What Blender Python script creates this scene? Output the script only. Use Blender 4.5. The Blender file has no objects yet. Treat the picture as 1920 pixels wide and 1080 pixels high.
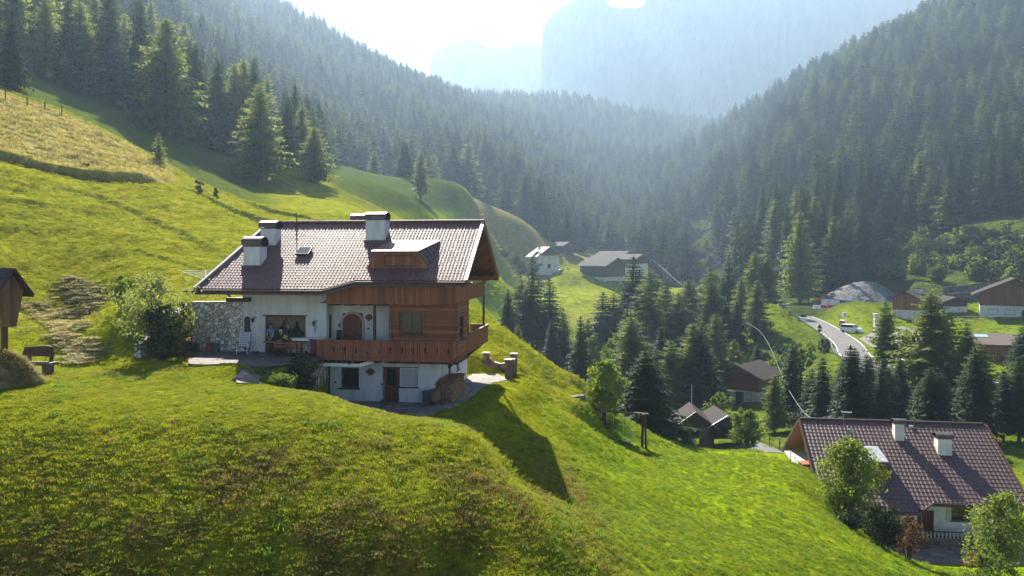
import bpy, bmesh, math, random
import numpy as np
from mathutils import Vector, Matrix

D = bpy.data
SC = bpy.context.scene
COL = SC.collection
R = math.radians
F = 1478.0          # focal length in pixels of a 1920 px wide frame
HZ = 480.0          # horizon row of that frame

# ------------------------------------------------------------------ camera
cam_d = D.cameras.new("camera")
cam_d.sensor_width = 36.0
cam_d.lens = 36.0 * F / 1920.0
cam_d.shift_y = -(540.0 - HZ) / 1920.0
cam_d.clip_start = 0.3
cam_d.clip_end = 20000.0
cam = D.objects.new("camera", cam_d)
cam.rotation_euler = (R(90), 0, 0)
COL.objects.link(cam)
SC.camera = cam

# ------------------------------------------------------------------ light
SUN_AZ, SUN_EL = R(-16.0), R(39.5)      # azimuth from +Y, positive to +X
sun_dir = Vector((math.sin(SUN_AZ) * math.cos(SUN_EL), math.cos(SUN_AZ) * math.cos(SUN_EL), math.sin(SUN_EL)))
W = D.worlds.new("World")
SC.world = W
W.use_nodes = True
wn = W.node_tree
bg = wn.nodes["Background"]
sky = wn.nodes.new("ShaderNodeTexSky")
sky.sky_type = 'NISHITA'
sky.sun_disc = False
sky.sun_elevation = SUN_EL
sky.sun_rotation = SUN_AZ
sky.altitude = 1500
sky.air_density = 1.0
sky.dust_density = 0.7
sky.ozone_density = 1.0
wn.links.new(sky.outputs[0], bg.inputs[0])
bg.inputs[1].default_value = 0.052
sl = D.lights.new("sun", 'SUN')
sl.energy = 5.0
sl.angle = R(0.5)
sl.color = (1.0, 0.93, 0.80)
sun = D.objects.new("sun", sl)
sun.rotation_euler = (-sun_dir).to_track_quat('-Z', 'Y').to_euler()
sun.location = (0, 60, 120)
COL.objects.link(sun)

SC.view_settings.view_transform = 'Standard'
SC.view_settings.look = 'None'
SC.view_settings.exposure = 1.9
SC.view_settings.gamma = 1.0
SC.render.engine = 'CYCLES'
cy = SC.cycles
cy.use_denoising = True
cy.max_bounces = 6
cy.diffuse_bounces = 2
cy.glossy_bounces = 2
cy.transmission_bounces = 4
cy.transparent_max_bounces = 8
cy.volume_bounces = 0
cy.sample_clamp_indirect = 4.0
cy.caustics_reflective = False
cy.caustics_refractive = False

# ------------------------------------------------------------------ materials
def nd(nt, kind, **kw):
    n = nt.nodes.new(kind)
    for k, v in kw.items():
        setattr(n, k, v)
    return n

def new_mat(name):
    m = D.materials.new(name)
    m.use_nodes = True
    nt = m.node_tree
    return m, nt, nt.nodes["Principled BSDF"]

def ramp(nt, src, stops):
    r = nd(nt, "ShaderNodeValToRGB")
    e = r.color_ramp.elements
    while len(e) < len(stops):
        e.new(0.5)
    for i, (p, c) in enumerate(stops):
        e[i].position = p
        e[i].color = (c[0], c[1], c[2], 1)
    nt.links.new(src, r.inputs[0])
    return r.outputs[0]

def noise(nt, scale, detail=4.0, rough=0.6, stretch=None, coord='Object', dist=0.0):
    tc = nd(nt, "ShaderNodeTexCoord")
    src = tc.outputs[coord]
    if stretch:
        mp = nd(nt, "ShaderNodeMapping")
        mp.inputs['Scale'].default_value = stretch
        nt.links.new(src, mp.inputs[0])
        src = mp.outputs[0]
    n = nd(nt, "ShaderNodeTexNoise")
    n.inputs['Scale'].default_value = scale
    n.inputs['Detail'].default_value = detail
    n.inputs['Roughness'].default_value = rough
    n.inputs['Distortion'].default_value = dist
    nt.links.new(src, n.inputs['Vector'])
    return n.outputs['Fac']

def bump(nt, b, height, strength=0.3, dist=0.02):
    n = nd(nt, "ShaderNodeBump")
    n.inputs['Strength'].default_value = strength
    n.inputs['Distance'].default_value = dist
    nt.links.new(height, n.inputs['Height'])
    nt.links.new(n.outputs[0], b.inputs['Normal'])

def mat(name, c1, c2=None, rough=0.7, scale=3.0, spec=0.3, bmp=0.0, stretch=None, metal=0.0, detail=5.0, bscale=None, bdist=0.02):
    """a surface of two mixed tones with optional relief"""
    m, nt, b = new_mat(name)
    b.inputs['Roughness'].default_value = rough
    b.inputs['Specular IOR Level'].default_value = spec
    b.inputs['Metallic'].default_value = metal
    if c2 is None:
        c2 = tuple(x * 0.8 for x in c1)
    f = noise(nt, scale, detail, 0.62, stretch)
    nt.links.new(ramp(nt, f, [(0.32, c2), (0.68, c1)]), b.inputs['Base Color'])
    if bmp:
        bump(nt, b, noise(nt, bscale or scale * 4, 4, 0.6, stretch), bmp, bdist)
    return m

def wood(name, c1, c2, plank=0.16, axis='z', rough=0.55, vertical=True):
    """boards along one axis: tone per board, grain along it, dark joints"""
    m, nt, b = new_mat(name)
    b.inputs['Roughness'].default_value = rough
    b.inputs['Specular IOR Level'].default_value = 0.25
    tc = nd(nt, "ShaderNodeTexCoord")
    sep = nd(nt, "ShaderNodeSeparateXYZ")
    nt.links.new(tc.outputs['Object'], sep.inputs[0])
    if vertical:                       # boards stand upright: joints across x and y
        ad = nd(nt, "ShaderNodeMath", operation='ADD')
        nt.links.new(sep.outputs[0], ad.inputs[0])
        nt.links.new(sep.outputs[1], ad.inputs[1])
        src, st = ad.outputs[0], (9, 9, 0.7)
    else:
        src, st = sep.outputs[2], (0.7, 0.7, 9)
    dv = nd(nt, "ShaderNodeMath", operation='DIVIDE')
    dv.inputs[1].default_value = plank
    nt.links.new(src, dv.inputs[0])
    fl = nd(nt, "ShaderNodeMath", operation='FLOOR')
    fr = nd(nt, "ShaderNodeMath", operation='FRACT')
    nt.links.new(dv.outputs[0], fl.inputs[0])
    nt.links.new(dv.outputs[0], fr.inputs[0])
    wnz = nd(nt, "ShaderNodeTexWhiteNoise", noise_dimensions='1D')
    nt.links.new(fl.outputs[0], wnz.inputs['W'])
    g = noise(nt, 2.2, 6, 0.65, st)
    mx = nd(nt, "ShaderNodeMath", operation='MULTIPLY_ADD')
    mx.inputs[1].default_value = 0.5
    nt.links.new(wnz.outputs[0], mx.inputs[0])
    hf = nd(nt, "ShaderNodeMath", operation='MULTIPLY')
    hf.inputs[1].default_value = 0.6
    nt.links.new(g, hf.inputs[0])
    nt.links.new(hf.outputs[0], mx.inputs[2])
    c = ramp(nt, mx.outputs[0], [(0.15, c2), (0.75, c1)])
    jt = nd(nt, "ShaderNodeMath", operation='COMPARE')
    jt.inputs[1].default_value = 0.0
    jt.inputs[2].default_value = 0.07
    nt.links.new(fr.outputs[0], jt.inputs[0])
    mixn = nd(nt, "ShaderNodeMix", data_type='RGBA')
    nt.links.new(jt.outputs[0], mixn.inputs[0])
    nt.links.new(c, mixn.inputs[6])
    mixn.inputs[7].default_value = (c2[0] * 0.35, c2[1] * 0.35, c2[2] * 0.35, 1)
    nt.links.new(mixn.outputs[2], b.inputs['Base Color'])
    iv = nd(nt, "ShaderNodeMath", operation='SUBTRACT')
    iv.inputs[0].default_value = 1.0
    nt.links.new(jt.outputs[0], iv.inputs[1])
    bump(nt, b, iv.outputs[0], 0.5, 0.02)
    return m

def stones(name, scale, c1, c2, mortar, bmp=0.6, rough=0.85, stretch=None, edge=0.08, dist=0.04):
    m, nt, b = new_mat(name)
    b.inputs['Roughness'].default_value = rough
    b.inputs['Specular IOR Level'].default_value = 0.2
    tc = nd(nt, "ShaderNodeTexCoord")
    mp = nd(nt, "ShaderNodeMapping")
    if stretch:
        mp.inputs['Scale'].default_value = stretch
    nt.links.new(tc.outputs['Object'], mp.inputs[0])
    v1 = nd(nt, "ShaderNodeTexVoronoi", feature='F1')
    v2 = nd(nt, "ShaderNodeTexVoronoi", feature='DISTANCE_TO_EDGE')
    for v in (v1, v2):
        v.inputs['Scale'].default_value = scale
        nt.links.new(mp.outputs[0], v.inputs['Vector'])
    sp = nd(nt, "ShaderNodeSeparateColor")
    nt.links.new(v1.outputs['Color'], sp.inputs[0])
    c = ramp(nt, sp.outputs[0], [(0.05, c2), (0.95, c1)])
    nz = noise(nt, scale * 3, 4, 0.6)
    mm = nd(nt, "ShaderNodeMix", data_type='RGBA', blend_type='MULTIPLY')
    mm.inputs[0].default_value = 0.7
    nt.links.new(c, mm.inputs[6])
    nt.links.new(ramp(nt, nz, [(0.2, (0.5, 0.5, 0.5)), (0.75, (1.1, 1.1, 1.1))]), mm.inputs[7])
    e = ramp(nt, v2.outputs['Distance'], [(edge * 0.4, (0, 0, 0)), (edge, (1, 1, 1))])
    mixn = nd(nt, "ShaderNodeMix", data_type='RGBA')
    nt.links.new(e, mixn.inputs[0])
    mixn.inputs[6].default_value = (*mortar, 1)
    nt.links.new(mm.outputs[2], mixn.inputs[7])
    nt.links.new(mixn.outputs[2], b.inputs['Base Color'])
    bump(nt, b, e, bmp, dist)
    return m

def foliage(name, c1, c2, trans=0.35, src='random', rough=0.6, nscale=0.35):
    """leaf material: diffuse and translucent, tone by plant and by clump"""
    m, nt, b = new_mat(name)
    nt.nodes.remove(b)
    out = nt.nodes["Material Output"]
    if src == 'random':
        oi = nd(nt, "ShaderNodeObjectInfo")
        s1 = oi.outputs['Random']
    else:
        at = nd(nt, "ShaderNodeAttribute", attribute_type='INSTANCER', attribute_name='tone')
        s1 = at.outputs['Fac']
    geo = nd(nt, "ShaderNodeNewGeometry")
    n = nd(nt, "ShaderNodeTexNoise")
    n.inputs['Scale'].default_value = nscale
    n.inputs['Detail'].default_value = 3
    nt.links.new(geo.outputs['Position'], n.inputs['Vector'])
    ad = nd(nt, "ShaderNodeMath", operation='MULTIPLY_ADD')
    ad.inputs[1].default_value = 0.55
    nt.links.new(s1, ad.inputs[0])
    ml = nd(nt, "ShaderNodeMath", operation='MULTIPLY')
    ml.inputs[1].default_value = 0.55
    nt.links.new(n.outputs['Fac'], ml.inputs[0])
    nt.links.new(ml.outputs[0], ad.inputs[2])
    c = ramp(nt, ad.outputs[0], [(0.2, c2), (0.8, c1)])
    df = nd(nt, "ShaderNodeBsdfDiffuse")
    tr = nd(nt, "ShaderNodeBsdfTranslucent")
    nt.links.new(c, df.inputs[0])
    tint = nd(nt, "ShaderNodeMix", data_type='RGBA', blend_type='MULTIPLY')
    tint.inputs[0].default_value = 1.0
    tint.inputs[7].default_value = (1.45, 1.45, 0.6, 1)
    nt.links.new(c, tint.inputs[6])
    nt.links.new(tint.outputs[2], tr.inputs[0])
    mx = nd(nt, "ShaderNodeMixShader")
    mx.inputs[0].default_value = trans
    nt.links.new(df.outputs[0], mx.inputs[1])
    nt.links.new(tr.outputs[0], mx.inputs[2])
    gl = nd(nt, "ShaderNodeBsdfGlossy")
    gl.inputs['Roughness'].default_value = rough
    gl.inputs[0].default_value = (1, 1, 1, 1)
    mg = nd(nt, "ShaderNodeMixShader")
    mg.inputs[0].default_value = 0.015
    nt.links.new(mx.outputs[0], mg.inputs[1])
    nt.links.new(gl.outputs[0], mg.inputs[2])
    nt.links.new(mg.outputs[0], out.inputs[0])
    return m

# ------------------------------------------------------------------ mesh and object helpers
class MB:
    """collects shapes and links them as ONE mesh object"""
    def __init__(self):
        self.v, self.f, self.mi = [], [], []
    def add(self, verts, faces, mi=0):
        o = len(self.v)
        self.v += [tuple(p) for p in verts]
        self.f += [tuple(i + o for i in q) for q in faces]
        self.mi += [mi] * len(faces)
        return self
    def box(self, x0, x1, y0, y1, z0, z1, mi=0):
        vs = [(x, y, z) for z in (z0, z1) for y in (y0, y1) for x in (x0, x1)]
        return self.add(vs, [(0, 2, 3, 1), (4, 5, 7, 6), (0, 1, 5, 4), (2, 6, 7, 3), (0, 4, 6, 2), (1, 3, 7, 5)], mi)
    def prism(self, poly, y0, y1, mi=0, axis='y'):
        """poly of (p, q) extruded along an axis: y -> (p, y, q); x -> (x, p, q); z -> (p, q, z)"""
        def pt(p, q, t):
            return {'y': (p, t, q), 'x': (t, p, q), 'z': (p, q, t)}[axis]
        n = len(poly)
        vs = [pt(p, q, y0) for p, q in poly] + [pt(p, q, y1) for p, q in poly]
        fs = [tuple(range(n))[::-1], tuple(range(n, 2 * n))]
        fs += [(i, (i + 1) % n, n + (i + 1) % n, n + i) for i in range(n)]
        return self.add(vs, fs, mi)
    def beam(self, a, b, w, h=None, mi=0, up=(0, 0, 1)):
        a, b = Vector(a), Vector(b)
        h = h or w
        d = (b - a).normalized()
        s = d.cross(Vector(up))
        if s.length < 1e-3:
            s = d.cross(Vector((0, 1, 0)))
        s.normalize()
        t = s.cross(d)
        vs = []
        for p in (a, b):
            for i, j in ((-1, -1), (1, -1), (1, 1), (-1, 1)):
                vs.append(p + s * (i * w / 2) + t * (j * h / 2))
        return self.add(vs, [(3, 2, 1, 0), (4, 5, 6, 7), (0, 1, 5, 4), (1, 2, 6, 5), (2, 3, 7, 6), (3, 0, 4, 7)], mi)
    def tube(self, pts, rad, n=8, mi=0, caps=True):
        pts = [Vector(p) for p in pts]
        rs = rad if isinstance(rad, (list, tuple)) else [rad] * len(pts)
        vs, fs = [], []
        for i, p in enumerate(pts):
            d = (pts[min(i + 1, len(pts) - 1)] - pts[max(i - 1, 0)]).normalized()
            s = d.cross(Vector((0, 0, 1)))
            if s.length < 1e-3:
                s = d.cross(Vector((0, 1, 0)))
            s.normalize()
            t = s.cross(d)
            for k in range(n):
                a = 2 * math.pi * k / n
                vs.append(p + (s * math.cos(a) + t * math.sin(a)) * rs[i])
        for i in range(len(pts) - 1):
            for k in range(n):
                fs.append((i * n + k, i * n + (k + 1) % n, (i + 1) * n + (k + 1) % n, (i + 1) * n + k))
        if caps:
            fs.append(tuple(range(n))[::-1])
            fs.append(tuple(range((len(pts) - 1) * n, len(pts) * n)))
        return self.add(vs, fs, mi)
    def ball(self, c, rx, ry=None, rz=None, n=10, m=7, mi=0):
        ry, rz = ry or rx, rz or rx
        vs, fs = [], []
        for j in range(m + 1):
            th = math.pi * j / m
            for k in range(n):
                ph = 2 * math.pi * k / n
                vs.append((c[0] + rx * math.sin(th) * math.cos(ph), c[1] + ry * math.sin(th) * math.sin(ph), c[2] + rz * math.cos(th)))
        for j in range(m):
            for k in range(n):
                fs.append((j * n + k, (j + 1) * n + k, (j + 1) * n + (k + 1) % n, j * n + (k + 1) % n))
        return self.add(vs, fs, mi)
    def build(self, name, mats, parent=None, smooth=False, bevel=0.0):
        me = D.meshes.new(name)
        me.from_pydata(self.v, [], self.f)
        ms = mats if isinstance(mats, (list, tuple)) else [mats]
        for m in ms:
            me.materials.append(m)
        if len(ms) > 1:
            me.polygons.foreach_set('material_index', self.mi)
        if smooth:
            me.polygons.foreach_set('use_smooth', [True] * len(self.f))
        me.update()
        o = D.objects.new(name, me)
        COL.objects.link(o)
        if parent:
            o.parent = parent
        if bevel:
            md = o.modifiers.new("bevel", 'BEVEL')
            md.width = bevel
            md.segments = 2
            md.limit_method = 'ANGLE'
        return o

def np_mesh(name, v, tri, mats, smooth=False, parent=None, link=True):
    """mesh from arrays of vertices and triangles (or quads)"""
    v = np.asarray(v, np.float32)
    tri = np.asarray(tri, np.int32)
    k = tri.shape[1]
    me = D.meshes.new(name)
    me.vertices.add(len(v))
    me.vertices.foreach_set('co', v.ravel())
    me.loops.add(tri.size)
    me.loops.foreach_set('vertex_index', tri.ravel())
    me.polygons.add(len(tri))
    me.polygons.foreach_set('loop_start', np.arange(0, tri.size, k, dtype=np.int32))
    me.polygons.foreach_set('use_smooth', np.full(len(tri), bool(smooth)))
    for m in (mats if isinstance(mats, (list, tuple)) else [mats]):
        me.materials.append(m)
    me.update(calc_edges=True)
    o = D.objects.new(name, me)
    if link:
        COL.objects.link(o)
    if parent:
        o.parent = parent
    return o

def tag(o, label=None, cat=None, group=None, kind=None):
    if label:
        o['label'] = label
    if cat:
        o['category'] = cat
    if group:
        o['group'] = group
    if kind:
        o['kind'] = kind
    return o

def empty(name, loc=(0, 0, 0), rz=0.0, label=None, cat=None, group=None):
    o = D.objects.new(name, None)
    o.empty_display_size = 0.3
    o.location = loc
    o.rotation_euler = (0, 0, rz)
    COL.objects.link(o)
    return tag(o, label, cat, group)

def copy_tree(o, parent=None):
    c = o.copy()
    COL.objects.link(c)
    if parent:
        c.parent = parent
    for ch in list(o.children):
        copy_tree(ch, c)
    return c

def P(u, v, Y):
    """point seen at pixel (u, v) of the 1920 px frame at distance Y along the view axis"""
    return Vector(((u - 960.0) / F * Y, Y, (HZ - v) / F * Y))
# ------------------------------------------------------------------ terrain
HC = Vector((-4.38, 44.7, -8.36))          # front right corner of the chalet's ground floor
HR = Vector((0.990, -0.143, 0)).normalized()
HD = Vector((0.143, 0.990, 0)).normalized()
H_ANG = math.atan2(HR.y, HR.x)

COLS = {
 -1500: [(1080,14),(700,30),(450,50),(250,70),(50,100),(-200,170),(-500,320),(-700,700),(-700,1500)],
 -400: [(1080,22.5),(900,27),(760,34),(700,40),(600,46),(500,52),(300,74),(150,100),(50,130),(-60,200),(-220,350),(-420,700),(-420,1400)],
 0: [(1080,24.9),(1000,26.1),(900,28.1),(800,30.8),(715,36),(690,42),(600,50),(500,57),(400,66),(300,78),(290,80),(190,105),(160,128),(110,165),(10,240),(-140,400),(-260,800),(-260,1400)],
 150: [(1080,24.9),(1000,26.1),(900,28.1),(800,30.8),(730,35.5),(700,39.5),(685,43),(600,54),(500,62),(400,73),(320,86),(250,106),(226,115),(215,135),(190,160),(120,240),(20,380),(-100,700),(-180,1300)],
 300: [(1080,24.9),(1000,26.1),(900,28.1),(800,30.8),(735,35.5),(700,39.3),(690,42),(562,47.5),(540,52),(500,60),(450,70),(400,80),(350,91),(330,98),(312,108),(300,122),(245,172),(150,270),(50,420),(-50,700),(-100,1200)],
 450: [(1080,24.9),(1000,26.1),(900,28.1),(800,30.8),(735,35.8),(705,38.8),(690,39.6),(665,45.5),(560,57),(500,66),(450,76),(420,85),(400,100),(370,130),(345,168),(292,248),(222,370),(135,560),(60,830),(0,1150),(40,1500)],
 600: [(1080,25),(1000,26.2),(900,28.3),(800,31.4),(740,36.5),(772,41),(560,60),(500,68),(450,82),(420,100),(400,125),(370,160),(340,190),(318,300),(284,400),(225,520),(152,680),(98,860),(58,1000),(100,1350)],
 700: [(1080,25.2),(1000,26.4),(900,28.7),(820,31.5),(773,35.3),(795,39.5),(560,64),(500,72),(450,90),(412,128),(395,150),(372,205),(354,300),(338,420),(282,540),(222,660),(168,820),(124,1000),(160,1350)],
 800: [(1080,25.4),(1000,26.6),(900,29.1),(840,31.2),(797,33.8),(803,38),(778,41.8),(600,60),(560,66),(520,80),(500,120),(450,180),(405,228),(386,290),(362,360),(340,430),(290,540),(235,670),(192,840),(168,1000),(205,1400)],
 880: [(1080,25.5),(1000,26.7),(900,29),(822,31.8),(805,36.5),(760,44),(715,53),(640,62),(575,70),(610,95),(580,140),(545,220),(480,290),(366,345),(385,390),(300,520),(248,800),(202,1100),(235,1500)],
 960: [(1080,25),(1000,26.6),(922,29),(910,32),(850,38),(760,48),(715,53),(670,60),(634,65),(720,100),(640,180),(605,225),(588,285),(562,322),(513,350),(503,366),(470,386),(406,402),(420,470),(330,580),(262,850),(200,1200),(240,1600)],
 1050: [(1080,26),(960,31),(850,41),(770,53),(748,58),(728,61),(692,67),(760,100),(680,180),(605,255),(586,300),(560,328),(513,352),(503,368),(470,392),(456,410),(462,450),(400,580),(330,750),(262,1000),(192,1400),(240,1900)],
 1095: [(1080,26.4),(960,33),(860,43),(795,52),(762,58),(736,62),(718,66),(790,92)],
 1125: [(1080,26.8),(960,34.5),(885,45),(828,57.5),(806,64),(825,80),(800,105),(720,170),(620,260),(575,315),(528,345),(500,385),(490,420),(478,480),(400,660),(305,950),(200,1400),(240,1900)],
 1200: [(1080,29),(960,37),(900,43.5),(835,58),(800,70),(830,90),(790,120),(700,190),(600,300),(545,375),(510,450),(480,540),(400,720),(308,1050),(234,1500),(265,2000)],
 1300: [(1080,31),(960,41),(880,52),(860,64),(850,80),(843,97),(790,125),(740,160),(680,220),(600,310),(555,380),(520,450),(450,590),(380,800),(308,1100),(240,1500),(275,2000)],
 1400: [(1080,33),(960,43),(900,52),(870,64),(850,80),(838,97),(785,118),(755,131),(690,165),(640,185),(600,210),(575,245),(545,290),(500,345),(400,480),(300,700),(224,1000),(255,1400)],
 1500: [(1080,35),(960,45),(900,52),(870,60),(860,70),(850,85),(805,105),(760,125),(700,150),(650,175),(612,196),(592,230),(577,270),(520,310),(450,370),(350,490),(250,620),(172,850),(205,1200)],
 1600: [(1080,37),(1000,46),(975,52),(930,62),(870,75),(800,100),(760,115),(720,125),(690,135),(650,160),(622,190),(597,208),(584,222),(577,240),(573,262),(500,305),(400,385),(300,480),(150,700),(120,900),(150,1250)],
 1700: [(1080,40),(1060,48),(1010,57),(860,80),(800,100),(735,120),(708,130),(690,145),(640,175),(608,200),(590,222),(562,245),(540,262),(510,282),(400,380),(300,460),(150,620),(72,880),(100,1250)],
 1800: [(1080,46),(1068,50),(1010,57),(860,80),(800,100),(735,119),(712,133),(680,150),(640,175),(602,200),(575,218),(548,237),(530,247),(480,282),(440,312),(400,350),(300,430),(150,580),(14,880),(45,1250)],
 1900: [(1080,48),(1020,57),(870,80),(800,100),(742,119),(722,133),(650,165),(600,197),(565,216),(520,243),(470,272),(420,302),(300,400),(150,540),(-45,880),(-20,1250)],
 2300: [(1080,52),(800,90),(700,120),(600,160),(500,210),(400,270),(250,360),(0,560),(-230,880),(-200,1300)],
 3300: [(1080,60),(700,100),(500,160),(300,250),(50,400),(-300,800),(-300,1500)],
}
_cp, _cw = [], []
for _u, _lst in COLS.items():
    for _v, _Y in _lst:
        _cp.append(((_u - 960) / F, math.log(_Y)))
        _cw.append((HZ - _v) / F * _Y / (_Y + 15.0))
    _Y0 = _lst[0][1]
    for _k in (0.55, 0.25):
        _Y = _Y0 * _k
        _cp.append(((_u - 960) / F, math.log(_Y)))
        _cw.append(((HZ - _lst[0][0]) / F * _Y0 * (1.0 + 0.06 * (1 - _k))) / (_Y + 15.0))
_cp = np.array(_cp); _cw = np.array(_cw)
def _ker(r2):
    return 0.5 * r2 * np.log(r2 + 1e-12)
def _fit():
    n = len(_cp)
    d2 = ((_cp[:, None, :] - _cp[None, :, :]) ** 2).sum(-1)
    A = np.zeros((n + 3, n + 3))
    A[:n, :n] = _ker(d2) + np.eye(n) * 2e-5
    A[:n, n] = 1; A[:n, n + 1:] = _cp
    A[n, :n] = 1; A[n + 1:, :n] = _cp.T
    b = np.zeros(n + 3); b[:n] = _cw
    return np.linalg.solve(A, b)
_tw = _fit()
def _tps(s, t):
    out = np.empty(len(s))
    for i in range(0, len(s), 20000):
        a = np.stack([s[i:i + 20000], t[i:i + 20000]], 1)
        d2 = ((a[:, None, :] - _cp[None, :, :]) ** 2).sum(-1)
        out[i:i + 20000] = _ker(d2) @ _tw[:-3] + _tw[-3] + a @ _tw[-2:]
    return out

def sstep(a, b, x):
    t = np.clip((x - a) / (b - a), 0, 1)
    return t * t * (3 - 2 * t)

def vnoise(x, y, scale, seed=0):
    """smooth value noise, -1..1"""
    x = x * scale + seed * 17.3; y = y * scale + seed * 9.1
    xi = np.floor(x); yi = np.floor(y)
    fx = x - xi; fy = y - yi
    fx = fx * fx * (3 - 2 * fx); fy = fy * fy * (3 - 2 * fy)
    def h(a, b):
        q = np.sin(a * 127.1 + b * 311.7 + seed * 74.7) * 43758.5453
        return (q - np.floor(q)) * 2 - 1
    return (h(xi, yi) * (1 - fx) + h(xi + 1, yi) * fx) * (1 - fy) + (h(xi, yi + 1) * (1 - fx) + h(xi + 1, yi + 1) * fx) * fy

ROADP = [P(1385, 556, 320), P(1432, 567, 285), P(1478, 584, 243), P(1528, 604, 213), P(1572, 631, 181), P(1592, 648, 163), P(1606, 668, 146), P(1650, 690, 130), P(1760, 709, 119), P(1900, 727, 112), P(2200, 770, 100)]
def _dense(pts, step=2.0):
    out = []
    n = len(pts)
    for i in range(n - 1):
        p0, p1, p2, p3 = pts[max(i - 1, 0)], pts[i], pts[i + 1], pts[min(i + 2, n - 1)]
        m = max(2, int((p2 - p1).length / step))
        for k in range(m):
            t = k / m
            out.append(0.5 * ((2 * p1) + (p2 - p0) * t + (2 * p0 - 5 * p1 + 4 * p2 - p3) * t * t + (3 * p1 - p0 - 3 * p2 + p3) * t ** 3))
    out.append(pts[-1])
    return out
ROAD = _dense(ROADP, 2.0)
_ra = np.array([tuple(p) for p in ROAD])

def loc_ab(x, y):
    dx, dy = x - HC.x, y - HC.y
    return dx * HR.x + dy * HR.y, dx * HD.x + dy * HD.y

def seg_dist(x, y, pts):
    """distance to a polyline in plan, the z of its nearest point, and the side"""
    best = np.full(len(x), 1e9); bz = np.zeros(len(x)); sd = np.zeros(len(x))
    for i in range(len(pts) - 1):
        a, b = pts[i], pts[i + 1]
        ex, ey = b[0] - a[0], b[1] - a[1]
        L = ex * ex + ey * ey + 1e-9
        t = np.clip(((x - a[0]) * ex + (y - a[1]) * ey) / L, 0, 1)
        px, py = a[0] + ex * t, a[1] + ey * t
        d = np.hypot(x - px, y - py)
        m = d < best
        best = np.where(m, d, best)
        bz = np.where(m, a[2] + (b[2] - a[2]) * t, bz)
        sd = np.where(m, np.sign(ex * (y - a[1]) - ey * (x - a[0])), sd)
    return best, bz, sd

UP_Z, LO_Z, TOP_Z = -5.66, -8.36, -2.75       # terrace, lower patio and the lawn above the stone wall
H2C = P(1750, 1015, 58.0)    # yard of the lower right chalet
STEP_LINE = [tuple(P(-500, 250, 70)), tuple(P(-100, 285, 78.5)), tuple(P(0, 293, 80)), tuple(P(90, 306, 82.5)), tuple(P(190, 322, 87)), tuple(P(283, 340, 93))]

def _on_tps(pts):
    out = []
    for u, v in pts:
        Yv = np.linspace(45, 130, 400)
        vv = HZ - _tps(np.full(400, (u - 960) / F), np.log(Yv)) * (Yv + 15) / Yv * F
        j = int(np.argmin(abs(vv - v)))
        out.append(((u - 960) / F * Yv[j], Yv[j], 0))
    return out
BANKS = [(_on_tps(q), h) for q, h in (([(340, 352), (400, 380), (455, 404), (520, 424), (580, 436)], .40), ([(455, 378), (520, 402), (600, 418), (680, 424)], .40), ([(120, 352), (190, 372), (260, 402), (330, 436), (400, 470)], .16), ([(-60, 372), (40, 380), (120, 392)], .14), ([(250, 470), (330, 490), (420, 520)], .12))]

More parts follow.
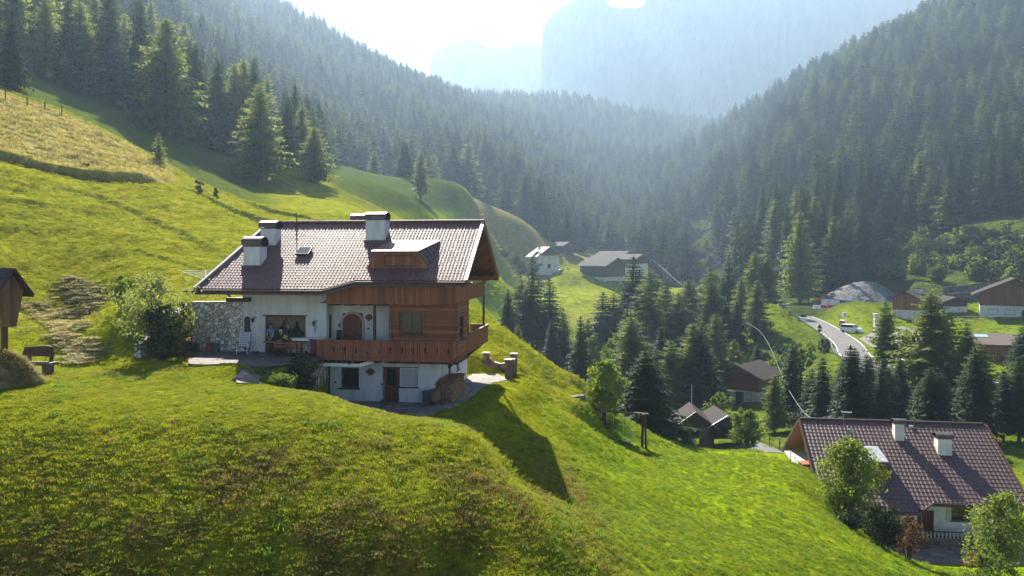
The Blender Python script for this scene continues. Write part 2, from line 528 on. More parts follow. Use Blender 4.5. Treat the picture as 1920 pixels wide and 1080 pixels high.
def ground(x, y, detail=True):
    x = np.asarray(x, float).ravel(); y = np.asarray(y, float).ravel()
    yy = np.maximum(y, 2.0)
    s = x / yy; t = np.log(yy)
    z = _tps(s, t) * (yy + 15.0)
    if detail:
        a = sstep(60, 300, yy)
        z = z + vnoise(x, y, 0.16, 1) * 0.10 + vnoise(x, y, 0.05, 2) * (0.15 + 1.6 * a) + vnoise(x, y, 0.012, 3) * 4.0 * a * a
        # contour steps of grazed slopes
        near = 1 - sstep(150, 260, yy)
        left = sstep(0.02, -0.1, s) * sstep(48, 56, yy) * near
        z = z + left * (vnoise(x * 0.25, z * 1.6, 0.9, 4) * 0.13 + vnoise(x, y, 0.5, 5) * 0.06)
    # bank under the hay field
    m = (yy > 60) & (yy < 115) & (s < -0.40)
    if m.any():
        d, _, sd = seg_dist(x[m], y[m], STEP_LINE)
        k = np.zeros(len(x)); k[m] = np.where(sd > 0, 1, -1) * np.exp(-(d / 2.2) ** 2) * sstep(-0.447, -0.47, s[m])
        z = z + 0.45 * k
    for ln, hh in BANKS:
        m = (yy > 50) & (yy < 140) & (s < 0.0)
        if m.any():
            d, _, sd = seg_dist(x[m], y[m], ln)
            xs = [q[0] for q in ln]
            k = np.zeros(len(x)); k[m] = sd * np.exp(-(d / 1.5) ** 2) * sstep(min(xs) - 3, min(xs) + 4, x[m]) * sstep(max(xs) + 3, max(xs) - 4, x[m])
            z = z + hh * k
    a, b = loc_ab(x, y)
    # the lawn above the stone wall is level, then rises; left of the wing wall it falls to the lawn in front
    w = sstep(-21, -16.5, a) * sstep(-10.0, -11.4, a) * (1 - sstep(5.0, 14.0, b))
    wf = np.where(a > -14.95, sstep(0.25, 0.45, b), sstep(-5.5, -4.2, b))
    zz = np.where(a > -14.95, TOP_Z, TOP_Z + (UP_Z - TOP_Z) * sstep(0.6, -3.9, b))
    w = w * wf
    z = z * (1 - w) + zz * w
    # under and behind the chalet
    w = sstep(-11.9, -11.5, a) * sstep(0.6, 0.2, a) * sstep(0.2, 0.5, b) * (1 - sstep(8.2, 12.0, b))
    z = z * (1 - w) + np.where(a < -6.6, UP_Z - 0.3, LO_Z - 0.1) * w
    # upper terrace
    w = sstep(-15.1, -14.85, a) * sstep(-6.28, -6.42, a) * sstep(-6.4, -5.4, b + 0.12 * np.maximum(0, -9 - a)) * (1 - sstep(0.25, 0.45, b))
    z = z * (1 - w) + UP_Z * w
    # lower patio
    wa = sstep(-6.42, -6.28, a) * (1 - sstep(2.3 + 0.12 * np.maximum(b, 0), 4.5 + 0.16 * np.maximum(b, 0), a))
    w = wa * sstep(-3.6, -2.4, b) * (1 - sstep(11.0, 13.0, b))
    z = z * (1 - w) + LO_Z * w
    # road bench
    m = (yy > 85) & (yy < 340) & (s > 0.25)
    if m.any():
        d, rz, _ = seg_dist(x[m], y[m], [tuple(p) for p in ROAD[::3]] + [tuple(ROAD[-1])])
        w2 = 1 - sstep(4.2, 11.0, d)
        zz = z[m] * (1 - w2) + (rz - 0.06) * w2
        z[m] = zz
    # level ground of the building site
    uu = 960 + s * F
    w = sstep(1455, 1490, uu) * sstep(1715, 1690, uu) * sstep(226, 234, yy) * sstep(276, 264, yy)
    z = z * (1 - w) + (-15.75 + 0.0 * uu) * w
    # yard of the lower right chalet
    dx, dy = x - H2C.x, y - H2C.y
    w = (1 - sstep(7.0, 9.5, np.abs(dx - 1.0))) * (1 - sstep(5.5, 8.5, np.abs(dy - 1.5)))
    z = z * (1 - w) + H2C.z * w
    return z

def gz(x, y):
    return float(ground([x], [y])[0])

def gpt(u, Y, dz=0.0):
    x = (u - 960.0) / F * Y
    return Vector((x, Y, gz(x, Y) + dz))

def forest_base(u):
    us = [-1500, -400, 0, 130, 200, 250, 320, 450, 520, 600, 640, 700, 780, 860, 900, 960, 1050, 1120, 1180, 1200, 1300, 1330, 1400, 1500, 1600, 1700, 1800, 1900, 2300, 3300]
    ys = [140, 150, 158, 160, 168, 178, 182, 190, 205, 230, 370, 420, 430, 425, 430, 450, 455, 500, 470, 420, 345, 330, 305, 274, 272, 292, 318, 318, 300, 300]
    return np.interp(u, us, ys)

GRASS = dict(lawn=(0.160, 0.225, 0.008), meadow=(0.230, 0.235, 0.020), hay=(0.340, 0.290, 0.120), dry=(0.150, 0.118, 0.020), shade=(0.055, 0.085, 0.020), crest=(0.205, 0.232, 0.010), shaded_scrub=(0.036, 0.054, 0.018),
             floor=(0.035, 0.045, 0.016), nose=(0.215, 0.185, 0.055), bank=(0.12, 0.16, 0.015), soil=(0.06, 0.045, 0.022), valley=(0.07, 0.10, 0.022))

def zone_colour(x, y, z):
    """turf colour by place, with shade painted in on some slopes"""
    n = len(x)
    yy = np.maximum(y, 2.0)
    u = 960 + x / yy * F
    v = HZ - z / yy * F
    c = np.tile(np.array(GRASS['lawn']), (n, 1))
    def put(name, w):
        nonlocal c
        w = np.clip(w, 0, 1)[:, None]
        c = c * (1 - w) + np.array(GRASS[name]) * w
    n1 = vnoise(x, y, 0.35, 11) * 0.5 + vnoise(x, y, 1.1, 12) * 0.35 + vnoise(x, y, 3.0, 13) * 0.25
    n2 = vnoise(x, y, 0.12, 14) * 0.6 + vnoise(x, y, 0.5, 15) * 0.4
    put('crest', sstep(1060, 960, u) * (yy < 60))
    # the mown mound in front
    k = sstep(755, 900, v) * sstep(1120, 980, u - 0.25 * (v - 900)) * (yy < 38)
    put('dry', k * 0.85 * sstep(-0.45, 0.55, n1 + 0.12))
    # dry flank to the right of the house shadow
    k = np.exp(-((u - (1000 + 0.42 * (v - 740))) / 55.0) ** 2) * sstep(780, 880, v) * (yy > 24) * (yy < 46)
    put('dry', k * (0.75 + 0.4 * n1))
    # left meadow
    put('meadow', sstep(-0.25, -0.40, x / yy) * sstep(43, 52, yy) * (1 - sstep(130, 160, yy)) * (0.9 + 0.25 * n2))
    put('meadow', sstep(-0.05, -0.2, x / yy) * sstep(50, 60, yy) * (1 - sstep(200, 240, yy)) * 0.8)
    put('meadow', sstep(880, 920, u) * sstep(1120, 1080, u) * sstep(52, 60, yy) * (yy < 75) * 0.8)
    # hay left lying on the slope
    for (uu, vv, su, sv, am) in ((150, 540, 22, 8, .6), (168, 563, 24, 8, .6), (110, 594, 44, 6, .6), (120, 614, 36, 6, .6), (152, 653, 22, 10, .65), (158, 590, 18, 10, .5), (70, 574, 40, 6, .6), (196, 556, 24, 8, .5)):
        put('hay', am * np.exp(-((u - uu) / su) ** 2 - ((v - vv) / sv) ** 2) * (yy > 40) * (yy < 70))
    # the uncut hay field
    lo = 293 + 0.168 * u
    k = sstep(lo + 4, lo - 6, v) * sstep(75, 81, yy) * sstep(128, 110, yy) * sstep(345, 290, u)
    put('hay', k * (0.80 + 0.35 * n2))
    m = (yy > 60) & (yy < 115) & (u < 330)
    if m.any():
        d, _, sd = seg_dist(x[m], y[m], STEP_LINE)
        kk = np.zeros(n); kk[m] = np.exp(-((d - 0.5) / 1.2) ** 2) * (sd < 0)
        put('soil', kk * 0.8)
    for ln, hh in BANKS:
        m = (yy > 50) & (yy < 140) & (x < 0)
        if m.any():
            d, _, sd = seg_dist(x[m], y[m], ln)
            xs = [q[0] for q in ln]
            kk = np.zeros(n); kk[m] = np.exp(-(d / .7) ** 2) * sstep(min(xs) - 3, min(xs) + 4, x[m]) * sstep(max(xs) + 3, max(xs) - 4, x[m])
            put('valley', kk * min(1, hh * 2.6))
    # tree shade painted into the meadow colour before the wood; wood floor
    fb = forest_base(u)
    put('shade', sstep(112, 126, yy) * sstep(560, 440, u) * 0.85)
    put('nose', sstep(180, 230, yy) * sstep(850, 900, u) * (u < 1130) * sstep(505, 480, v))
    put('shade', sstep(150, 200, yy) * sstep(600, 640, u) * sstep(880, 840, u) * sstep(402, 388, v) * (yy < 460) * 0.85)  # shade painted into the turf on the brow behind the chalet
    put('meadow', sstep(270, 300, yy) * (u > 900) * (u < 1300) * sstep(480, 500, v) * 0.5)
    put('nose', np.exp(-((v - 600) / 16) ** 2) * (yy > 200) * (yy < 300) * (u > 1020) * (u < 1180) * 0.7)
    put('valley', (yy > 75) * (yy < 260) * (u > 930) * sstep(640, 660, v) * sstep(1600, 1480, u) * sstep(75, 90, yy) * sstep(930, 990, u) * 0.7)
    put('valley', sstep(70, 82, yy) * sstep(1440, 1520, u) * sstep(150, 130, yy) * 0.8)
    put('bank', sstep(130, 150, yy) * (yy < 300) * sstep(1370, 1420, u) * 0.9)
    put('shaded_scrub', sstep(605, 640, v + 0.18 * (1550 - u) * 0.2) * sstep(1400, 1430, u) * sstep(1570, 1545, u) * (yy > 140) * (yy < 215) * (0.75 + 0.4 * n2))
    put('shaded_scrub', sstep(212, 235, yy) * sstep(1420, 1480, u) * (yy < 420) * (0.95 - 0.3 * sstep(0.1, 0.6, n2) * (u > 1750)))  # hillside scrub, its colour lowered further for the slope's shade
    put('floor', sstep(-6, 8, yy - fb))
    return np.clip(c, 0, 1)

def grid_ground():
    us = np.concatenate([np.linspace(-900, -160, 45), np.linspace(-150, 2070, 380), np.linspace(2085, 2900, 45)])
    Ys = np.concatenate([np.exp(np.linspace(math.log(3.5), math.log(14), 50))[:-1], np.exp(np.linspace(math.log(14), math.log(110), 430))[:-1], np.exp(np.linspace(math.log(110), math.log(2400), 330))])
    U, Yg = np.meshgrid(us, Ys)
    x = ((U - 960) / F * Yg).ravel(); y = Yg.ravel()
    z = ground(x, y)
    z = np.where(y > 1900, z - (y - 1900) * 0.4, z)
    z = np.where(z > 450, np.minimum(450 + (z - 450) * .3, 670), z)
    near = y < 45
    z = z + np.where(near, vnoise(x, y, 2.2, 21) * 0.035 + vnoise(x, y, 0.9, 22) * 0.05, 0) * ((loc_ab(x, y)[1] < -3.5) | (loc_ab(x, y)[0] > 5))
    nU, nY = len(us), len(Ys)
    i = np.arange(nY - 1)[:, None] * nU + np.arange(nU - 1)[None, :]
    q = np.stack([i, i + 1, i + nU + 1, i + nU], -1).reshape(-1, 4)
    m, nt, b = new_mat("turf")
    b.inputs['Roughness'].default_value = 0.95
    b.inputs['Specular IOR Level'].default_value = 0.0
    at = nd(nt, "ShaderNodeAttribute", attribute_name='turf')
    mm = nd(nt, "ShaderNodeMix", data_type='RGBA', blend_type='MULTIPLY')
    mm.inputs[0].default_value = 1.0
    nt.links.new(at.outputs['Color'], mm.inputs[6])
    n1 = noise(nt, 0.55, 9, 0.72)
    nt.links.new(ramp(nt, n1, [(0.30, (0.52, 0.60, 0.55)), (0.52, (0.95, 0.95, 0.9)), (0.72, (1.35, 1.22, 1.1))]), mm.inputs[7])
    n2 = noise(nt, 2.2, 7, 0.7, (1, 1, 1))
    mm2 = nd(nt, "ShaderNodeMix", data_type='RGBA', blend_type='MULTIPLY')
    mm2.inputs[0].default_value = 0.8
    nt.links.new(mm.outputs[2], mm2.inputs[6])
    nt.links.new(ramp(nt, n2, [(0.33, (0.55, 0.6, 0.5)), (0.6, (1.15, 1.1, 1.1))]), mm2.inputs[7])
    nt.links.new(mm2.outputs[2], b.inputs['Base Color'])
    bump(nt, b, n2, 0.9, 0.25)
    o = np_mesh("ground", np.stack([x, y, z], 1), q, m, smooth=True)
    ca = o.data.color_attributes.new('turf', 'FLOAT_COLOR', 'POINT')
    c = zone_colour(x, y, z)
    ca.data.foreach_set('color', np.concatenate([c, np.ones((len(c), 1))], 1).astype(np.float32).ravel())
    return tag(o, kind='structure')
ground_o = grid_ground()
# ------------------------------------------------------------------ plants
M_BARK = mat("bark", (0.10, 0.075, 0.055), (0.045, 0.034, 0.026), 0.9, 3.0, 0.1, 0.6, (4, 4, 0.6))
SPR = ((0.024, 0.047, 0.027), (0.007, 0.016, 0.012))
LAR = ((0.080, 0.112, 0.036), (0.028, 0.050, 0.022))
BRD = ((0.160, 0.205, 0.035), (0.068, 0.105, 0.022))
M_SPR = foliage("spruce_needles", (0.048, 0.082, 0.032), (0.015, 0.028, 0.015), trans=0.32)
M_LAR = foliage("larch_needles", (0.170, 0.205, 0.040), (0.070, 0.100, 0.026), trans=0.55)
M_BRD = foliage("broad_leaves", *BRD, trans=0.45, nscale=1.2)
M_DKB = foliage("dark_leaves", (0.05, 0.075, 0.025), (0.018, 0.032, 0.014), trans=0.3, nscale=1.5)
M_SPR_F = foliage("spruce_needles_wood", *SPR, trans=0.22, src='inst')
M_LAR_F = foliage("larch_needles_wood", *LAR, trans=0.45, src='inst')

def conifer(seed, whorls=34, per=8, seg=5, rad=0.15, bare=0.06, droop=0.35, ragged=0.25, power=0.8, thin=0.0):
    """crown of a unit-high conifer as triangles: drooping branches set with twigs"""
    rng = np.random.default_rng(seed)
    V, T = [], []
    def tri(a, b, c):
        i = len(V)
        V.extend((a, b, c)); T.append((i, i + 1, i + 2))
    for w in range(whorls):
        t = bare + (1 - bare) * ((w + rng.uniform(-.3, .3) + .3) / (whorls + .3)) ** 0.82
        t = min(max(t, bare), 0.99)
        r0 = rad * ((1 - t) / (1 - bare)) ** power * (0.6 + 0.4 * min(1, (t - bare) / 0.12 + 0.45))
        k = max(5, int(per * (0.65 + 0.35 * (1 - t))))
        off = rng.uniform(0, 6.28)
        for j in range(k):
            if rng.random() < thin:
                continue
            az = off + 6.283 * j / k + rng.uniform(-.3, .3)
            r = r0 * (1 + rng.uniform(-ragged, ragged)) + 0.014
            ca, sa = math.cos(az), math.sin(az)
            dr = droop * rng.uniform(0.6, 1.3) * (1 - 0.5 * t)
            up = 0.25 * t
            def pos(f):
                rr = r * f
                return np.array((ca * rr, sa * rr, t + r * (up * f - dr * f * f + 0.25 * dr * f ** 3)))
            side = np.array((-sa, ca, 0.0))
            prev = pos(0.08)
            for q in range(seg):
                f0, f1 = 0.08 + 0.92 * q / seg, 0.08 + 0.92 * (q + 1) / seg
                p0, p1 = pos(f0), pos(f1)
                wd = (r * (0.34 * (1 - f0) + 0.11) + .004) * rng.uniform(0.75, 1.25)
                hang = np.array((0, 0, -wd * rng.uniform(0.25, 0.75)))
                fw = (p1 - p0) * rng.uniform(0.4, 1.1)
                tri(p0, p1, p0 + side * wd + fw + hang)
                tri(p1, p0, p0 - side * wd + fw + hang)
                if q % 2 == 0:
                    tri(p0, p1, (p0 + p1) / 2 + hang * 1.8 + side * rng.uniform(-.3, .3) * wd)
            tip = pos(1.12)
            tri(pos(0.9) + side * r * 0.07, pos(0.9) - side * r * 0.07, tip)
    for j in range(5):
        a = 6.283 * j / 5
        s = np.array((math.cos(a), math.sin(a), 0)) * 0.012
        tri(np.array((0, 0, 1.0)), np.array((0, 0, 0.955)) + s, np.array((0, 0, 0.955)) - s[[1, 0, 2]])
    return np.array(V), np.array(T)

def trunk_mb(r0=0.013, top=0.97, seed=0, dead=6, bare=0.1):
    rng = random.Random(seed)
    mb = MB()
    mb.tube([(0, 0, -0.03), (0, 0, 0.05), (rng.uniform(-.004, .004), 0, 0.4), (0, rng.uniform(-.004, .004), 0.75), (0, 0, top)], [r0 * 1.35, r0, r0 * 0.72, r0 * 0.38, r0 * 0.08], 7)
    for i in range(dead):
        z = rng.uniform(0.04, max(bare * 1.6, 0.1))
        a = rng.uniform(0, 6.28)
        L = rng.uniform(0.02, 0.07)
        mb.tube([(0, 0, z), (math.cos(a) * L, math.sin(a) * L, z - L * 0.3)], [0.0022, 0.0006], 4)
    return mb

TREES = {}
def make_conifers():
    specs = {
        'spruce': [dict(seed=s, whorls=38, per=9, rad=r, droop=d, bare=b, ragged=.32, power=.72) for s, r, d, b in ((1, .175, .45, .05), (2, .16, .55, .10), (3, .195, .4, .04), (4, .15, .5, .16), (5, .17, .5, .08))],
        'larch': [dict(seed=s, whorls=36, per=9, seg=6, rad=r, droop=d, bare=b, ragged=.5, power=p, thin=.10) for s, r, d, b, p in ((11, .185, .3, .08, .65), (12, .165, .25, .12, .58), (13, .22, .3, .05, .62), (14, .17, .2, .10, .55))],
        'young': [dict(seed=s, whorls=18, per=7, seg=4, rad=.24, droop=.12, bare=.03, ragged=.4, thin=.1) for s in (21, 22)],
    }
    for kind, lst in specs.items():
        TREES[kind] = []
        for sp in lst:
            v, t = conifer(**sp)
            me = np_mesh("crown", v, t, M_LAR if kind in ('larch', 'young') else M_SPR, link=False)
            mb = trunk_mb(0.014 if kind != 'young' else 0.02, 0.97, sp['seed'], 8, sp['bare'])
            tr = mb.build("trunk", M_BARK)
            COL.objects.unlink(tr)
            TREES[kind].append((me.data, tr.data))
make_conifers()

def broadleaf(seed, h, w, n, leaf, base=0.15, lobes=9, stem=True, shape=1.0):
    """limbs as a tube mesh and a crown of leaf-sized faces gathered in clumps"""
    rng = np.random.default_rng(seed)
    cs = []
    for i in range(lobes):
        t = (i + 0.5) / lobes
        zz = h * (base + (1 - base) * (0.15 + 0.78 * t))
        env = w * 0.5 * (math.sin(math.pi * min(1, max(0.02, 0.12 + 0.83 * t ** shape))) ** 0.7)
        a = i * 2.4 + rng.uniform(-.4, .4)
        rr = env * rng.uniform(0.25, 0.62)
        cs.append((np.array((math.cos(a) * rr, math.sin(a) * rr, zz)), env * rng.uniform(0.5, 0.72), rng.uniform(0.7, 1.1)))
    mb = MB()
    if stem:
        k = max(0.02, h * 0.018)
        mb.tube([(0, 0, -0.2), (0, 0, h * base * 0.7), (rng.uniform(-.02, .02) * h, 0, h * 0.55), (0, 0, h * 0.86)], [k * 1.3, k, k * 0.6, k * 0.15], 7)
        for c, r, q in cs:
            z0 = max(h * base * 0.5, c[2] * 0.55)
            mb.tube([(0, 0, z0), tuple(c * np.array((.5, .5, 1)) * np.array((1, 1, .5)) + np.array((0, 0, z0 * 0.5))), tuple(c)], [k * 0.45, k * 0.3, k * 0.1], 5)
    else:
        for c, r, q in cs:
            mb.tube([(c[0] * .15, c[1] * .15, -0.1), tuple(c * np.array((.6, .6, .5))), tuple(c)], [h * 0.012, h * 0.008, h * 0.003], 5)
    per = n // lobes
    P_, Nn = [], []
    for c, r, q in cs:
        sub = rng.normal(size=(max(5, per // 40), 3))
        sub /= np.linalg.norm(sub, axis=1)[:, None]
        sub = c + sub * (r * rng.uniform(0.35, 1.0, (len(sub), 1))) * np.array((1, 1, q))
        idx = rng.integers(0, len(sub), per)
        p = sub[idx] + rng.normal(size=(per, 3)) * r * 0.17
        P_.append(p)
        d = p - c
        Nn.append(d / (np.linalg.norm(d, axis=1)[:, None] + 1e-6))
    p = np.concatenate(P_); nn = np.concatenate(Nn)
    m = p[:, 2] > 0.02 * h
    p, nn = p[m], nn[m]
    k = len(p)
    nn = nn + rng.normal(size=(k, 3)) * 0.8 + np.array((0, 0, 0.4))
    nn /= np.linalg.norm(nn, axis=1)[:, None]
    t1 = np.cross(nn, rng.normal(size=(k, 3)))
    t1 /= np.linalg.norm(t1, axis=1)[:, None] + 1e-9
    t2 = np.cross(nn, t1)
    s = (leaf * rng.uniform(0.6, 1.3, k))[:, None]
    a = p - t1 * s; b = p + t2 * s * 0.5; c = p + t1 * s; d = p - t2 * s * 0.5
    v = np.stack([a, b, c, d], 1).reshape(-1, 3)
    q = np.arange(4 * k).reshape(-1, 4)
    return v, q, mb

N_TREE = {'spruce': 'spruce_tree', 'larch': 'larch_tree', 'young': 'young_larch_tree'}
def put_conifer(x, y, h, kind, var, rz, label, group=None, wide=1.0, sink=0.0):
    z = gz(x, y)
    cm, tm = TREES[kind][var % len(TREES[kind])]
    r = empty(N_TREE[kind], (x, y, z - sink), rz, label, 'tree', group)
    r.scale = (h * wide, h * wide, h)
    for nm, me in (('trunk', tm), ('crown', cm)):
        o = D.objects.new(nm, me)
        COL.objects.link(o)
        o.parent = r
    return r

def put_broadleaf(name, loc, h, w, n, leaf, seed, label, material, cat='tree', base=0.15, lobes=9, group=None, stem=True, shape=1.0, rz=0.0):
    v, q, mb = broadleaf(seed, h, w, n, leaf, base, lobes, stem, shape)
    r = empty(name, loc, rz, label, cat, group)
    mb.build("trunk" if stem else "stem", M_BARK, r)
    np_mesh("crown" if stem else "foliage", v, q, material, parent=r)
    return r

def scatter(name, pts, rot, scale, tone, pick, sources):
    """ONE object: points carrying copies of the source meshes through geometry nodes"""
    me = D.meshes.new(name)
    me.vertices.add(len(pts))
    me.vertices.foreach_set('co', np.asarray(pts, np.float32).ravel())
    sa = me.attributes.new('size', 'FLOAT_VECTOR', 'POINT')
    sa.data.foreach_set('vector', np.asarray(scale, np.float32).ravel())
    for nm, ty, arr in (('turn', 'FLOAT', rot), ('tone', 'FLOAT', tone), ('pick', 'INT', pick)):
        a = me.attributes.new(nm, ty, 'POINT')
        a.data.foreach_set('value', np.asarray(arr, np.int32 if ty == 'INT' else np.float32))
    o = D.objects.new(name, me)
    COL.objects.link(o)
    src = D.collections.new(name + "_source")
    for i, s in enumerate(sources):
        s.name = "%02d_%s" % (i, s.name)
        src.objects.link(s)
    ng = D.node_groups.new(name, 'GeometryNodeTree')
    ng.interface.new_socket("Geometry", in_out='INPUT', socket_type='NodeSocketGeometry')
    ng.interface.new_socket("Geometry", in_out='OUTPUT', socket_type='NodeSocketGeometry')
    N, L = ng.nodes, ng.links
    gi, go = N.new('NodeGroupInput'), N.new('NodeGroupOutput')
    mp = N.new('GeometryNodeMeshToPoints')
    ci = N.new('GeometryNodeCollectionInfo')
    ci.inputs[0].default_value = src
    ci.inputs[1].default_value = True
    ci.inputs[2].default_value = True
    ip = N.new('GeometryNodeInstanceOnPoints')
    ip.inputs['Pick Instance'].default_value = True
    def attr(nm, ty):
        a = N.new('GeometryNodeInputNamedAttribute')
        a.data_type = ty
        a.inputs[0].default_value = nm
        return a.outputs[0]
    cx = N.new('ShaderNodeCombineXYZ')
    L.new(attr('turn', 'FLOAT'), cx.inputs[2])
    L.new(gi.outputs[0], mp.inputs[0])
    L.new(mp.outputs[0], ip.inputs['Points'])
    L.new(ci.outputs[0], ip.inputs['Instance'])
    L.new(attr('pick', 'INT'), ip.inputs['Instance Index'])
    L.new(cx.outputs[0], ip.inputs['Rotation'])
    L.new(attr('size', 'FLOAT_VECTOR'), ip.inputs['Scale'])
    L.new(ip.outputs[0], go.inputs[0])
    md = o.modifiers.new("copies", 'NODES')
    md.node_group = ng
    return o

# --- the woods
def wood_points():
    rng = np.random.default_rng(5)
    out = []
    for (y0, y1, st) in ((120, 460, 8.2), (460, 900, 9.6), (900, 1750, 12.0)):
        xs = np.arange(-900 if y1 < 1000 else -1000, 950, st)
        ys = np.arange(y0, y1, st)
        X, Y = np.meshgrid(xs, ys)
        X = (X + rng.uniform(-.45, .45, X.shape) * st).ravel(); Y = (Y + rng.uniform(-.45, .45, Y.shape) * st).ravel()
        u = 960 + X / Y * F
        m = (u > -140) & (u < 2060) & (Y > forest_base(u) + 5 * vnoise(X, Y, 0.05, 31))
        out.append(np.stack([X[m], Y[m]], 1))
    p = np.concatenate(out)
    z = ground(p[:, 0], p[:, 1])
    u = 960 + p[:, 0] / p[:, 1] * F
    v = HZ - z / p[:, 1] * F
    keep = rng.random(len(p)) < 0.93
    clear = ((np.abs(u - 1315) < 28) & (v > 405) & (v < 545)) | ((np.abs(u - 1330) < 40) & (v > 500) & (v < 560)) | ((np.hypot((u - 1020) / 8, (v - 417) / 8) < 1))
    clear |= (u > 1640) & (v > 440 + 0.0 * u) & (p[:, 1] < 330)
    d, _, _ = seg_dist(p[:, 0], p[:, 1], [tuple(q) for q in ROAD[::4]])
    keep &= ~clear & (d > 7)
    p, z, u, v = p[keep], z[keep], u[keep], v[keep]
    h = np.where(u > 1200, rng.uniform(15, 32, len(p)), rng.uniform(13, 26, len(p)))
    h *= np.where((p[:, 1] - forest_base(u)) < 10, rng.uniform(0.75, 1.1, len(p)), 1)
    return p, z, u, v, h
WP, WZ, WU, WV, WH = wood_points()
app = WH / WP[:, 1]
inview = (WU > -20) & (WU < 1940) & ((WV - app * F) < 1080) & (WV > 20)
N_NEAR = 95
order = np.argsort(-(app * inview))
near_i = order[:N_NEAR]
far_m = np.ones(len(WP), bool); far_m[near_i] = False
rngw = np.random.default_rng(77)
larch_p = np.where(WU > 1350, 0.40, 0.34) + 0.40 * vnoise(WP[:, 0], WP[:, 1], 0.02, 8)
is_larch = rngw.random(len(WP)) < larch_p

def make_wood():
    srcs = []
    for s, r, b in ((101, .20, .06), (102, .175, .1), (103, .225, .05), (104, .185, .12)):
        v, t = conifer(s, whorls=21, per=8, seg=3, power=.72, rad=r, droop=.45, bare=b, ragged=.3)
        srcs.append(np_mesh("spruce", v, t, M_SPR_F, link=False))
    for s, r, b in ((111, .22, .1), (112, .20, .14), (113, .25, .08)):
        v, t = conifer(s, whorls=19, per=8, seg=3, rad=r, droop=.28, bare=b, ragged=.45, power=.6, thin=.06)
        srcs.append(np_mesh("larch", v, t, M_LAR_F, link=False))
    idx = np.where(far_m)[0]
    k = len(idx)
    pick = np.where(is_larch[idx], 4 + rngw.integers(0, 3, k), rngw.integers(0, 4, k))
    wv = WH[idx] * rngw.uniform(.72, 1.35, k)
    s3 = np.stack([wv, wv, WH[idx]], 1)
    pts = np.stack([WP[idx, 0], WP[idx, 1], WZ[idx] - 0.3], 1)
    o = scatter("conifer_wood", pts, rngw.uniform(0, 6.28, k), s3, rngw.random(k), pick, srcs)
    return tag(o, "mixed wood of dark spruce and paler larch covering the valley sides", "forest", kind='stuff')
make_wood()
for i in near_i:
    kind = 'larch' if is_larch[i] else 'spruce'
    left = WU[i] < 1150
    lab = {('spruce', True): "dark spruce at the lower edge of the hazy wood left of the valley", ('larch', True): "paler larch at the lower edge of the hazy wood left of the valley",
           ('spruce', False): "dark spruce in the steep wood above the road on the right", ('larch', False): "light green larch in the steep wood above the road on the right"}[(kind, bool(left))]
    put_conifer(WP[i, 0], WP[i, 1], WH[i], kind, int(rngw.integers(0, 9)), rngw.uniform(0, 6.28), lab, ("spruces" if kind == 'spruce' else "larches") + (" of the left wood" if left else " of the right wood"), 1.0, 0.3)
# ------------------------------------------------------------------ far mountains
def mountain(name, prof, Y, base_v, deep, seed, kind_c):
    us = np.linspace(prof[0][0], prof[-1][0], 260)
    top = np.interp(us, [p[0] for p in prof], [p[1] for p in prof])
    rng = np.random.default_rng(seed)
    rows = []
    n = 34
    for j in range(n + 1):
        f = j / n
        Yr = Y - deep * (1 - f) ** 1.6
        zt = (HZ - top) / F * Y
        zb = (HZ - base_v) / F * Y
        z = zb + (zt - zb) * (1 - (1 - f) ** 1.25)
        x = (us - 960) / F * Yr
        r = vnoise(us, np.full_like(us, f * 60), 0.05, seed) * 30 + vnoise(us, np.full_like(us, f * 160), 0.16, seed + 1) * 12
        yy = Yr + r * (1 - f) * 1.2
        rows.append(np.stack([x, yy, z + (vnoise(us, np.full_like(us, f * 9), 0.2, seed + 2) * 3 if 0 < j else 0)], 1))
    for g in (0.5, 1.0):
        x = (us - 960) / F * Y
        zt = (HZ - top) / F * Y
        rows.append(np.stack([x, np.full_like(us, Y + 360 * g), zt - 320 * g], 1))
    v = np.concatenate(rows)
    k = len(us)
    i = np.arange(len(rows) - 1)[:, None] * k + np.arange(k - 1)[None, :]
    q = np.stack([i, i + 1, i + k + 1, i + k], -1).reshape(-1, 4)
    o = np_mesh(name, v, q, kind_c, smooth=False)
    return tag(o, kind='structure')
M_ROCK = mat("pale_dolomite", (0.30, 0.29, 0.28), (0.22, 0.22, 0.22), 0.9, 0.02, 0.1, 0.3, (1, 1, 0.35), bscale=0.05, bdist=8.0)
mountain("mountain_cliffs", [(1018, 56), (1022, 46), (1042, 22), (1076, 2), (1100, -18), (1132, -20), (1137, 4), (1143, 14), (1170, 16), (1203, 15), (1212, 0), (1240, -22), (1420, -30), (1800, -32), (2250, -30)], 2000, 420, 250, 3, M_ROCK)
mountain("mountain_ridge", [(700, 330), (800, 300), (808, 108), (814, 98), (846, 84), (872, 74), (882, 73), (898, 82), (915, 91), (940, 92), (962, 84), (1000, 82), (1060, 84), (1100, 140)], 2400, 400, 200, 9, M_ROCK)
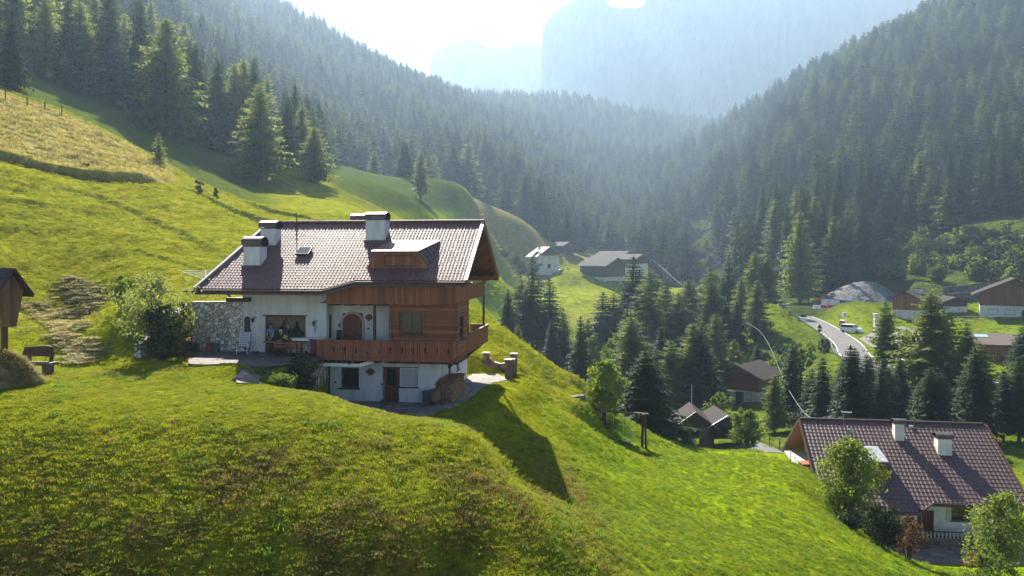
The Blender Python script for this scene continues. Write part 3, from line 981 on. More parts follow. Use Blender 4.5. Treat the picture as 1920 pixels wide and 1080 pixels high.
# ------------------------------------------------------------------ building materials
M_PLASTER = mat("white_plaster", (0.62, 0.63, 0.65), (0.44, 0.45, 0.45), 0.9, 1.6, 0.15, 0.25, (1.6, 1.6, .4), bscale=22, bdist=0.01)
M_PLASTER_V = mat("white_plaster_old", (0.68, 0.67, 0.63), (0.50, 0.49, 0.46), 0.9, 1.0, 0.15, 0.3, bscale=12)
M_BOARD = wood("brown_boards", (0.30, 0.108, 0.045), (0.13, 0.044, 0.020), 0.17)
M_LOG = wood("brown_logs", (0.27, 0.095, 0.042), (0.105, 0.036, 0.018), 0.21, vertical=False)
M_RAIL = wood("red_brown_rail", (0.29, 0.092, 0.043), (0.135, 0.042, 0.021), 0.15)
M_BEAM = mat("dark_beam", (0.085, 0.038, 0.024), (0.040, 0.019, 0.013), 0.6, 2.0, 0.25, 0.3, (3, 3, 0.6))
M_FASCIA = mat("fascia_metal", (0.075, 0.038, 0.042), (0.045, 0.024, 0.028), 0.45, 3.0, 0.4)
M_DOOR = wood("door_wood", (0.160, 0.050, 0.026), (0.085, 0.028, 0.016), 0.12)
M_FRAME = mat("window_frame", (0.090, 0.042, 0.022), (0.050, 0.024, 0.014), 0.5, 4.0, 0.3)
M_TILE = mat("roof_tiles", (0.150, 0.060, 0.054), (0.075, 0.031, 0.032), 0.52, 5.0, 0.42, 0.15, bscale=30, bdist=0.005)
M_TILE2 = mat("roof_tiles_matt", (0.090, 0.042, 0.038), (0.042, 0.021, 0.021), 0.50, 5.0, 0.5, 0.15, bscale=30, bdist=0.005)
M_CAPM = mat("chimney_metal", (0.110, 0.075, 0.070), (0.060, 0.045, 0.045), 0.38, 2.0, 0.5, metal=0.5)
M_DARKM = mat("dark_metal", (0.035, 0.033, 0.033), (0.02, 0.019, 0.02), 0.5, 3.0, 0.4)
M_WHITE = mat("white_paint", (0.80, 0.80, 0.79), (0.72, 0.72, 0.70), 0.5, 4.0, 0.4)
M_ZINC = mat("zinc", (0.40, 0.41, 0.42), (0.28, 0.29, 0.30), 0.45, 2.0, 0.5, metal=0.6)
M_GREYWOOD = wood("grey_weathered_wood", (0.155, 0.125, 0.100), (0.070, 0.056, 0.046), 0.18)
M_SHINGLE = mat("dark_shingles", (0.060, 0.048, 0.043), (0.030, 0.024, 0.022), 0.9, 2.5, 0.1, 0.5, (1, 1, 4))
M_STONE = stones("wall_stones", 4.0, (0.78, 0.75, 0.70), (0.36, 0.33, 0.30), (0.17, 0.15, 0.13), 0.9)
M_STONE2 = stones("dark_wall_stones", 2.2, (0.26, 0.24, 0.22), (0.09, 0.08, 0.075), (0.05, 0.05, 0.04), 1.0)
M_PAVE = stones("slab_paving", 1.5, (0.30, 0.25, 0.23), (0.15, 0.125, 0.12), (0.10, 0.09, 0.08), 0.3, 0.8, (1, 1, 0.2), 0.05, 0.02)
M_COPE = mat("pale_coping", (0.50, 0.46, 0.41), (0.36, 0.33, 0.30), 0.85, 3.0, 0.2, 0.2)

def glass_mat(name, tint=(0.016, 0.018, 0.016), rough=0.05, spec=0.5):
    m, nt, b = new_mat(name)
    b.inputs['Base Color'].default_value = (*tint, 1)
    b.inputs['Roughness'].default_value = rough
    b.inputs['Specular IOR Level'].default_value = spec
    return m
M_GLASS = glass_mat("window_glass")
M_BLIND = mat("pale_blind", (0.42, 0.42, 0.42), (0.36, 0.36, 0.37), 0.6, 0.6, 0.5)

def wall_cells(mb, axis, u0, u1, z0, z1, t0, t1, holes=(), mi=0):
    """a wall with rectangular openings; axis 'a' runs along x, 'b' along y"""
    us = sorted({u0, u1, *[h[0] for h in holes], *[h[1] for h in holes]})
    zs = sorted({z0, z1, *[h[2] for h in holes], *[h[3] for h in holes]})
    for i in range(len(us) - 1):
        for j in range(len(zs) - 1):
            uc, zc = (us[i] + us[i + 1]) / 2, (zs[j] + zs[j + 1]) / 2
            if any(h[0] < uc < h[1] and h[2] < zc < h[3] for h in holes):
                continue
            if axis == 'a':
                mb.box(us[i], us[i + 1], t0, t1, zs[j], zs[j + 1], mi)
            else:
                mb.box(t0, t1, us[i], us[i + 1], zs[j], zs[j + 1], mi)

def window(root, u0, u1, z0, z1, t, axis='a', bars=(1, 1), fr=0.06, frame_m=None, glass=None, sill=True, sill_m=None, out=-1, name="window"):
    """frame with bars, pane and sill; t is the plane of the frame's face, out = direction of outside along the thickness"""
    def bx(mb, a, b, c, d, e, f):
        lo, hi = (t + e * -out, t + f * -out)
        lo, hi = min(lo, hi), max(lo, hi)
        if axis == 'a':
            mb.box(a, b, lo, hi, c, d)
        else:
            mb.box(lo, hi, a, b, c, d)
    mb = MB()
    bx(mb, u0, u1, z0, z0 + fr, 0, .09); bx(mb, u0, u1, z1 - fr, z1, 0, .09)
    bx(mb, u0, u0 + fr, z0 + fr, z1 - fr, 0, .09); bx(mb, u1 - fr, u1, z0 + fr, z1 - fr, 0, .09)
    k = fr * 0.55
    for i in range(1, bars[0] + 1):
        c = u0 + (u1 - u0) * i / (bars[0] + 1)
        bx(mb, c - k / 2, c + k / 2, z0 + fr, z1 - fr, .012, .075)
    for i in range(1, bars[1] + 1):
        c = z0 + (z1 - z0) * i / (bars[1] + 1)
        bx(mb, u0 + fr, u1 - fr, c - k / 2 - .003, c + k / 2 + .003, .018, .07)
    w = mb.build(name, frame_m or M_FRAME, root)
    p = MB(); bx(p, u0 + fr * .8, u1 - fr * .8, z0 + fr * .8, z1 - fr * .8, .045, .055)
    p.build("pane", glass or M_GLASS, w)
    if sill:
        s = MB(); bx(s, u0 - .10, u1 + .10, z0 - .06, z0 - .004, -.14, .06)
        s.build("sill", sill_m or M_BEAM, w)
    return w

def tiles(a0, a1, ridge, rz, slope, eave_f, va=None, vb=None, sgn=-1, tw=0.20, course=0.27, amp=0.016, lift=0.012, across=8):
    """one slope of rolled tiles: a along the ridge, b across; returns verts and quads"""
    ncol = int(round((a1 - a0) / tw))
    na = ncol * across + 1
    aa = np.linspace(a0, a1, na)
    ph = (aa - a0) / tw * 2 * np.pi
    prof = amp * (np.sin(ph) + 0.35 * np.sin(2 * ph + 0.6))
    eb = np.array([eave_f(x) for x in aa])
    L = abs(ridge - eb).max()
    nc = int(math.ceil(L / (course * math.cos(math.atan(slope)))))
    rows = []
    rng = np.random.default_rng(3)
    for k in range(nc + 1):
        b_t = k * L / nc
        for off in ((0.0,) if k == 0 else ((lift, 0.0) if k < nc else (lift,))):
            d = np.minimum(b_t, abs(ridge - eb))
            z = rz - slope * d + prof + off + rng.normal(size=na) * 0.0015
            b = ridge + sgn * d
            a = aa.copy()
            if va:
                a = np.maximum(a, va(b))
            if vb:
                a = np.minimum(a, vb(b))
            rows.append(np.stack([a, b, z], 1))
    v = np.concatenate(rows)
    i = np.arange(len(rows) - 1)[:, None] * na + np.arange(na - 1)[None, :]
    q = np.stack([i, i + 1, i + na + 1, i + na], -1).reshape(-1, 4)
    if sgn < 0:
        q = q[:, ::-1]
    pp = v[q]
    ar = np.linalg.norm(np.cross(pp[:, 2] - pp[:, 0], pp[:, 3] - pp[:, 1]), axis=1)
    return v, q[ar > 1e-6]

def boards_rail(mb, p0, p1, z0, z1, bw=0.15, gap=0.012, th=0.028, cut=0.0, rng=None):
    """a run of upright boards between two plan points; with cut, some boards are notched"""
    p0, p1 = Vector((*p0, 0)), Vector((*p1, 0))
    L = (p1 - p0).length
    d = (p1 - p0) / L
    n = max(1, int(L / (bw + gap)))
    w = L / n
    for i in range(n):
        c = p0 + d * (w * (i + .5))
        hw = (w - gap) / 2
        if cut and i % 4 == 1:
            for (zz0, zz1, k) in ((z0, z0 + (z1 - z0) * .32, 1), (z0 + (z1 - z0) * .32, z0 + (z1 - z0) * .46, .55), (z0 + (z1 - z0) * .46, z0 + (z1 - z0) * .62, .3), (z0 + (z1 - z0) * .62, z0 + (z1 - z0) * .72, .6), (z0 + (z1 - z0) * .72, z1, 1)):
                a, b = c - d * hw, c + d * hw * (2 * k - 1)
                mb.beam((a.x, a.y, (zz0 + zz1) / 2), (b.x, b.y, (zz0 + zz1) / 2), th, zz1 - zz0)
        else:
            a, b = c - d * hw, c + d * hw
            mb.beam((a.x, a.y, (z0 + z1) / 2), (b.x, b.y, (z0 + z1) / 2), th, z1 - z0)

def chimney(root, a0, a1, b0, b1, z0, z1, cap=0.42, over=0.09, mw=None, arched=True, fl=0.0):
    mb = MB().box(a0, a1, b0, b1, z0, z1)
    o = mb.build("chimney", mw or M_PLASTER, root, bevel=0.015)
    MB().box(a0 - .06, a1 + .06, b0 - .12, b0 - .003, z0, z0 + (fl if fl else .02)).build("flashing", M_FASCIA, o)
    c = MB()
    bc, hb = (b0 + b1) / 2, (b1 - b0) / 2 + over
    c.box(a0 - .03, a1 + .03, b0 - .03, b1 + .03, z1 - .06, z1 + .0025)
    pr = [(bc - hb, z1 + .02)] + [(bc - hb * math.cos(t), z1 + .02 + cap * (0.35 + 0.65 * math.sin(t)) if arched else z1 + .02 + cap * math.sin(t) ** .5) for t in np.linspace(0, math.pi, 13)] + [(bc + hb, z1 + .02)]
    inner = [(bc + (p - bc) * .86, z1 + .02 + (q - z1 - .02) * .90) for p, q in pr]
    n = len(pr)
    vs = [(a0 - over, p, q) for p, q in pr] + [(a1 + over, p, q) for p, q in pr] + [(a0 - over, p, q) for p, q in inner] + [(a1 + over, p, q) for p, q in inner]
    fs = []
    for i in range(n - 1):
        fs += [(i, i + 1, n + i + 1, n + i), (2 * n + i + 1, 2 * n + i, 3 * n + i, 3 * n + i + 1), (i + 1, i, 2 * n + i, 2 * n + i + 1), (n + i, n + i + 1, 3 * n + i + 1, 3 * n + i)]
    c.add(vs, fs)
    c.build("chimney_cap", M_CAPM, o)
    f = MB().box((a0 + a1) / 2 - (a1 - a0) * .3, (a0 + a1) / 2 + (a1 - a0) * .3, bc - (b1 - b0) * .3, bc + (b1 - b0) * .3, z1, z1 + cap * .62)
    f.build("flue", M_DARKM, o)
    return o

# ------------------------------------------------------------------ the chalet
def chalet():
    H = empty("chalet", tuple(HC), H_ANG, "large white and brown alpine chalet with wooden balconies on the sunny hill", "house")
    RB, RZ, SL = 3.5, 10.43, 0.6415
    def rz(b):
        return RZ - SL * abs(b - RB)
    # --- walls
    mb = MB()
    wall_cells(mb, 'a', -6.42, 0.0, 0.0, 2.60, 0.0, 0.30, [(-5.56, -4.47, .75, 1.92), (-3.07, -2.10, 0.0, 1.98), (-2.10, -0.97, .87, 1.98)])
    wall_cells(mb, 'b', 0.30, 9.2, 0.0, 2.60, -0.30, 0.0, [(1.2, 2.0, .05, 2.0), (3.5, 4.3, 1.1, 2.0), (5.9, 6.7, 1.0, 1.9)])
    mb.box(-6.42, -0.30, 8.9, 9.2, 0, 2.6)
    mb.box(-6.42, -6.12, .30, 8.9, 0, 2.6)
    mb.build("ground_floor_wall", M_PLASTER, H)
    mb = MB()
    wall_cells(mb, 'a', -11.58, -6.43, 2.50, rz(0.0) - .22, 0.0, 0.30, [(-10.18, -8.95, 2.70, 4.86), (-8.95, -7.69, 3.62, 4.86), (-11.48, -11.10, 2.70, 4.62)])
    mb.prism([(0.30, 2.5), (9.2, 2.5), (9.2, rz(9.2) - .2), (3.5, RZ - .22), (0.30, rz(.3) - .2)], -11.58, -11.28, axis='x')
    wall_cells(mb, 'b', 0.30, 1.1, 2.7, rz(0) - .22, -6.73, -6.43, [(.42, .85, 3.56, 4.93)])
    wall_cells(mb, 'a', -6.43, -2.35, 2.70, 6.0, 1.1, 1.4, [(-5.84, -4.62, 2.70, 4.98)])
    mb.box(-11.28, -0.3, 8.9, 9.2, 2.6, rz(9.0) - .15)
    mb.build("main_floor_wall", M_PLASTER, H)
    mb = MB()
    mb.box(-6.43, -.02, 0.35, 0.65, 5.9, rz(.35) - .22)
    mb.prism([(0.65, 2.6), (9.19, 2.6), (9.19, rz(9.2) - .2), (3.5, RZ - .22), (0.65, rz(.65) - .2)], -0.02, 0.13, axis='x')
    mb.build("gable_wall", M_BOARD, H)
    # --- log bay
    mb = MB()
    wall_cells(mb, 'a', -2.48, 1.35, 2.44, 5.75, -.5, -.3, [(-1.88, -.58, 3.98, 5.18)])
    wall_cells(mb, 'b', -.3, 2.6, 2.44, 5.75, 1.15, 1.35, [(.5, 1.5, 3.6, 4.9)])
    mb.box(-2.48, -2.28, -.3, 1.1, 2.72, 5.75)
    mb.box(.13, 1.15, 2.4, 2.6, 2.44, 5.75)
    mb.box(-2.28, 1.15, -.3, 2.4, 2.44, 2.62)
    for z in np.arange(2.65, 5.7, .21):                 # log ends at the corner
        mb.box(1.35, 1.41, -.42, -.36, z, z + .14); mb.box(1.20, 1.30, -.56, -.5, z + .02, z + .16)
    mb.build("log_bay", M_LOG, H)
    MB().box(-2.6, 1.43, -.56, 2.6, 2.30, 2.437).build("bay_sill_beam", M_BEAM, H)
    MB().box(-2.5, -2.35, -.57, -.505, 2.73, 5.7).box(-.55, -.42, -.55, -.505, 3.85, 5.3).box(-2.05, -1.91, -.55, -.505, 3.85, 5.3).box(-2.05, -.42, -.56, -.505, 5.2, 5.34).build("bay_trim", M_LOG, H)
    window(H, -1.88, -.58, 3.98, 5.18, -.47, bars=(1, 1))
    window(H, .5, 1.5, 3.6, 4.9, 1.32, 'b', bars=(1, 1), out=1)
    # --- ground floor openings
    w = window(H, -5.56, -4.47, .78, 1.92, .14, bars=(1, 0), sill=False)
    MB().box(-5.75, -4.38, -.10, .05, .69, .752).build("sill", M_BEAM, w)
    d = MB().box(-3.07, -2.98, .10, .22, 0.0, 1.98).box(-2.19, -2.10, .10, .22, 0, 1.98).box(-2.98, -2.19, .10, .22, 1.90, 1.98).box(-2.98, -2.19, .13, .19, .02, .95).box(-2.98, -2.85, .13, .19, .95, 1.9).box(-2.32, -2.19, .13, .19, .95, 1.9)
    d = d.build("door", M_DOOR, H)
    MB().box(-2.85, -2.32, .15, .165, .95, 1.9).build("pane", M_GLASS, d)
    MB().box(-2.95, -2.91, .05, .13, .98, 1.02).box(-2.95, -2.83, .05, .075, .98, 1.02).build("handle", M_DARKM, d)
    w = window(H, -2.08, -.97, .89, 1.98, .10, bars=(0, 0), glass=M_BLIND, fr=.05, frame_m=M_PLASTER_V, sill=False)
    MB().box(-2.10, -.90, -.06, .09, .835, .872).build("sill", M_DARKM, w)
    MB().box(-3.15, -.92, -.012, -.002, 1.985, 2.03).build("lintel_edge", M_DARKM, H)
    d = MB().box(-.2, -.12, 1.2, 2.0, .05, 2.0).build("door", M_WHITE, H)
    for b0, z0 in ((3.5, 1.1), (5.9, 1.0)):
        window(H, b0, b0 + .8, z0, z0 + .9, -.10, 'b', bars=(1, 0), out=1, sill_m=M_DARKM)
    # --- main floor openings
    mb = MB().box(-10.18, -10.10, .10, .2, 2.70, 4.86).box(-7.77, -7.69, .10, .2, 3.66, 4.86).box(-10.10, -7.77, .10, .2, 4.78, 4.86).box(-8.99, -8.91, .10, .2, 2.7, 4.78).box(-8.91, -7.77, .10, .2, 3.66, 3.73)
    w = mb.build("picture_window", M_FRAME, H)
    MB().box(-10.10, -8.99, .14, .15, 2.72, 4.78).build("pane", M_GLASS, w)
    MB().box(-8.91, -7.77, .14, .15, 3.73, 4.78).build("pane", M_GLASS, w)
    MB().box(-8.95, -7.55, -.12, .09, 3.565, 3.618).build("sill", M_BEAM, w)
    MB().box(-10.32, -7.6, -.05, -.002, 4.865, 4.925).build("window_lintel", M_DARKM, H)
    window(H, .42, .85, 3.56, 4.93, -6.45, 'b', bars=(0, 0), fr=.05, out=1, sill=False)
    # arched front door with a pale stone surround
    ca, rr, zs = -5.23, .60, 4.36
    arc = [(ca + rr * math.cos(t), zs + rr * math.sin(t)) for t in np.linspace(0, math.pi, 17)]
    dr = MB().prism([(ca + rr, 2.70)] + arc + [(ca - rr, 2.70)], 1.05, 1.09).build("arched_door", M_DOOR, H)
    MB().box(ca + .42, ca + .46, .98, 1.05, 3.6, 3.8).build("handle", M_DARKM, dr)
    out = [(ca + (rr + .13) * math.cos(t), zs + (rr + .13) * math.sin(t)) for t in np.linspace(0, math.pi, 17)]
    mb = MB()
    for i in range(16):
        mb.prism([arc[i], out[i], out[i + 1], arc[i + 1]], 1.02, 1.098)
    mb.box(ca + rr, ca + rr + .13, 1.02, 1.098, 2.7, zs).box(ca - rr - .13, ca - rr, 1.02, 1.098, 2.7, zs)
    mb.build("door_surround", mat("pink_stone", (.42, .33, .31), (.30, .24, .23), .8, 3), H)
    ca, rr, zs = -11.29, .19, 4.62
    arc = [(ca + rr * math.cos(t), zs + rr * math.sin(t)) for t in np.linspace(0, math.pi, 13)]
    MB().prism([(ca + rr, 2.70)] + arc + [(ca - rr, 2.70)], -.012, .28).build("arched_niche", M_DARKM, H)
    # --- floors
    MB().box(-6.42, -.3, .3, 8.9, 2.601, 2.695).box(-6.4, -2.5, .3, 1.09, 2.70, 2.72).build("floor_slab", M_COPE, H)
    MB().box(-6.43, 1.35, -.98, .34, 5.70, 5.735).box(.14, 1.3, .34, 8.4, 5.70, 5.735).build("gallery_floor", M_BEAM, H)
    # --- balcony on the main floor
    mb = MB().box(-6.36, 1.37, -1.55, -.56, 2.58, 2.70).box(-6.36, -2.52, -.56, -.001, 2.58, 2.70)
    for a in (-5.9, -5.0, -4.1, -3.05, -2.05, -1.05, .05, 1.0):
        mb.prism([(-1.5, 2.575), (-1.35, 2.40), (-.56, 2.34), (-.01 if a < 0 else -.57, 2.34), (-.01 if a < 0 else -.57, 2.575)], a - .07, a + .07, axis='x')
    mb.build("balcony_floor", M_BEAM, H)
    mb = MB()
    P0, P1, P2 = (1.37, -1.6), (-6.30, -1.6), (-6.95, -1.05)
    boards_rail(mb, P1, P0, 2.66, 3.62, cut=1)
    boards_rail(mb, P2, P1, 2.66, 3.58, cut=1)
    boards_rail(mb, P0, (1.37, -.62), 2.66, 3.62)
    mb.box(-6.32, 1.44, -1.68, -1.54, 3.62, 3.70).box(-6.3, 1.42, -1.66, -1.585, 2.56, 2.74).box(1.33, 1.43, -1.54, -.6, 3.62, 3.70)
    mb.beam((-6.99, -1.02, 3.62), (-6.26, -1.62, 3.655), .14, .08)
    mb.beam((-6.95, -1.05, 2.65), (-6.27, -1.63, 2.65), .07, .18)
    for a in (-6.28, -4.3, -2.4, -.5, 1.36):
        mb.box(a - .06, a + .06, -1.64, -1.56, 2.42, 3.66)
    mb.build("balcony_rail", M_RAIL, H)
    # --- balcony along the side
    mb = MB().box(.14, 1.33, 2.61, 9.6, 2.58, 2.70)
    for b in (3.4, 5.4, 7.4, 9.2):
        mb.prism([(.005, 1.55), (.13, 1.55), (1.25, 2.45), (1.25, 2.575), (.005, 2.575)], b - .07, b + .07, axis='y')
    mb.build("side_balcony_floor", M_BEAM, H)
    mb = MB()
    boards_rail(mb, (1.37, 2.64), (1.37, 9.6), 2.52, 3.62, cut=0)
    boards_rail(mb, (1.37, 9.6), (.14, 9.6), 2.52, 3.62)
    mb.box(1.31, 1.45, 2.62, 9.68, 3.62, 3.70).box(.14, 1.31, 9.54, 9.68, 3.62, 3.70)
    mb.build("side_balcony_rail", M_RAIL, H)
    MB().box(1.24, 1.38, 8.24, 8.38, 3.70, 6.9).build("balcony_post", M_BOARD, H)
    MB().box(-3.38, -3.24, -.75, -.61, 2.7, 5.70).build("balcony_post", M_BEAM, H)
    # --- gallery on the upper floor
    mb = MB()
    boards_rail(mb, (-6.0, -1.0), (1.38, -1.0), 5.74, 6.64, gap=.004)
    boards_rail(mb, (1.38, -.98), (1.38, 8.3), 5.74, 6.60, gap=.012)
    mb.box(-6.02, 1.46, -1.09, -.96, 6.58, 6.66).box(-6.02, 1.44, -1.07, -1.015, 5.66, 5.80).box(1.33, 1.45, -.96, 8.4, 6.58, 6.66)
    for a in (.75, 1.38):
        mb.box(a - .06, a + .06, -1.07, -.94, 5.6, 6.7)
    mb.build("gallery_rail", M_BOARD, H)
    mb = MB()
    for a in (-5.7, -4.75, -3.85, -2.9):
        mb.box(a - .25, a + .25, -1.0, 1.09, 5.56, 5.695)
    mb.build("gallery_joists", M_BEAM, H)
    MB().box(.55, 1.3, -.9, -.55, 5.30, 5.65).box(.9, 1.3, -.62, -.51, 4.9, 5.3).build("corner_bracket", M_LOG, H)
    # --- canopy edge under the balcony
    c = MB().box(-6.38, -3.95, -1.50, -1.40, 2.20, 2.38)
    c.beam((-3.95, -1.45, 2.29), (-3.2, -.75, 2.45), .10, .18)
    c.box(-6.36, -3.9, -1.40, -.01, 2.30, 2.335)
    c = c.build("canopy", M_WHITE, H)
    MB().box(-6.28, -6.14, -1.56, -1.502, 2.33, 2.42).build("bracket", M_DARKM, c)
    MB().box(-4.55, -4.43, -1.56, -1.502, 2.33, 2.42).build("bracket", M_DARKM, c)
    MB().box(-3.9, -3.8, -1.47, -1.38, 2.40, 2.50).build("bracket", M_DARKM, c)
    MB().tube([(-6.22, -.07, 0), (-6.22, -.07, 2.55)], .055).tube([(-6.62, -.08, 0), (-6.62, -.08, 2.0)], .05).build("downpipe", M_DARKM, H)
    # --- roof
    def eave(a):
        return float(np.interp(a, [-14, -5.65, -4.02, 3], [-2.55, -2.55, -1.8, -1.8]))
    va = lambda b: -11.5 - 1.57 * np.clip((RB - b) / 6.05, 0, 1)
    v, q = tiles(-13.1, 2.15, RB, RZ, SL, eave, va)
    roof = np_mesh("roof", v, q, M_TILE, parent=H)
    v, q = tiles(-11.5, 2.15, RB, RZ, SL, lambda a: 9.0, None, None, sgn=1, across=4)
    np_mesh("back_roof", v, q, M_TILE, parent=roof)
    # deck below the tiles
    mb = MB()
    pol = [(-11.5, RB), (-13.07, -2.5), (-5.65, -2.5), (-4.02, -1.75), (2.15, -1.75), (2.15, RB)]
    pol = pol[::-1]
    top = [(a, b, rz(b) - .07) for a, b in pol]; bot = [(a, b, rz(b) - .20) for a, b in pol]
    n = len(pol)
    mb.add(top + bot, [tuple(range(n)), tuple(range(n, 2 * n))[::-1]] + [(i, n + i, n + (i + 1) % n, (i + 1) % n) for i in range(n)])
    mb.prism([(RB + .002, RZ - .07), (9.0, rz(9.0) - .07), (9.0, rz(9.0) - .20), (RB + .002, RZ - .20)], -11.5, 2.15, axis='x')
    mb.build("soffit", M_BOARD, roof)
    mb = MB()
    for a in np.arange(-12.7, -5.5, .78):
        mb.prism([(-2.46, rz(-2.46) - .205), (-2.46, rz(-2.46) - .32), (-.005, rz(0) - .35), (-.005, rz(0) - .205)], a - .06, a + .06, axis='x')
    for a in np.arange(-4.6, 2.0, .78):
        mb.prism([(-1.74, rz(-1.74) - .205), (-1.74, rz(-1.74) - .32), (.34, rz(.34) - .35), (.34, rz(.34) - .205)], a - .06, a + .06, axis='x')
    mb.build("rafters", M_BEAM, roof)
    for b in (-1.0, 3.4, 8.0):
        MB().box(.13, 2.05, b - .1, b + .1, rz(b) - .52, rz(b) - .24).build("purlin", M_BEAM, roof)
    # eaves board with gutter, bargeboards, ridge
    mb = MB()
    line = [(-13.1, -2.60), (-5.65, -2.60), (-4.02, -1.85), (2.2, -1.85)]
    for i in range(3):
        (a0, b0), (a1, b1) = line[i], line[i + 1]
        mb.beam((a0, b0 + .03, rz(b0) - .17), (a1, b1 + .03, rz(b1) - .17), .06, .26)
        mb.tube([(a0, b0 - .06, rz(b0) - .10), (a1, b1 - .06, rz(b1) - .10)], .075, 10)
    mb.tube([(2.2, -1.9, rz(-1.85) - .10), (2.55, -1.9, rz(-1.85) - .11)], .05, 8)
    mb.tube([(-13.1, -2.6, rz(-2.6) - .12), (-13.9, -2.6, rz(-2.6) - .12)], .05, 8)
    mb.build("gutter", M_FASCIA, roof)
    mb = MB()
    mb.beam((2.17, -1.84, rz(-1.84) - .09), (2.17, RB, RZ - .09), .07, .32)
    mb.beam((2.17, RB, RZ - .09), (2.17, 9.05, rz(9.05) - .09), .07, .32)
    mb.build("bargeboard", M_BOARD, roof)
    mb = MB()
    mb.beam((2.16, -1.86, rz(-1.86) + .075), (2.16, RB, RZ + .075), .20, .03)
    mb.beam((2.16, RB, RZ + .075), (2.16, 9.05, rz(9.05) + .075), .20, .03)
    mb.build("verge_flashing", M_ZINC, roof)
    MB().beam((-13.10, -2.6, rz(-2.6) + .03), (-11.52, RB, RZ + .05), .16, .16).build("verge_flashing", M_ZINC, roof)
    mb = MB()
    for i, a in enumerate(np.arange(-11.45, 2.1, .36)):
        mb.tube([(a, RB, RZ + .04), (a + .37, RB, RZ + .055)], [.105, .12], 10)
    mb.build("ridge_tiles", M_TILE, roof)
    # --- chimneys
    chimney(H, -11.15, -10.15, -.75, .15, 7.2, 8.95, .52, fl=.62)
    chimney(H, -11.0, -10.1, 1.1, 2.0, 8.4, 10.05, .42, .10, fl=.60)
    chimney(H, -4.62, -3.45, 1.6, 2.6, 8.9, 10.55, .42, .06, fl=.40)
    chimney(H, -6.5, -5.62, 4.4, 5.2, 9.4, 10.6, .42, .07)
    # --- dormer with flared cheeks
    D0 = -.80
    ft0, ft1, fb0, fb1 = (-3.15, 8.66), (-.75, 8.66), (-3.75, rz(D0) - .05), (-.02, rz(D0) - .05)
    bt0, bt1 = (-2.95, 1.62, 9.24), (-.12, 1.62, 9.24)
    mb = MB().prism([fb0, fb1, ft1, ft0], D0, D0 + .08)
    dm = mb.build("dormer", M_BOARD, H)
    for (f1, b1_, f2) in (((ft1[0], D0, ft1[1]), bt1, (fb1[0], D0 - .02, fb1[1])), ((ft0[0], D0, ft0[1]), bt0, (fb0[0], D0 - .02, fb0[1]))):
        mb = MB()
        n_ = 6
        A, B, C_ = Vector(f1), Vector(b1_), Vector(f2)
        for i in range(n_):
            t0, t1 = i / n_, (i + .78) / n_
            p = [A.lerp(B, t0), A.lerp(B, t1), C_.lerp(B, t1), C_.lerp(B, t0)]
            mb.add([tuple(x) for x in p] + [tuple(x + Vector((-.04, .0, -.05))) for x in p], [(0, 1, 2, 3), (7, 6, 5, 4), (0, 4, 5, 1), (1, 5, 6, 2), (2, 6, 7, 3), (3, 7, 4, 0)])
        mb.build("cheek", M_FASCIA, dm)
    mb = MB()
    for (f1, b1_, f2) in (((ft1[0] - .06, D0 + .05, ft1[1] - .06), (bt1[0] - .06, bt1[1], bt1[2] - .05), (fb1[0] - .06, D0 + .05, fb1[1])), ((ft0[0] + .06, D0 + .05, ft0[1] - .06), (bt0[0] + .06, bt0[1], bt0[2] - .05), (fb0[0] + .06, D0 + .05, fb0[1]))):
        MB().add([f1, b1_, f2], [(0, 1, 2)]).build("cheek_boarding", M_BEAM, dm)
    z1 = 8.66
    mb = MB().add([(-3.40, D0 - .30, z1 - .02), (-.70, D0 - .30, z1 - .02), (bt1[0] + .04, 1.64, 9.27), (bt0[0] - .04, 1.64, 9.27), (-3.40, D0 - .30, z1 - .09), (-.70, D0 - .30, z1 - .09), (bt1[0] + .04, 1.64, 9.2), (bt0[0] - .04, 1.64, 9.2)], [(0, 1, 2, 3), (7, 6, 5, 4), (0, 4, 5, 1), (1, 5, 6, 2), (2, 6, 7, 3), (3, 7, 4, 0)])
    mb.build("dormer_roof", M_TILE, dm)
    window(dm, -2.72, -.92, 7.74, 8.42, D0 - .04, bars=(1, 0), fr=.09, sill=False)
    # --- skylight
    b0, b1 = .28, .95
    def on(a, b, o):
        return (a, b - o * .54, rz(b) + o * .84)
    mb = MB()
    vs = [on(-8.45, b0, .05), on(-7.6, b0, .05), on(-7.6, b1, .05), on(-8.45, b1, .05), on(-8.45, b0, .16), on(-7.6, b0, .16), on(-7.6, b1, .16), on(-8.45, b1, .16)]
    mb.add(vs, [(4, 5, 6, 7), (0, 1, 5, 4), (1, 2, 6, 5), (2, 3, 7, 6), (3, 0, 4, 7)])
    sk = mb.build("skylight", M_DARKM, H)
    MB().add([on(-8.38, b0 + .06, .165), on(-7.67, b0 + .06, .165), on(-7.67, b1 - .06, .165), on(-8.38, b1 - .06, .165)], [(0, 1, 2, 3)]).build("pane", glass_mat("skylight_glass", (.05, .055, .06), .15, 1.0), sk)
    # --- lightning rod stand near the ridge
    MB().tube([(-9.55, 3.1, 10.1), (-9.62, 3.1, 11.0)], .03, 6).tube([(-9.55, 2.9, 10.0), (-9.6, 3.1, 10.6)], .025, 6).ball((-9.62, 3.1, 11.03), .05).build("vent_pipe", M_DARKM, roof)
    # --- plaques and lamps on the walls
    def dia(a, z, w, h, b, nm, m):
        MB().prism([(a - w, z), (a - w * .35, z - h * .75), (a, z - h), (a + w * .35, z - h * .75), (a + w, z), (a + w * .35, z + h * .7), (a, z + h), (a - w * .35, z + h * .7)], b - .04, b - .002).build(nm, m, H)
    dia(-3.77, 1.72, .30, .23, 0.0, "plaque", M_DOOR)
    dia(-4.23, 4.75, .27, .22, 1.1, "plaque", M_DOOR)
    dia(-6.02, 4.28, .10, .16, 1.1, "plaque", M_DOOR)
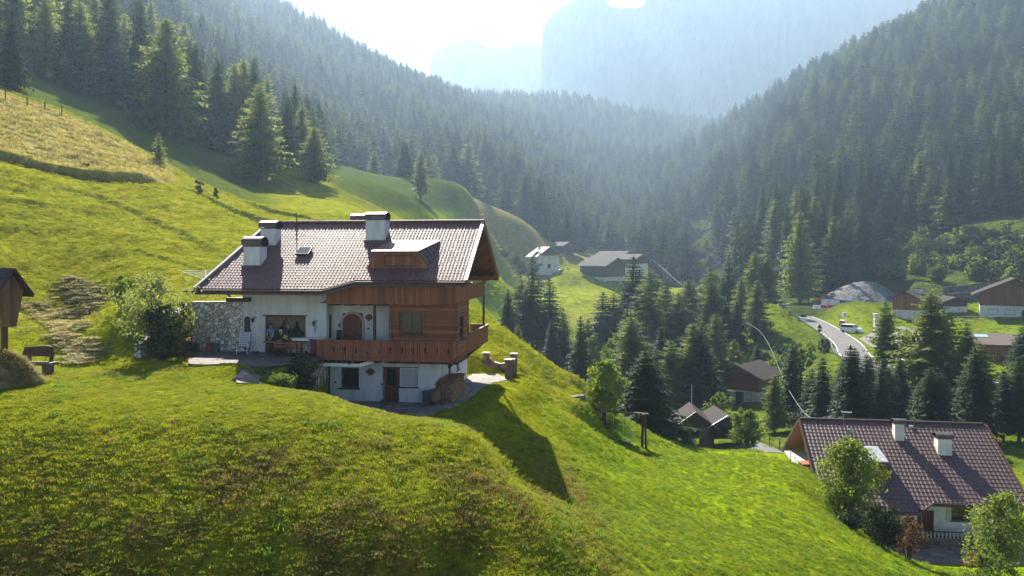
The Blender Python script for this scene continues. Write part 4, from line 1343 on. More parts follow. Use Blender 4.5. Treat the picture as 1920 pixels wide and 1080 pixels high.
    dia(-10.78, 5.07, .09, .09, 0.0, "plaque", M_ZINC)
    MB().box(-11.2, -11.05, -.03, -.002, 3.92, 4.07).build("switch_box", M_DARKM, H)
    MB().box(-5.92, -5.84, -.03, -.002, 1.02, 1.14).box(-3.16, -3.03, -.035, -.002, .98, 1.06).build("switch_box", M_DARKM, H)
    for (a, z, b) in ((-10.81, 4.6, 0.0), (-7.09, 4.45, 0.0)):
        mb = MB().tube([(a + .1, b - .002, z + .12), (a + .1, b - .22, z + .22), (a, b - .26, z + .12)], .016, 6)
        mb.prism([(a - .10, z + .06), (a + .10, z + .06), (a, z + .16)], b - .34, b - .18)
        mb.prism([(a - .07, z + .055), (a - .05, z - .12), (a + .05, z - .12), (a + .07, z + .055)], b - .31, b - .21)
        mb.build("wall_lamp", M_DARKM, H)
    MB().ball((-7.09, -.06, 4.2), .07, .05, .11).tube([(-7.09, -.05, 4.1), (-7.05, -.05, 3.98), (-7.12, -.05, 3.92)], .03, 6).build("house_ornament", M_ZINC, H)
    mb = MB()
    for i in range(3):
        mb.box(-4.36 + i * .1, -4.31 + i * .1, 1.05, 1.098, 4.30, 4.50)
    mb.build("date_emblem", M_ZINC, H)
    MB().box(-4.34, -4.22, 1.06, 1.098, 4.05, 4.14).build("switch_box", M_DARKM, H)
    return H
chalet()
# ------------------------------------------------------------------ around the chalet
def HL(a, b, z=0.0):
    return HC + HR * a + HD * b + Vector((0, 0, z))

PAVED = []
def sheet(name, pts, m, thick=0.05, sub=None):
    PAVED.append([(p[0], p[1]) for p in pts])
    """a paved sheet with a small thickness; pts in plan order with z"""
    n = len(pts)
    top = [tuple(p) for p in pts]
    bot = [(p[0], p[1], p[2] - thick) for p in pts]
    mb = MB().add(top + bot, [tuple(range(n)), tuple(range(n, 2 * n))[::-1]] + [(i, n + i, n + (i + 1) % n, (i + 1) % n) for i in range(n)])
    bm = bmesh.new()
    o = mb.build(name, m)
    bm.from_mesh(o.data)
    bmesh.ops.recalc_face_normals(bm, faces=bm.faces)
    bm.to_mesh(o.data); bm.free()
    return tag(o, kind='structure')

def on_level(u, v, z):
    Y = -z * F / (v - HZ)
    return Vector(((u - 960) / F * Y, Y, z))

zt = UP_Z + 0.10
sheet("terrace_paving", [on_level(u, v, zt) for u, v in ((352, 682), (380, 683), (420, 684), (462, 687), (500, 686), (540, 683), (585, 681))] + [HL(-6.42, -.02, 2.735), HL(-11.6, -.02, 2.735), HL(-14.8, -.02, 2.735)], stones("terrace_slabs_shaded", 1.5, (0.19, 0.155, 0.145), (0.095, 0.08, 0.077), (0.07, 0.06, 0.055), 0.3, 0.8, (1, 1, 0.2), 0.05, 0.02))  # slabs toned darker than the patio's, standing in for shade on the terrace
zp = LO_Z + 0.035
sheet("patio", [on_level(u, v, zp) for u, v in ((612, 760), (640, 768), (700, 773), (780, 776), (832, 769), (862, 758), (886, 742), (905, 727), (925, 717), (964, 709.5), (938, 704), (930, 697))] + [HL(.0, 12.2, .035), HL(0.02, -.02, .035), HL(-6.3, -.02, .035)], M_PAVE)
def drape_path(name, pts, w, m, dz=0.03):
    """a strip laid over the ground"""
    pts = [Vector(p) for p in pts]
    L, Rr = [], []
    for i, p in enumerate(pts):
        d = (pts[min(i + 1, len(pts) - 1)] - pts[max(i - 1, 0)]); d.z = 0
        d.normalize()
        s = Vector((-d.y, d.x, 0)) * (w / 2)
        for a, k in ((L, 1), (Rr, -1)):
            q = p + s * k
            a.append((q.x, q.y, gz(q.x, q.y) + dz))
    n = len(pts)
    mb = MB().add(L + Rr, [(i, n + i, n + i + 1, i + 1) for i in range(n - 1)])
    return tag(mb.build(name, m), kind='structure')
def dens(pts, k=6):
    out = []
    for i in range(len(pts) - 1):
        for j in range(k):
            out.append(Vector(pts[i]).lerp(Vector(pts[i + 1]), j / k))
    return out + [Vector(pts[-1])]
drape_path("garden_path", dens([on_level(498, 683, UP_Z), on_level(478, 692, UP_Z), on_level(462, 703, UP_Z - .1), on_level(468, 716, UP_Z - .3)]), 1.1, M_PAVE, .05)
drape_path("stepping_path", dens([on_level(802, 775, LO_Z), on_level(790, 786, LO_Z), on_level(780, 800, LO_Z)]), .95, M_PAVE, .05)

# stone retaining walls
def wall_run(name, pts, tops, bots, th, m, label, cope=None, cat="wall"):
    """a wall along plan points with its own top and foot heights"""
    r = empty(name, (pts[0].x, pts[0].y, bots[0]), 0, label, cat)
    mb, cb = MB(), MB()
    for i in range(len(pts) - 1):
        a, b = pts[i], pts[i + 1]
        d = (b - a); d.z = 0; d.normalize()
        s = Vector((-d.y, d.x, 0)) * th
        o = Vector((pts[0].x, pts[0].y, bots[0]))
        def q(p, z, k=0.0):
            return tuple(Vector((p.x, p.y, z)) + s * k - o)
        vs = [q(a, bots[i]), q(b, bots[i + 1]), q(b, bots[i + 1], 1), q(a, bots[i], 1), q(a, tops[i]), q(b, tops[i + 1]), q(b, tops[i + 1], 1), q(a, tops[i], 1)]
        fc = [(0, 1, 5, 4), (1, 2, 6, 5), (2, 3, 7, 6), (3, 0, 4, 7), (4, 5, 6, 7), (3, 2, 1, 0)]
        mb.add(vs, fc)
        if cope:
            cv = [q(a, tops[i] + .003, -.08), q(b, tops[i + 1] + .003, -.08), q(b, tops[i + 1] + .003, 1.08), q(a, tops[i] + .003, 1.08), q(a, tops[i] + .07, -.08), q(b, tops[i + 1] + .07, -.08), q(b, tops[i + 1] + .07, 1.08), q(a, tops[i] + .07, 1.08)]
            cb.add(cv, fc)
    mb.build("masonry", m, r)
    if cope:
        cb.build("coping", cope, r)
    return r
w0 = HL(0, 0, 0).z
wall_run("stone_wall", [HL(-11.60, 0), HL(-14.85, 0)][::-1], [w0 + 5.58, w0 + 5.62], [w0 + 2.3, w0 + 2.3], .5, M_STONE, "tall rubble stone retaining wall beside the chalet's terrace", M_COPE)
wall_run("stone_wall", [HL(-15.6, -3.7), HL(-15.02, -.02)], [w0 + 3.5, w0 + 5.5], [w0 + 2.3, w0 + 2.3], -.0 + .45, M_STONE, "stone wing wall with sloping top behind the dark shrub", None)
wall_run("stone_wall", [HL(-6.36, -2.9), HL(-6.36, -.02)], [w0 + 1.6, w0 + 2.56], [w0 - .3, w0 - .3], .45, M_STONE, "narrow stone wall under the left end of the balcony", None)

# garden wall with pillars at the far side of the patio
def garden_wall():
    r = empty("garden_wall", tuple(HL(1.5, 12.4)), H_ANG, "low brown stone garden wall with square pillars at the patio's end", "wall")
    def l(a, b):
        return a - 1.5, b - 12.4
    mb = MB()
    prof = [(0.9, .0), (2.75, 0), (2.75, 1.0), (2.55, .95), (2.3, .72), (1.8, .62), (1.35, .74), (1.15, 1.0), (.9, 1.0)]
    mb.prism([(a - 1.5, z - .05) for a, z in prof][::-1], -.15, .15)
    mb.prism([(a - 1.5, z - .05) for a, z in [(-.1, 0), (.6, 0), (.6, 1.0), (.35, .72), (-.1, .62)]][::-1], -.15, .15)
    mb.prism([(-2.6, -.05), (-.2, -.05), (-.2, .95), (-.6, .7), (-2.2, .7), (-2.6, .95)][::-1], 1.15, 1.4, axis='x')
    mb.build("masonry", M_STONE_B, r)
    cp = MB()
    for a, b, h in ((.75, 12.4, 1.35), (2.78, 12.4, 1.32), (2.78, 9.6, 1.25), (2.78, 11.0, 1.1)):
        x, y = l(a, b)
        MB().box(x - .21, x + .21, y - .21, y + .21, -.05, h).build("pillar", M_STONE_B, r)
        MB().box(x - .27, x + .27, y - .27, y + .27, h + .003, h + .07).build("pillar_cap", M_COPE, r)
    cp.prism([(a - 1.5, z - .045) for a, z in [(1.36, .745), (1.8, .625), (2.3, .725), (2.3, .775), (1.8, .675), (1.36, .795)]][::-1], -.2, .2)
    cp.build("coping", M_COPE, r)
    rl = MB()
    for a in np.arange(1.2, 2.6, .13):
        rl.tube([(a - 1.5, 0, .6), (a - 1.5, 0, 1.25)], .012, 5)
    rl.tube([(1.0 - 1.5, 0, 1.2), (2.75 - 1.5, 0, 1.2)], .016, 5)
    rl.build("railing", M_DARKM, r)
M_STONE_B = stones("brown_wall_stones", 3.6, (.30, .20, .155), (.12, .08, .06), (.16, .13, .11), .9)
garden_wall()
wall_run("stone_wall", [P(998, 744, 60.5), P(1030, 749, 59.5), P(1062, 750, 59), P(1098, 740, 60)], [-10.35, -10.5, -10.62, -10.6], [-11.4, -11.6, -11.6, -11.4], .5, M_STONE2, "rough low rock wall below the grass bank right of the patio", None)

# firewood
def firewood():
    r = empty("firewood_stack", tuple(HL(.62, .2)), H_ANG, "long stack of split firewood along the chalet's side wall", "firewood")
    rng = random.Random(4)
    mb = MB()
    b = 0.0
    nb = 21
    for i in range(nb):
        b = i * .145
        h = 1.12 + .10 * math.sin(i * .7)
        z = .08
        while z < h:
            rr = rng.uniform(.055, .078)
            x = rng.uniform(-.03, .05)
            bb = b + rng.uniform(-.02, .02)
            k = rng.choice((3, 5, 6, 7))
            mb.tube([(-.42, bb, z), (.44 + x, bb, z)], rr, k)
            z += rr * 1.85
    for j in range(6):
        for z in np.arange(.1, 1.1, .15):
            mb.tube([(-.36 + j * .145, -.16 + rng.uniform(-.02, .02), z), (-.36 + j * .145, .2, z)], .066, 6)
    mb.build("logs", mat("split_wood", (.40, .25, .14), (.12, .07, .04), .85, 9, .1, .4), r)
    MB().box(-.5, .5, -.2, 3.05, 1.19, 1.23).box(-.1, .5, 2.0, 3.0, 1.235, 1.27).build("cover_board", M_BOARD, r)
firewood()
st = MB().tube([(0, 0, 0), (0, 0, .3), (.01, 0, .88)], [.33, .31, .30], 14).build("log_stump", mat("stump_bark", (.21, .125, .075), (.09, .055, .036), .85, 3, .1, .6, (3, 3, .5)))
st.location = HL(.20, -.75, .03)
tag(st, "upright log stump standing before the firewood stack", "log")
bx = MB().box(-.28, .28, -.22, .22, 0, .68).box(-.31, .31, -.25, .25, .683, .74).build("wooden_chest", M_GREYWOOD, bevel=.01)
bx.location = HL(-.28, -.4, .03); bx.rotation_euler.z = H_ANG
tag(bx, "small grey wooden chest against the white wall by the stump", "chest")
br = empty("broom", tuple(HL(-2.93, -.12, .03)), H_ANG, "broom leaning beside the brown ground floor door", "broom")
MB().tube([(0, 0, .12), (-.04, .1, 1.25)], .014, 6).build("handle", M_COPE, br)
MB().box(-.16, .16, -.04, .04, 0, .13).build("bristles", M_GREYWOOD, br)

# deck chair
def deck_chair():
    r = empty("deck_chair", tuple(HL(-11.15, -.75, 2.74)), H_ANG + R(14), "white framed deck chair with striped fabric beside the stone wall", "chair")
    fr = MB()
    for s in (-.29, .29):
        fr.tube([(s, -.42, 0), (s, -.30, .62)], .022, 6)
        fr.tube([(s, .30, 0), (s, -.1, .40), (s, .10, .40)], .022, 6)
        fr.tube([(s, -.40, .36), (s, .12, .34), (s * .93, .42, 1.18)], .022, 6)
    fr.tube([(-.29, -.38, .2), (.29, -.38, .2)], .018, 6).tube([(-.27, .42, 1.18), (.27, .42, 1.18)], .02, 6)
    fr.build("frame", M_WHITE, r)
    m, nt, b = new_mat("striped_fabric")
    tc = nd(nt, "ShaderNodeTexCoord"); wv = nd(nt, "ShaderNodeTexWave", bands_direction='Z')
    wv.inputs['Scale'].default_value = 3.2
    nt.links.new(tc.outputs['Object'], wv.inputs[0])
    nt.links.new(ramp(nt, wv.outputs['Fac'], [(.55, (.16, .18, .23)), (.7, (.66, .67, .70))]), b.inputs['Base Color'])
    b.inputs['Roughness'].default_value = .9
    MB().prism([(-.40, .375), (.12, .355), (.42, 1.17), (.40, 1.19), (.10, .39), (-.40, .41)], -.26, .26, axis='x').build("fabric", m, r)
    for s in (-.31, .31):
        MB().box(s - .035, s + .035, -.38, .12, .625, .655).build("armrest", M_DARKM, r)
deck_chair()

# table, benches and what stands on the table
def terrace_table():
    r = empty("garden_table", tuple(HL(-8.45, -1.12, 2.74)), H_ANG, "brown wooden table on the terrace below the picture window", "table")
    MB().box(-1.15, 1.15, -.40, .40, .72, .77).build("tabletop", M_BOARD, r)
    for sx in (-.85, .85):
        for sy in (-.3, .3):
            MB().box(sx - .04, sx + .04, sy - .04, sy + .04, 0, .718).build("leg", M_BEAM, r)
    b = empty("garden_bench", tuple(HL(-7.9, -1.75, 2.74)), H_ANG, "brown bench with slatted back in front of the terrace table", "bench")
    MB().box(-.8, .8, -.2, .2, .42, .46).build("seat", M_BOARD, b)
    MB().box(-.8, .8, -.26, -.22, .55, .64).box(-.8, .8, -.26, -.22, .70, .80).build("backrest", M_BOARD, b)
    for sx in (-.7, .7):
        MB().box(sx - .03, sx + .03, -.24, .18, 0, .418).build("leg", M_BEAM, b)
        MB().box(sx - .03, sx + .03, -.219, -.18, .462, .80).build("post", M_BEAM, b)
    c = MB().box(-.9, .9, -.25, .25, 0, .10).box(-.95, .95, -.28, .28, .103, .14)
    c = c.build("window_shelf", M_WHITE); c.location = HL(-7.35, -.42, 3.50); c.rotation_euler.z = H_ANG
    tag(c, "pale shelf board under the right half of the picture window", "shelf")
    f = empty("flower_pot", tuple(HL(-8.45, -1.05, 3.513)), 0, "small pot of yellow flowers on the terrace table", "flowers")
    MB().tube([(0, 0, 0), (0, 0, .12)], [.07, .09], 10).build("pot", M_DARKM, f)
    v, q, _ = broadleaf(8, .34, .34, 160, .05, .3, 5, False)
    np_mesh("blossom", v, q, mat("yellow_petals", (.75, .62, .10), (.35, .40, .06), .7, 20), parent=f)
    for i, (a, b_) in enumerate(((-8.75, -1.2), (-8.0, -.95))):
        p = MB().tube([(0, 0, 0), (0, 0, .02)], [.09, .15], 14).build("plate", M_WHITE)
        p.location = HL(a, b_, 3.513)
        tag(p, ("white plate at the left of the yellow flowers", "white plate at the right of the yellow flowers")[i], "plate")
terrace_table()
for (a, b_, w, h, m, nm, lab, cat) in ((-13.5, -.3, .34, .52, mat("red_cloth", (.34, .05, .06), (.2, .03, .04), .8), "red_bag", "dull red bag leaning at the foot of the stone wall", "bag"), (-13.1, -.33, .36, .48, mat("teal_cloth", (.07, .14, .15), (.04, .08, .09), .8), "blue_bag", "dark teal bag beside the red bag at the stone wall", "bag"),
                                       (-14.45, -.3, .42, .46, M_BEAM, "wooden_crate", "dark crate in the corner of the stone wall", "crate")):
    o = MB().prism([(-w / 2, 0), (w / 2, 0), (w * .55, h * .45), (w * .38, h), (-w * .38, h), (-w * .55, h * .45)] if cat == "bag" else [(-w / 2, 0), (w / 2, 0), (w / 2, h), (-w / 2, h)], -.16, .16).build(nm, m, bevel=.03)
    o.location = HL(a, b_, 2.74); o.rotation_euler.z = H_ANG
    tag(o, lab, cat)
sh = MB()
for x in (-.13, .12):
    sh.ball((x, 0, .05), .07, .15, .06)
sh = sh.build("pair_of_shoes", M_DARKM); sh.location = HL(-10.55, -.45, 2.74)
tag(sh, "dark shoes on the terrace left of the picture window", "shoes")
ch = empty("balcony_chair", tuple(HL(-6.05, .4, 2.72)), H_ANG - R(30), "dark folding chair on the balcony left of the arched door", "chair")
MB().box(-.22, .22, -.2, .2, .42, .45).build("seat", M_DARKM, ch)
MB().prism([(.2, .46), (.24, .46), (.34, 1.3), (.30, 1.3)], -.2, .2, axis='x').build("backrest", M_DARKM, ch)
MB().tube([(-.2, -.18, 0), (-.2, .2, .42)], .015).tube([(.2, -.18, 0), (.2, .2, .42)], .015).tube([(-.2, .2, 0), (-.2, -.18, .42)], .015).tube([(.2, .2, 0), (.2, -.18, .42)], .015).build("frame", M_DARKM, ch)

# beam end over the stone wall
bm_ = MB().box(-12.45 + 11.6, .55, -.32, -.01, 0, .24).box(-.6, -.02, .01, .6, .05, .22).build("timber_beam", M_BEAM)
bm_.location = HL(-11.6, 0, 5.68); bm_.rotation_euler.z = H_ANG
tag(bm_, "dark timber beam lying where the stone wall meets the chalet", "beam")
pr = MB().tube([(0, 0, 0), (-.1, 0, .35), (-.45, 0, .55), (-.55, 0, .9)], .06, 7).build("curved_bracket", M_BEAM)
pr.location = HL(-12.4, .2, 5.66); pr.rotation_euler.z = H_ANG
tag(pr, "curved wooden bracket between stone wall and roof corner", "bracket")

# clothes dryer on the lawn behind
def dryer():
    p = gpt(388, 51.5)
    r = empty("clothes_dryer", tuple(p), 0, "white rotary clothes dryer on the lawn left of the roof", "clothes dryer")
    MB().tube([(0, 0, 0), (0, 0, 1.75)], .022, 8).build("pole", M_ZINC, r)
    for k in range(4):
        a = R(25 + 90 * k)
        MB().tube([(0, 0, 1.15), (math.cos(a) * 1.65, math.sin(a) * 1.65, 1.82)], .014, 5).build("arm", M_WHITE, r)
    mb = MB()
    for q in (.35, .5, .65, .8, .97):
        pts = [(math.cos(R(25 + 90 * k)) * 1.65 * q, math.sin(R(25 + 90 * k)) * 1.65 * q, 1.15 + .67 * q) for k in range(5)]
        for k in range(4):
            mb.tube([pts[k], pts[k + 1]], .008, 4)
    mb.build("lines", M_WHITE, r)
dryer()

# wayside shrine on a post, bench and hay at the left edge
def shrine():
    p = gpt(8, 36.0)
    r = empty("wayside_shrine", (p.x, p.y, p.z), R(-33), "brown wooden wayside shrine with gabled roof on a post at the left edge", "shrine")
    MB().box(-.11, .11, -.11, .11, -.2, 2.6).build("post", M_BEAM, r)
    zb, zt_ = 2.45, 4.10
    mb = MB()                                         # tapered case, open to the front (+x side is the gable)
    def ring(z, wx, wy):
        return [(-wx, -wy, z), (wx, -wy, z), (wx, wy, z), (-wx, wy, z)]
    lv = [ring(zb, .52, .28), ring(zb + .35, .55, .33), ring(zt_, .60, .55)]
    vs = sum(lv, [])
    fs = [(3, 2, 1, 0), (8, 9, 10, 11)]
    for j in range(2):
        for k in range(4):
            fs.append((j * 4 + k, j * 4 + (k + 1) % 4, (j + 1) * 4 + (k + 1) % 4, (j + 1) * 4 + k))
    mb.add(vs, fs)
    mb.prism([(-.55, zt_ + .002), (.55, zt_ + .002), (0, zt_ + .85)], -.6, .6, axis='x')
    mb.build("case", M_GREYBROWN, r)
    rf = MB()
    for s in (-1, 1):
        rf.prism([(0, zt_ + 1.0), (s * .82, zt_ - .22), (s * .82, zt_ - .32), (0, zt_ + .88)][::s], -.98, .98, axis='x')
        for k in range(5):
            t0 = k / 5
            y0, z0 = s * .82 * t0, zt_ + 1.0 - 1.22 * t0
            y1, z1 = s * .82 * (t0 + .22), zt_ + 1.0 - 1.22 * (t0 + .22)
            rf.add([(-1.0, y0, z0 + .02), (1.0, y0, z0 + .02), (1.0, y1, z1 + .05), (-1.0, y1, z1 + .05), (-1.0, y0, z0 - .01), (1.0, y0, z0 - .01), (1.0, y1, z1 + .01), (-1.0, y1, z1 + .01)], [(0, 1, 2, 3), (7, 6, 5, 4), (0, 4, 5, 1), (1, 5, 6, 2), (2, 6, 7, 3), (3, 7, 4, 0)])
    rf.build("roof", M_SHINGLE, r)
    MB().box(-.25, .25, -.60, -.545, zb + .45, zt_ - .25).build("panel", M_LOG, r)
M_GREYBROWN = wood("shrine_boards", (.16, .075, .040), (.070, .034, .022), .14)
shrine()

def old_bench():
    p = gpt(70, 38.6)
    r = empty("wooden_bench", tuple(p), R(-10), "weathered dark wooden bench with a backrest by the hay pile", "bench")
    s = MB().prism([(-.7, .42), (.85, .40), (.88, .44), (.86, .53), (-.7, .50)], -.28, .22).build("seat", M_GREYWOOD, r)
    MB().prism([(-1.05, .75), (.55, .72), (.45, 1.18), (.1, 1.20), (-.9, 1.12)], .30, .37).build("backrest", M_BEAM, r)
    for x in (-.75, .35):
        MB().box(x - .07, x + .07, .371, .45, -.1, 1.1).build("post", M_BEAM, r)
    for x in (-.35, .55):
        MB().box(x - .15, x + .15, -.2, .15, -.15, .395).build("leg", M_GREYWOOD, r)
old_bench()
bpy.data.objects['wooden_bench'].scale = (1.12, 1.12, 1.12)

# fence at the top of the hay field
def fence_run(name, pts, label, h=1.15, rails=(.5, .95), rr=.03, step=1, post_r=.06, m=None, rail_m=None):
    pts = [Vector(p) for p in pts]
    r = empty(name, tuple(pts[0]), 0, label, "fence")
    o = pts[0]
    for p in pts:
        q = p - o
        MB().tube([(q.x, q.y, q.z - .2), (q.x, q.y, q.z + h)], post_r, 6).build("post", m or M_GREYWOOD, r)
    mb = MB()
    for z in rails:
        mb.tube([tuple(p - o + Vector((0, 0, z))) for p in pts], rr, 5)
    mb.build("rail", rail_m or m or M_GREYWOOD, r)
    return r
fence_run("pasture_fence", [gpt(u, Y) for u, Y in ((-30, 105), (10, 107), (51, 109), (84, 111), (116, 113))], "old pasture fence of posts and wire above the hay field", 1.45, (.5, .9, 1.3), .018, post_r=.09, m=M_BEAM)
# ------------------------------------------------------------------ houses and things on the right and in the valley
def frame_pt(O, rz):
    c, s = math.cos(rz), math.sin(rz)
    return lambda a, b, z=0.0: Vector((O[0] + c * a - s * b, O[1] + s * a + c * b, O[2] + z))

def lower_chalet():
    O = Vector((23.95, 65.0, -20.55)); rz_ = math.atan2(-.15, .988)
    H = empty("lower_chalet", tuple(O), rz_, "chalet with a large dark red tiled roof at the lower right corner", "house")
    RZ, SL = 7.10, 0.595
    def rz(b):
        return RZ - SL * abs(b)
    def eave(a):
        return float(np.interp(a, [-1, 1.0, 1.01, 6.2, 7.6, 20], [-7.2, -7.2, -8.1, -8.1, -7.2, -7.2]))
    v, q = tiles(-.25, 14.0, 0, RZ, SL, eave, tw=.30, course=.40, amp=.013, lift=.030, across=6)
    roof = np_mesh("roof", v, q, M_TILE2, parent=H)
    v, q = tiles(-.25, 14.0, 0, RZ, SL, lambda a: 7.2, sgn=1, tw=.30, course=.36, amp=.022, lift=.016, across=4)
    np_mesh("back_roof", v, q, M_TILE2, parent=roof)
    mb = MB()
    mb.prism([(-7.15, rz(7.15) - .07), (0, RZ - .07), (7.15, rz(7.15) - .07), (7.15, rz(7.15) - .2), (0, RZ - .2), (-7.15, rz(7.15) - .2)], -.22, 13.97, axis='x')
    mb.build("soffit", M_BOARD, roof)
    for a in (-.28, 14.03):
        mb = MB()
        mb.beam((a, -7.3, rz(7.3) - .04), (a, 0, RZ - .04), .08, .30)
        mb.beam((a, 0, RZ - .04), (a, 7.3, rz(7.3) - .04), .08, .30)
        mb.build("bargeboard", M_BEAM, roof)
    mb = MB().tube([(7.5, -7.28, rz(7.2) - .08), (14.1, -7.28, rz(7.2) - .08)], .08, 8).tube([(7.5, -7.28, rz(7.2) - .09), (6.2, -8.2, rz(8.1) - .09), (1.0, -8.2, rz(8.1) - .09)], .08, 8)
    mb.box(7.5, 14.0, -7.2, -7.14, rz(7.2) - .30, rz(7.2) - .05)
    mb.build("gutter", M_FASCIA, roof)
    mb = MB()
    for i, a in enumerate(np.arange(-.2, 13.8, .4)):
        mb.tube([(a, 0, RZ + .035), (a + .41, 0, RZ + .05)], [.11, .125], 8)
    mb.build("ridge_tiles", M_TILE2, roof)
    mb = MB()
    for a in np.arange(7.9, 13.9, .85):
        mb.box(a - .07, a + .07, -7.1, -5.55, rz(7.1) - .36, rz(7.1) - .21)
    mb.build("rafters", M_BEAM, roof)
    # walls
    mb = MB()
    wall_cells(mb, 'a', 6.6, 13.4, -.4, rz(5.6) - .22, -5.6, -5.3, [(9.35, 10.65, 1.05, 2.25), (12.2, 13.0, .9, 2.2), (7.3, 8.15, 0, 1.75)])
    mb.box(.6, 6.6, -4.9, -4.6, -.4, rz(4.9) - .22)
    mb.prism([(-4.6, -.4), (5.6, -.4), (5.6, rz(5.6) - .22), (0, RZ - .25), (-4.6, rz(4.6) - .22)], 1.3, 1.6, axis='x')
    mb.prism([(-5.3, -.4), (5.6, -.4), (5.6, rz(5.6) - .22), (0, RZ - .25), (-5.3, rz(5.3) - .22)], 13.1, 13.4, axis='x')
    mb.box(1.6, 13.1, 5.3, 5.6, -.4, rz(5.6) - .22)
    mb.build("wall", M_PLASTER_V, H)
    MB().prism([(-3.8, rz(3.8) - .24), (3.8, rz(3.8) - .24), (0, RZ - .26)], 1.22, 1.296, axis='x').build("gable_boarding", M_BOARD, H)
    window(H, 9.35, 10.65, 1.05, 2.25, -5.52, bars=(1, 1))
    window(H, 12.2, 13.0, .9, 2.2, -5.52, bars=(1, 0))
    for a in (9.0, 10.7, 11.9):
        MB().box(a, a + .3, -5.64, -5.602, 1.0, 2.3).build("wall_ornament", M_COPE, H)
    arc = [(7.72 + .42 * math.cos(t), 1.75 + .42 * math.sin(t)) for t in np.linspace(0, math.pi, 11)]
    MB().prism([(8.14, 0)] + arc + [(7.3, 0)], -5.35, -5.28).build("arched_door", M_DOOR, H)
    MB().box(6.3, 6.6, -8.0, -4.8, 2.2, 2.5).box(1.4, 6.3, -7.9, -7.75, 2.05, 2.25).box(1.4, 1.6, -7.9, -7.7, -.3, 2.05).box(6.3, 6.5, -7.9, -7.7, -.3, 2.2).build("porch_frame", M_BEAM, H)
    chimney(H, 6.6, 7.3, -1.9, -1.2, 5.4, 7.35, .30, .10, M_PLASTER_V)
    chimney(H, 9.35, 10.35, -3.1, -2.2, 4.6, 6.55, .34, .12, M_PLASTER_V)
    # dormer at the left
    b0 = -5.2
    dm = MB().prism([(3.2, rz(5.2) - .1), (5.4, rz(5.2) - .1), (4.8, rz(5.2) + 1.25), (3.4, rz(5.2) + 1.25)], b0, b0 + .08).build("dormer", M_BOARD, H)
    MB().add([(3.0, b0 - .4, rz(5.2) + 1.22), (5.0, b0 - .4, rz(5.2) + 1.22), (5.1, -2.6, rz(2.6) + .12), (3.0, -2.6, rz(2.6) + .12), (3.0, b0 - .4, rz(5.2) + 1.14), (5.0, b0 - .4, rz(5.2) + 1.14), (5.1, -2.6, rz(2.6) + .04), (3.0, -2.6, rz(2.6) + .04)], [(0, 1, 2, 3), (7, 6, 5, 4), (0, 4, 5, 1), (1, 5, 6, 2), (2, 6, 7, 3), (3, 7, 4, 0)]).build("dormer_roof", M_ZINC, dm)
    MB().add([(4.85, b0 + .02, rz(5.2) + 1.13), (5.45, b0 + .02, rz(5.2) + .0), (5.05, -2.7, rz(2.7) + .05)], [(0, 1, 2)]).build("cheek_boarding", M_BEAM, dm)
    MB().add([(3.3, b0 + .02, rz(5.2) + 1.13), (3.1, b0 + .02, rz(5.2) + .0), (3.1, -2.7, rz(2.7) + .05)], [(0, 2, 1)]).build("cheek_boarding", M_BEAM, dm)
    window(dm, 3.6, 4.6, rz(5.2) + .2, rz(5.2) + 1.05, b0 - .04, bars=(1, 0), sill=False)
    # small things on the roof
    an = MB().tube([(3.0, -.9, 6.4), (3.0, -.9, 8.0)], .022, 6)
    for z, L in ((7.95, .55), (7.75, .45), (7.55, .5)):
        an.tube([(3.0 - L * .3, -.9, z), (3.0 + L, -.9, z)], .012, 4)
    for x in np.arange(2.9, 3.6, .1):
        an.tube([(x, -1.1, 7.95), (x, -.7, 7.95)], .008, 4)
    an.build("antenna", M_ZINC, H)
    MB().ball((3.45, -1.45, 6.55), .26, .08, .24).build("satellite_dish", M_ZINC, H)
    MB().box(2.1, 2.4, -3.3, -3.0, 4.9, 6.05).box(1.95, 2.5, -3.4, -2.95, 6.053, 6.11).build("vent_stack", M_DARKM, H)
    MB().box(8.1, 8.4, -.6, -.4, 6.7, 6.95).build("roof_hatch", M_ZINC, H)
    # upper entrance at the left gable
    MB().box(-.6, 1.29, -4.2, 4.6, 3.2, 3.35).build("entrance_deck", M_COPE, H)
    return H
lower_chalet()
f2 = frame_pt((23.95, 65.0, -20.55), math.atan2(-.15, .988))
def entrance_things():
    p = f2(-.9, -1.2, 3.3)
    r = empty("entrance_railing", (p.x, p.y, p.z), math.atan2(-.15, .988), "thin metal handrail by the upper entrance of the lower chalet", "railing")
    for b in (-2.4, -.4, 1.4):
        MB().tube([(0, b, -.9), (0, b, 1.1)], .03, 6).build("post", M_DARKM, r)
    MB().tube([(0, -2.4, 1.1), (0, 1.4, 1.1)], .028, 6).build("handrail", M_ZINC, r)
    p = f2(-.2, -2.6, 3.36)
    b = MB().box(-.5, .5, -.5, .5, 0, .75).box(-.56, .56, -.56, .56, .753, .83).build("planter_box", M_LOG)
    b.location = p
    tag(b, "orange brown wooden planter box at the lower chalet's upper entrance", "planter")
entrance_things()
zy = H2C.z + .03
sheet("yard_paving", [P(1640, 1062, 50.5) * 1.0] and [Vector((x, y, zy)) for x, y in ((24.6, 54.2), (25.5, 51.8), (31, 50.6), (38.5, 50.8), (38.8, 57.5), (30, 59.5), (26.5, 59.8), (24.7, 57))], M_PAVE)
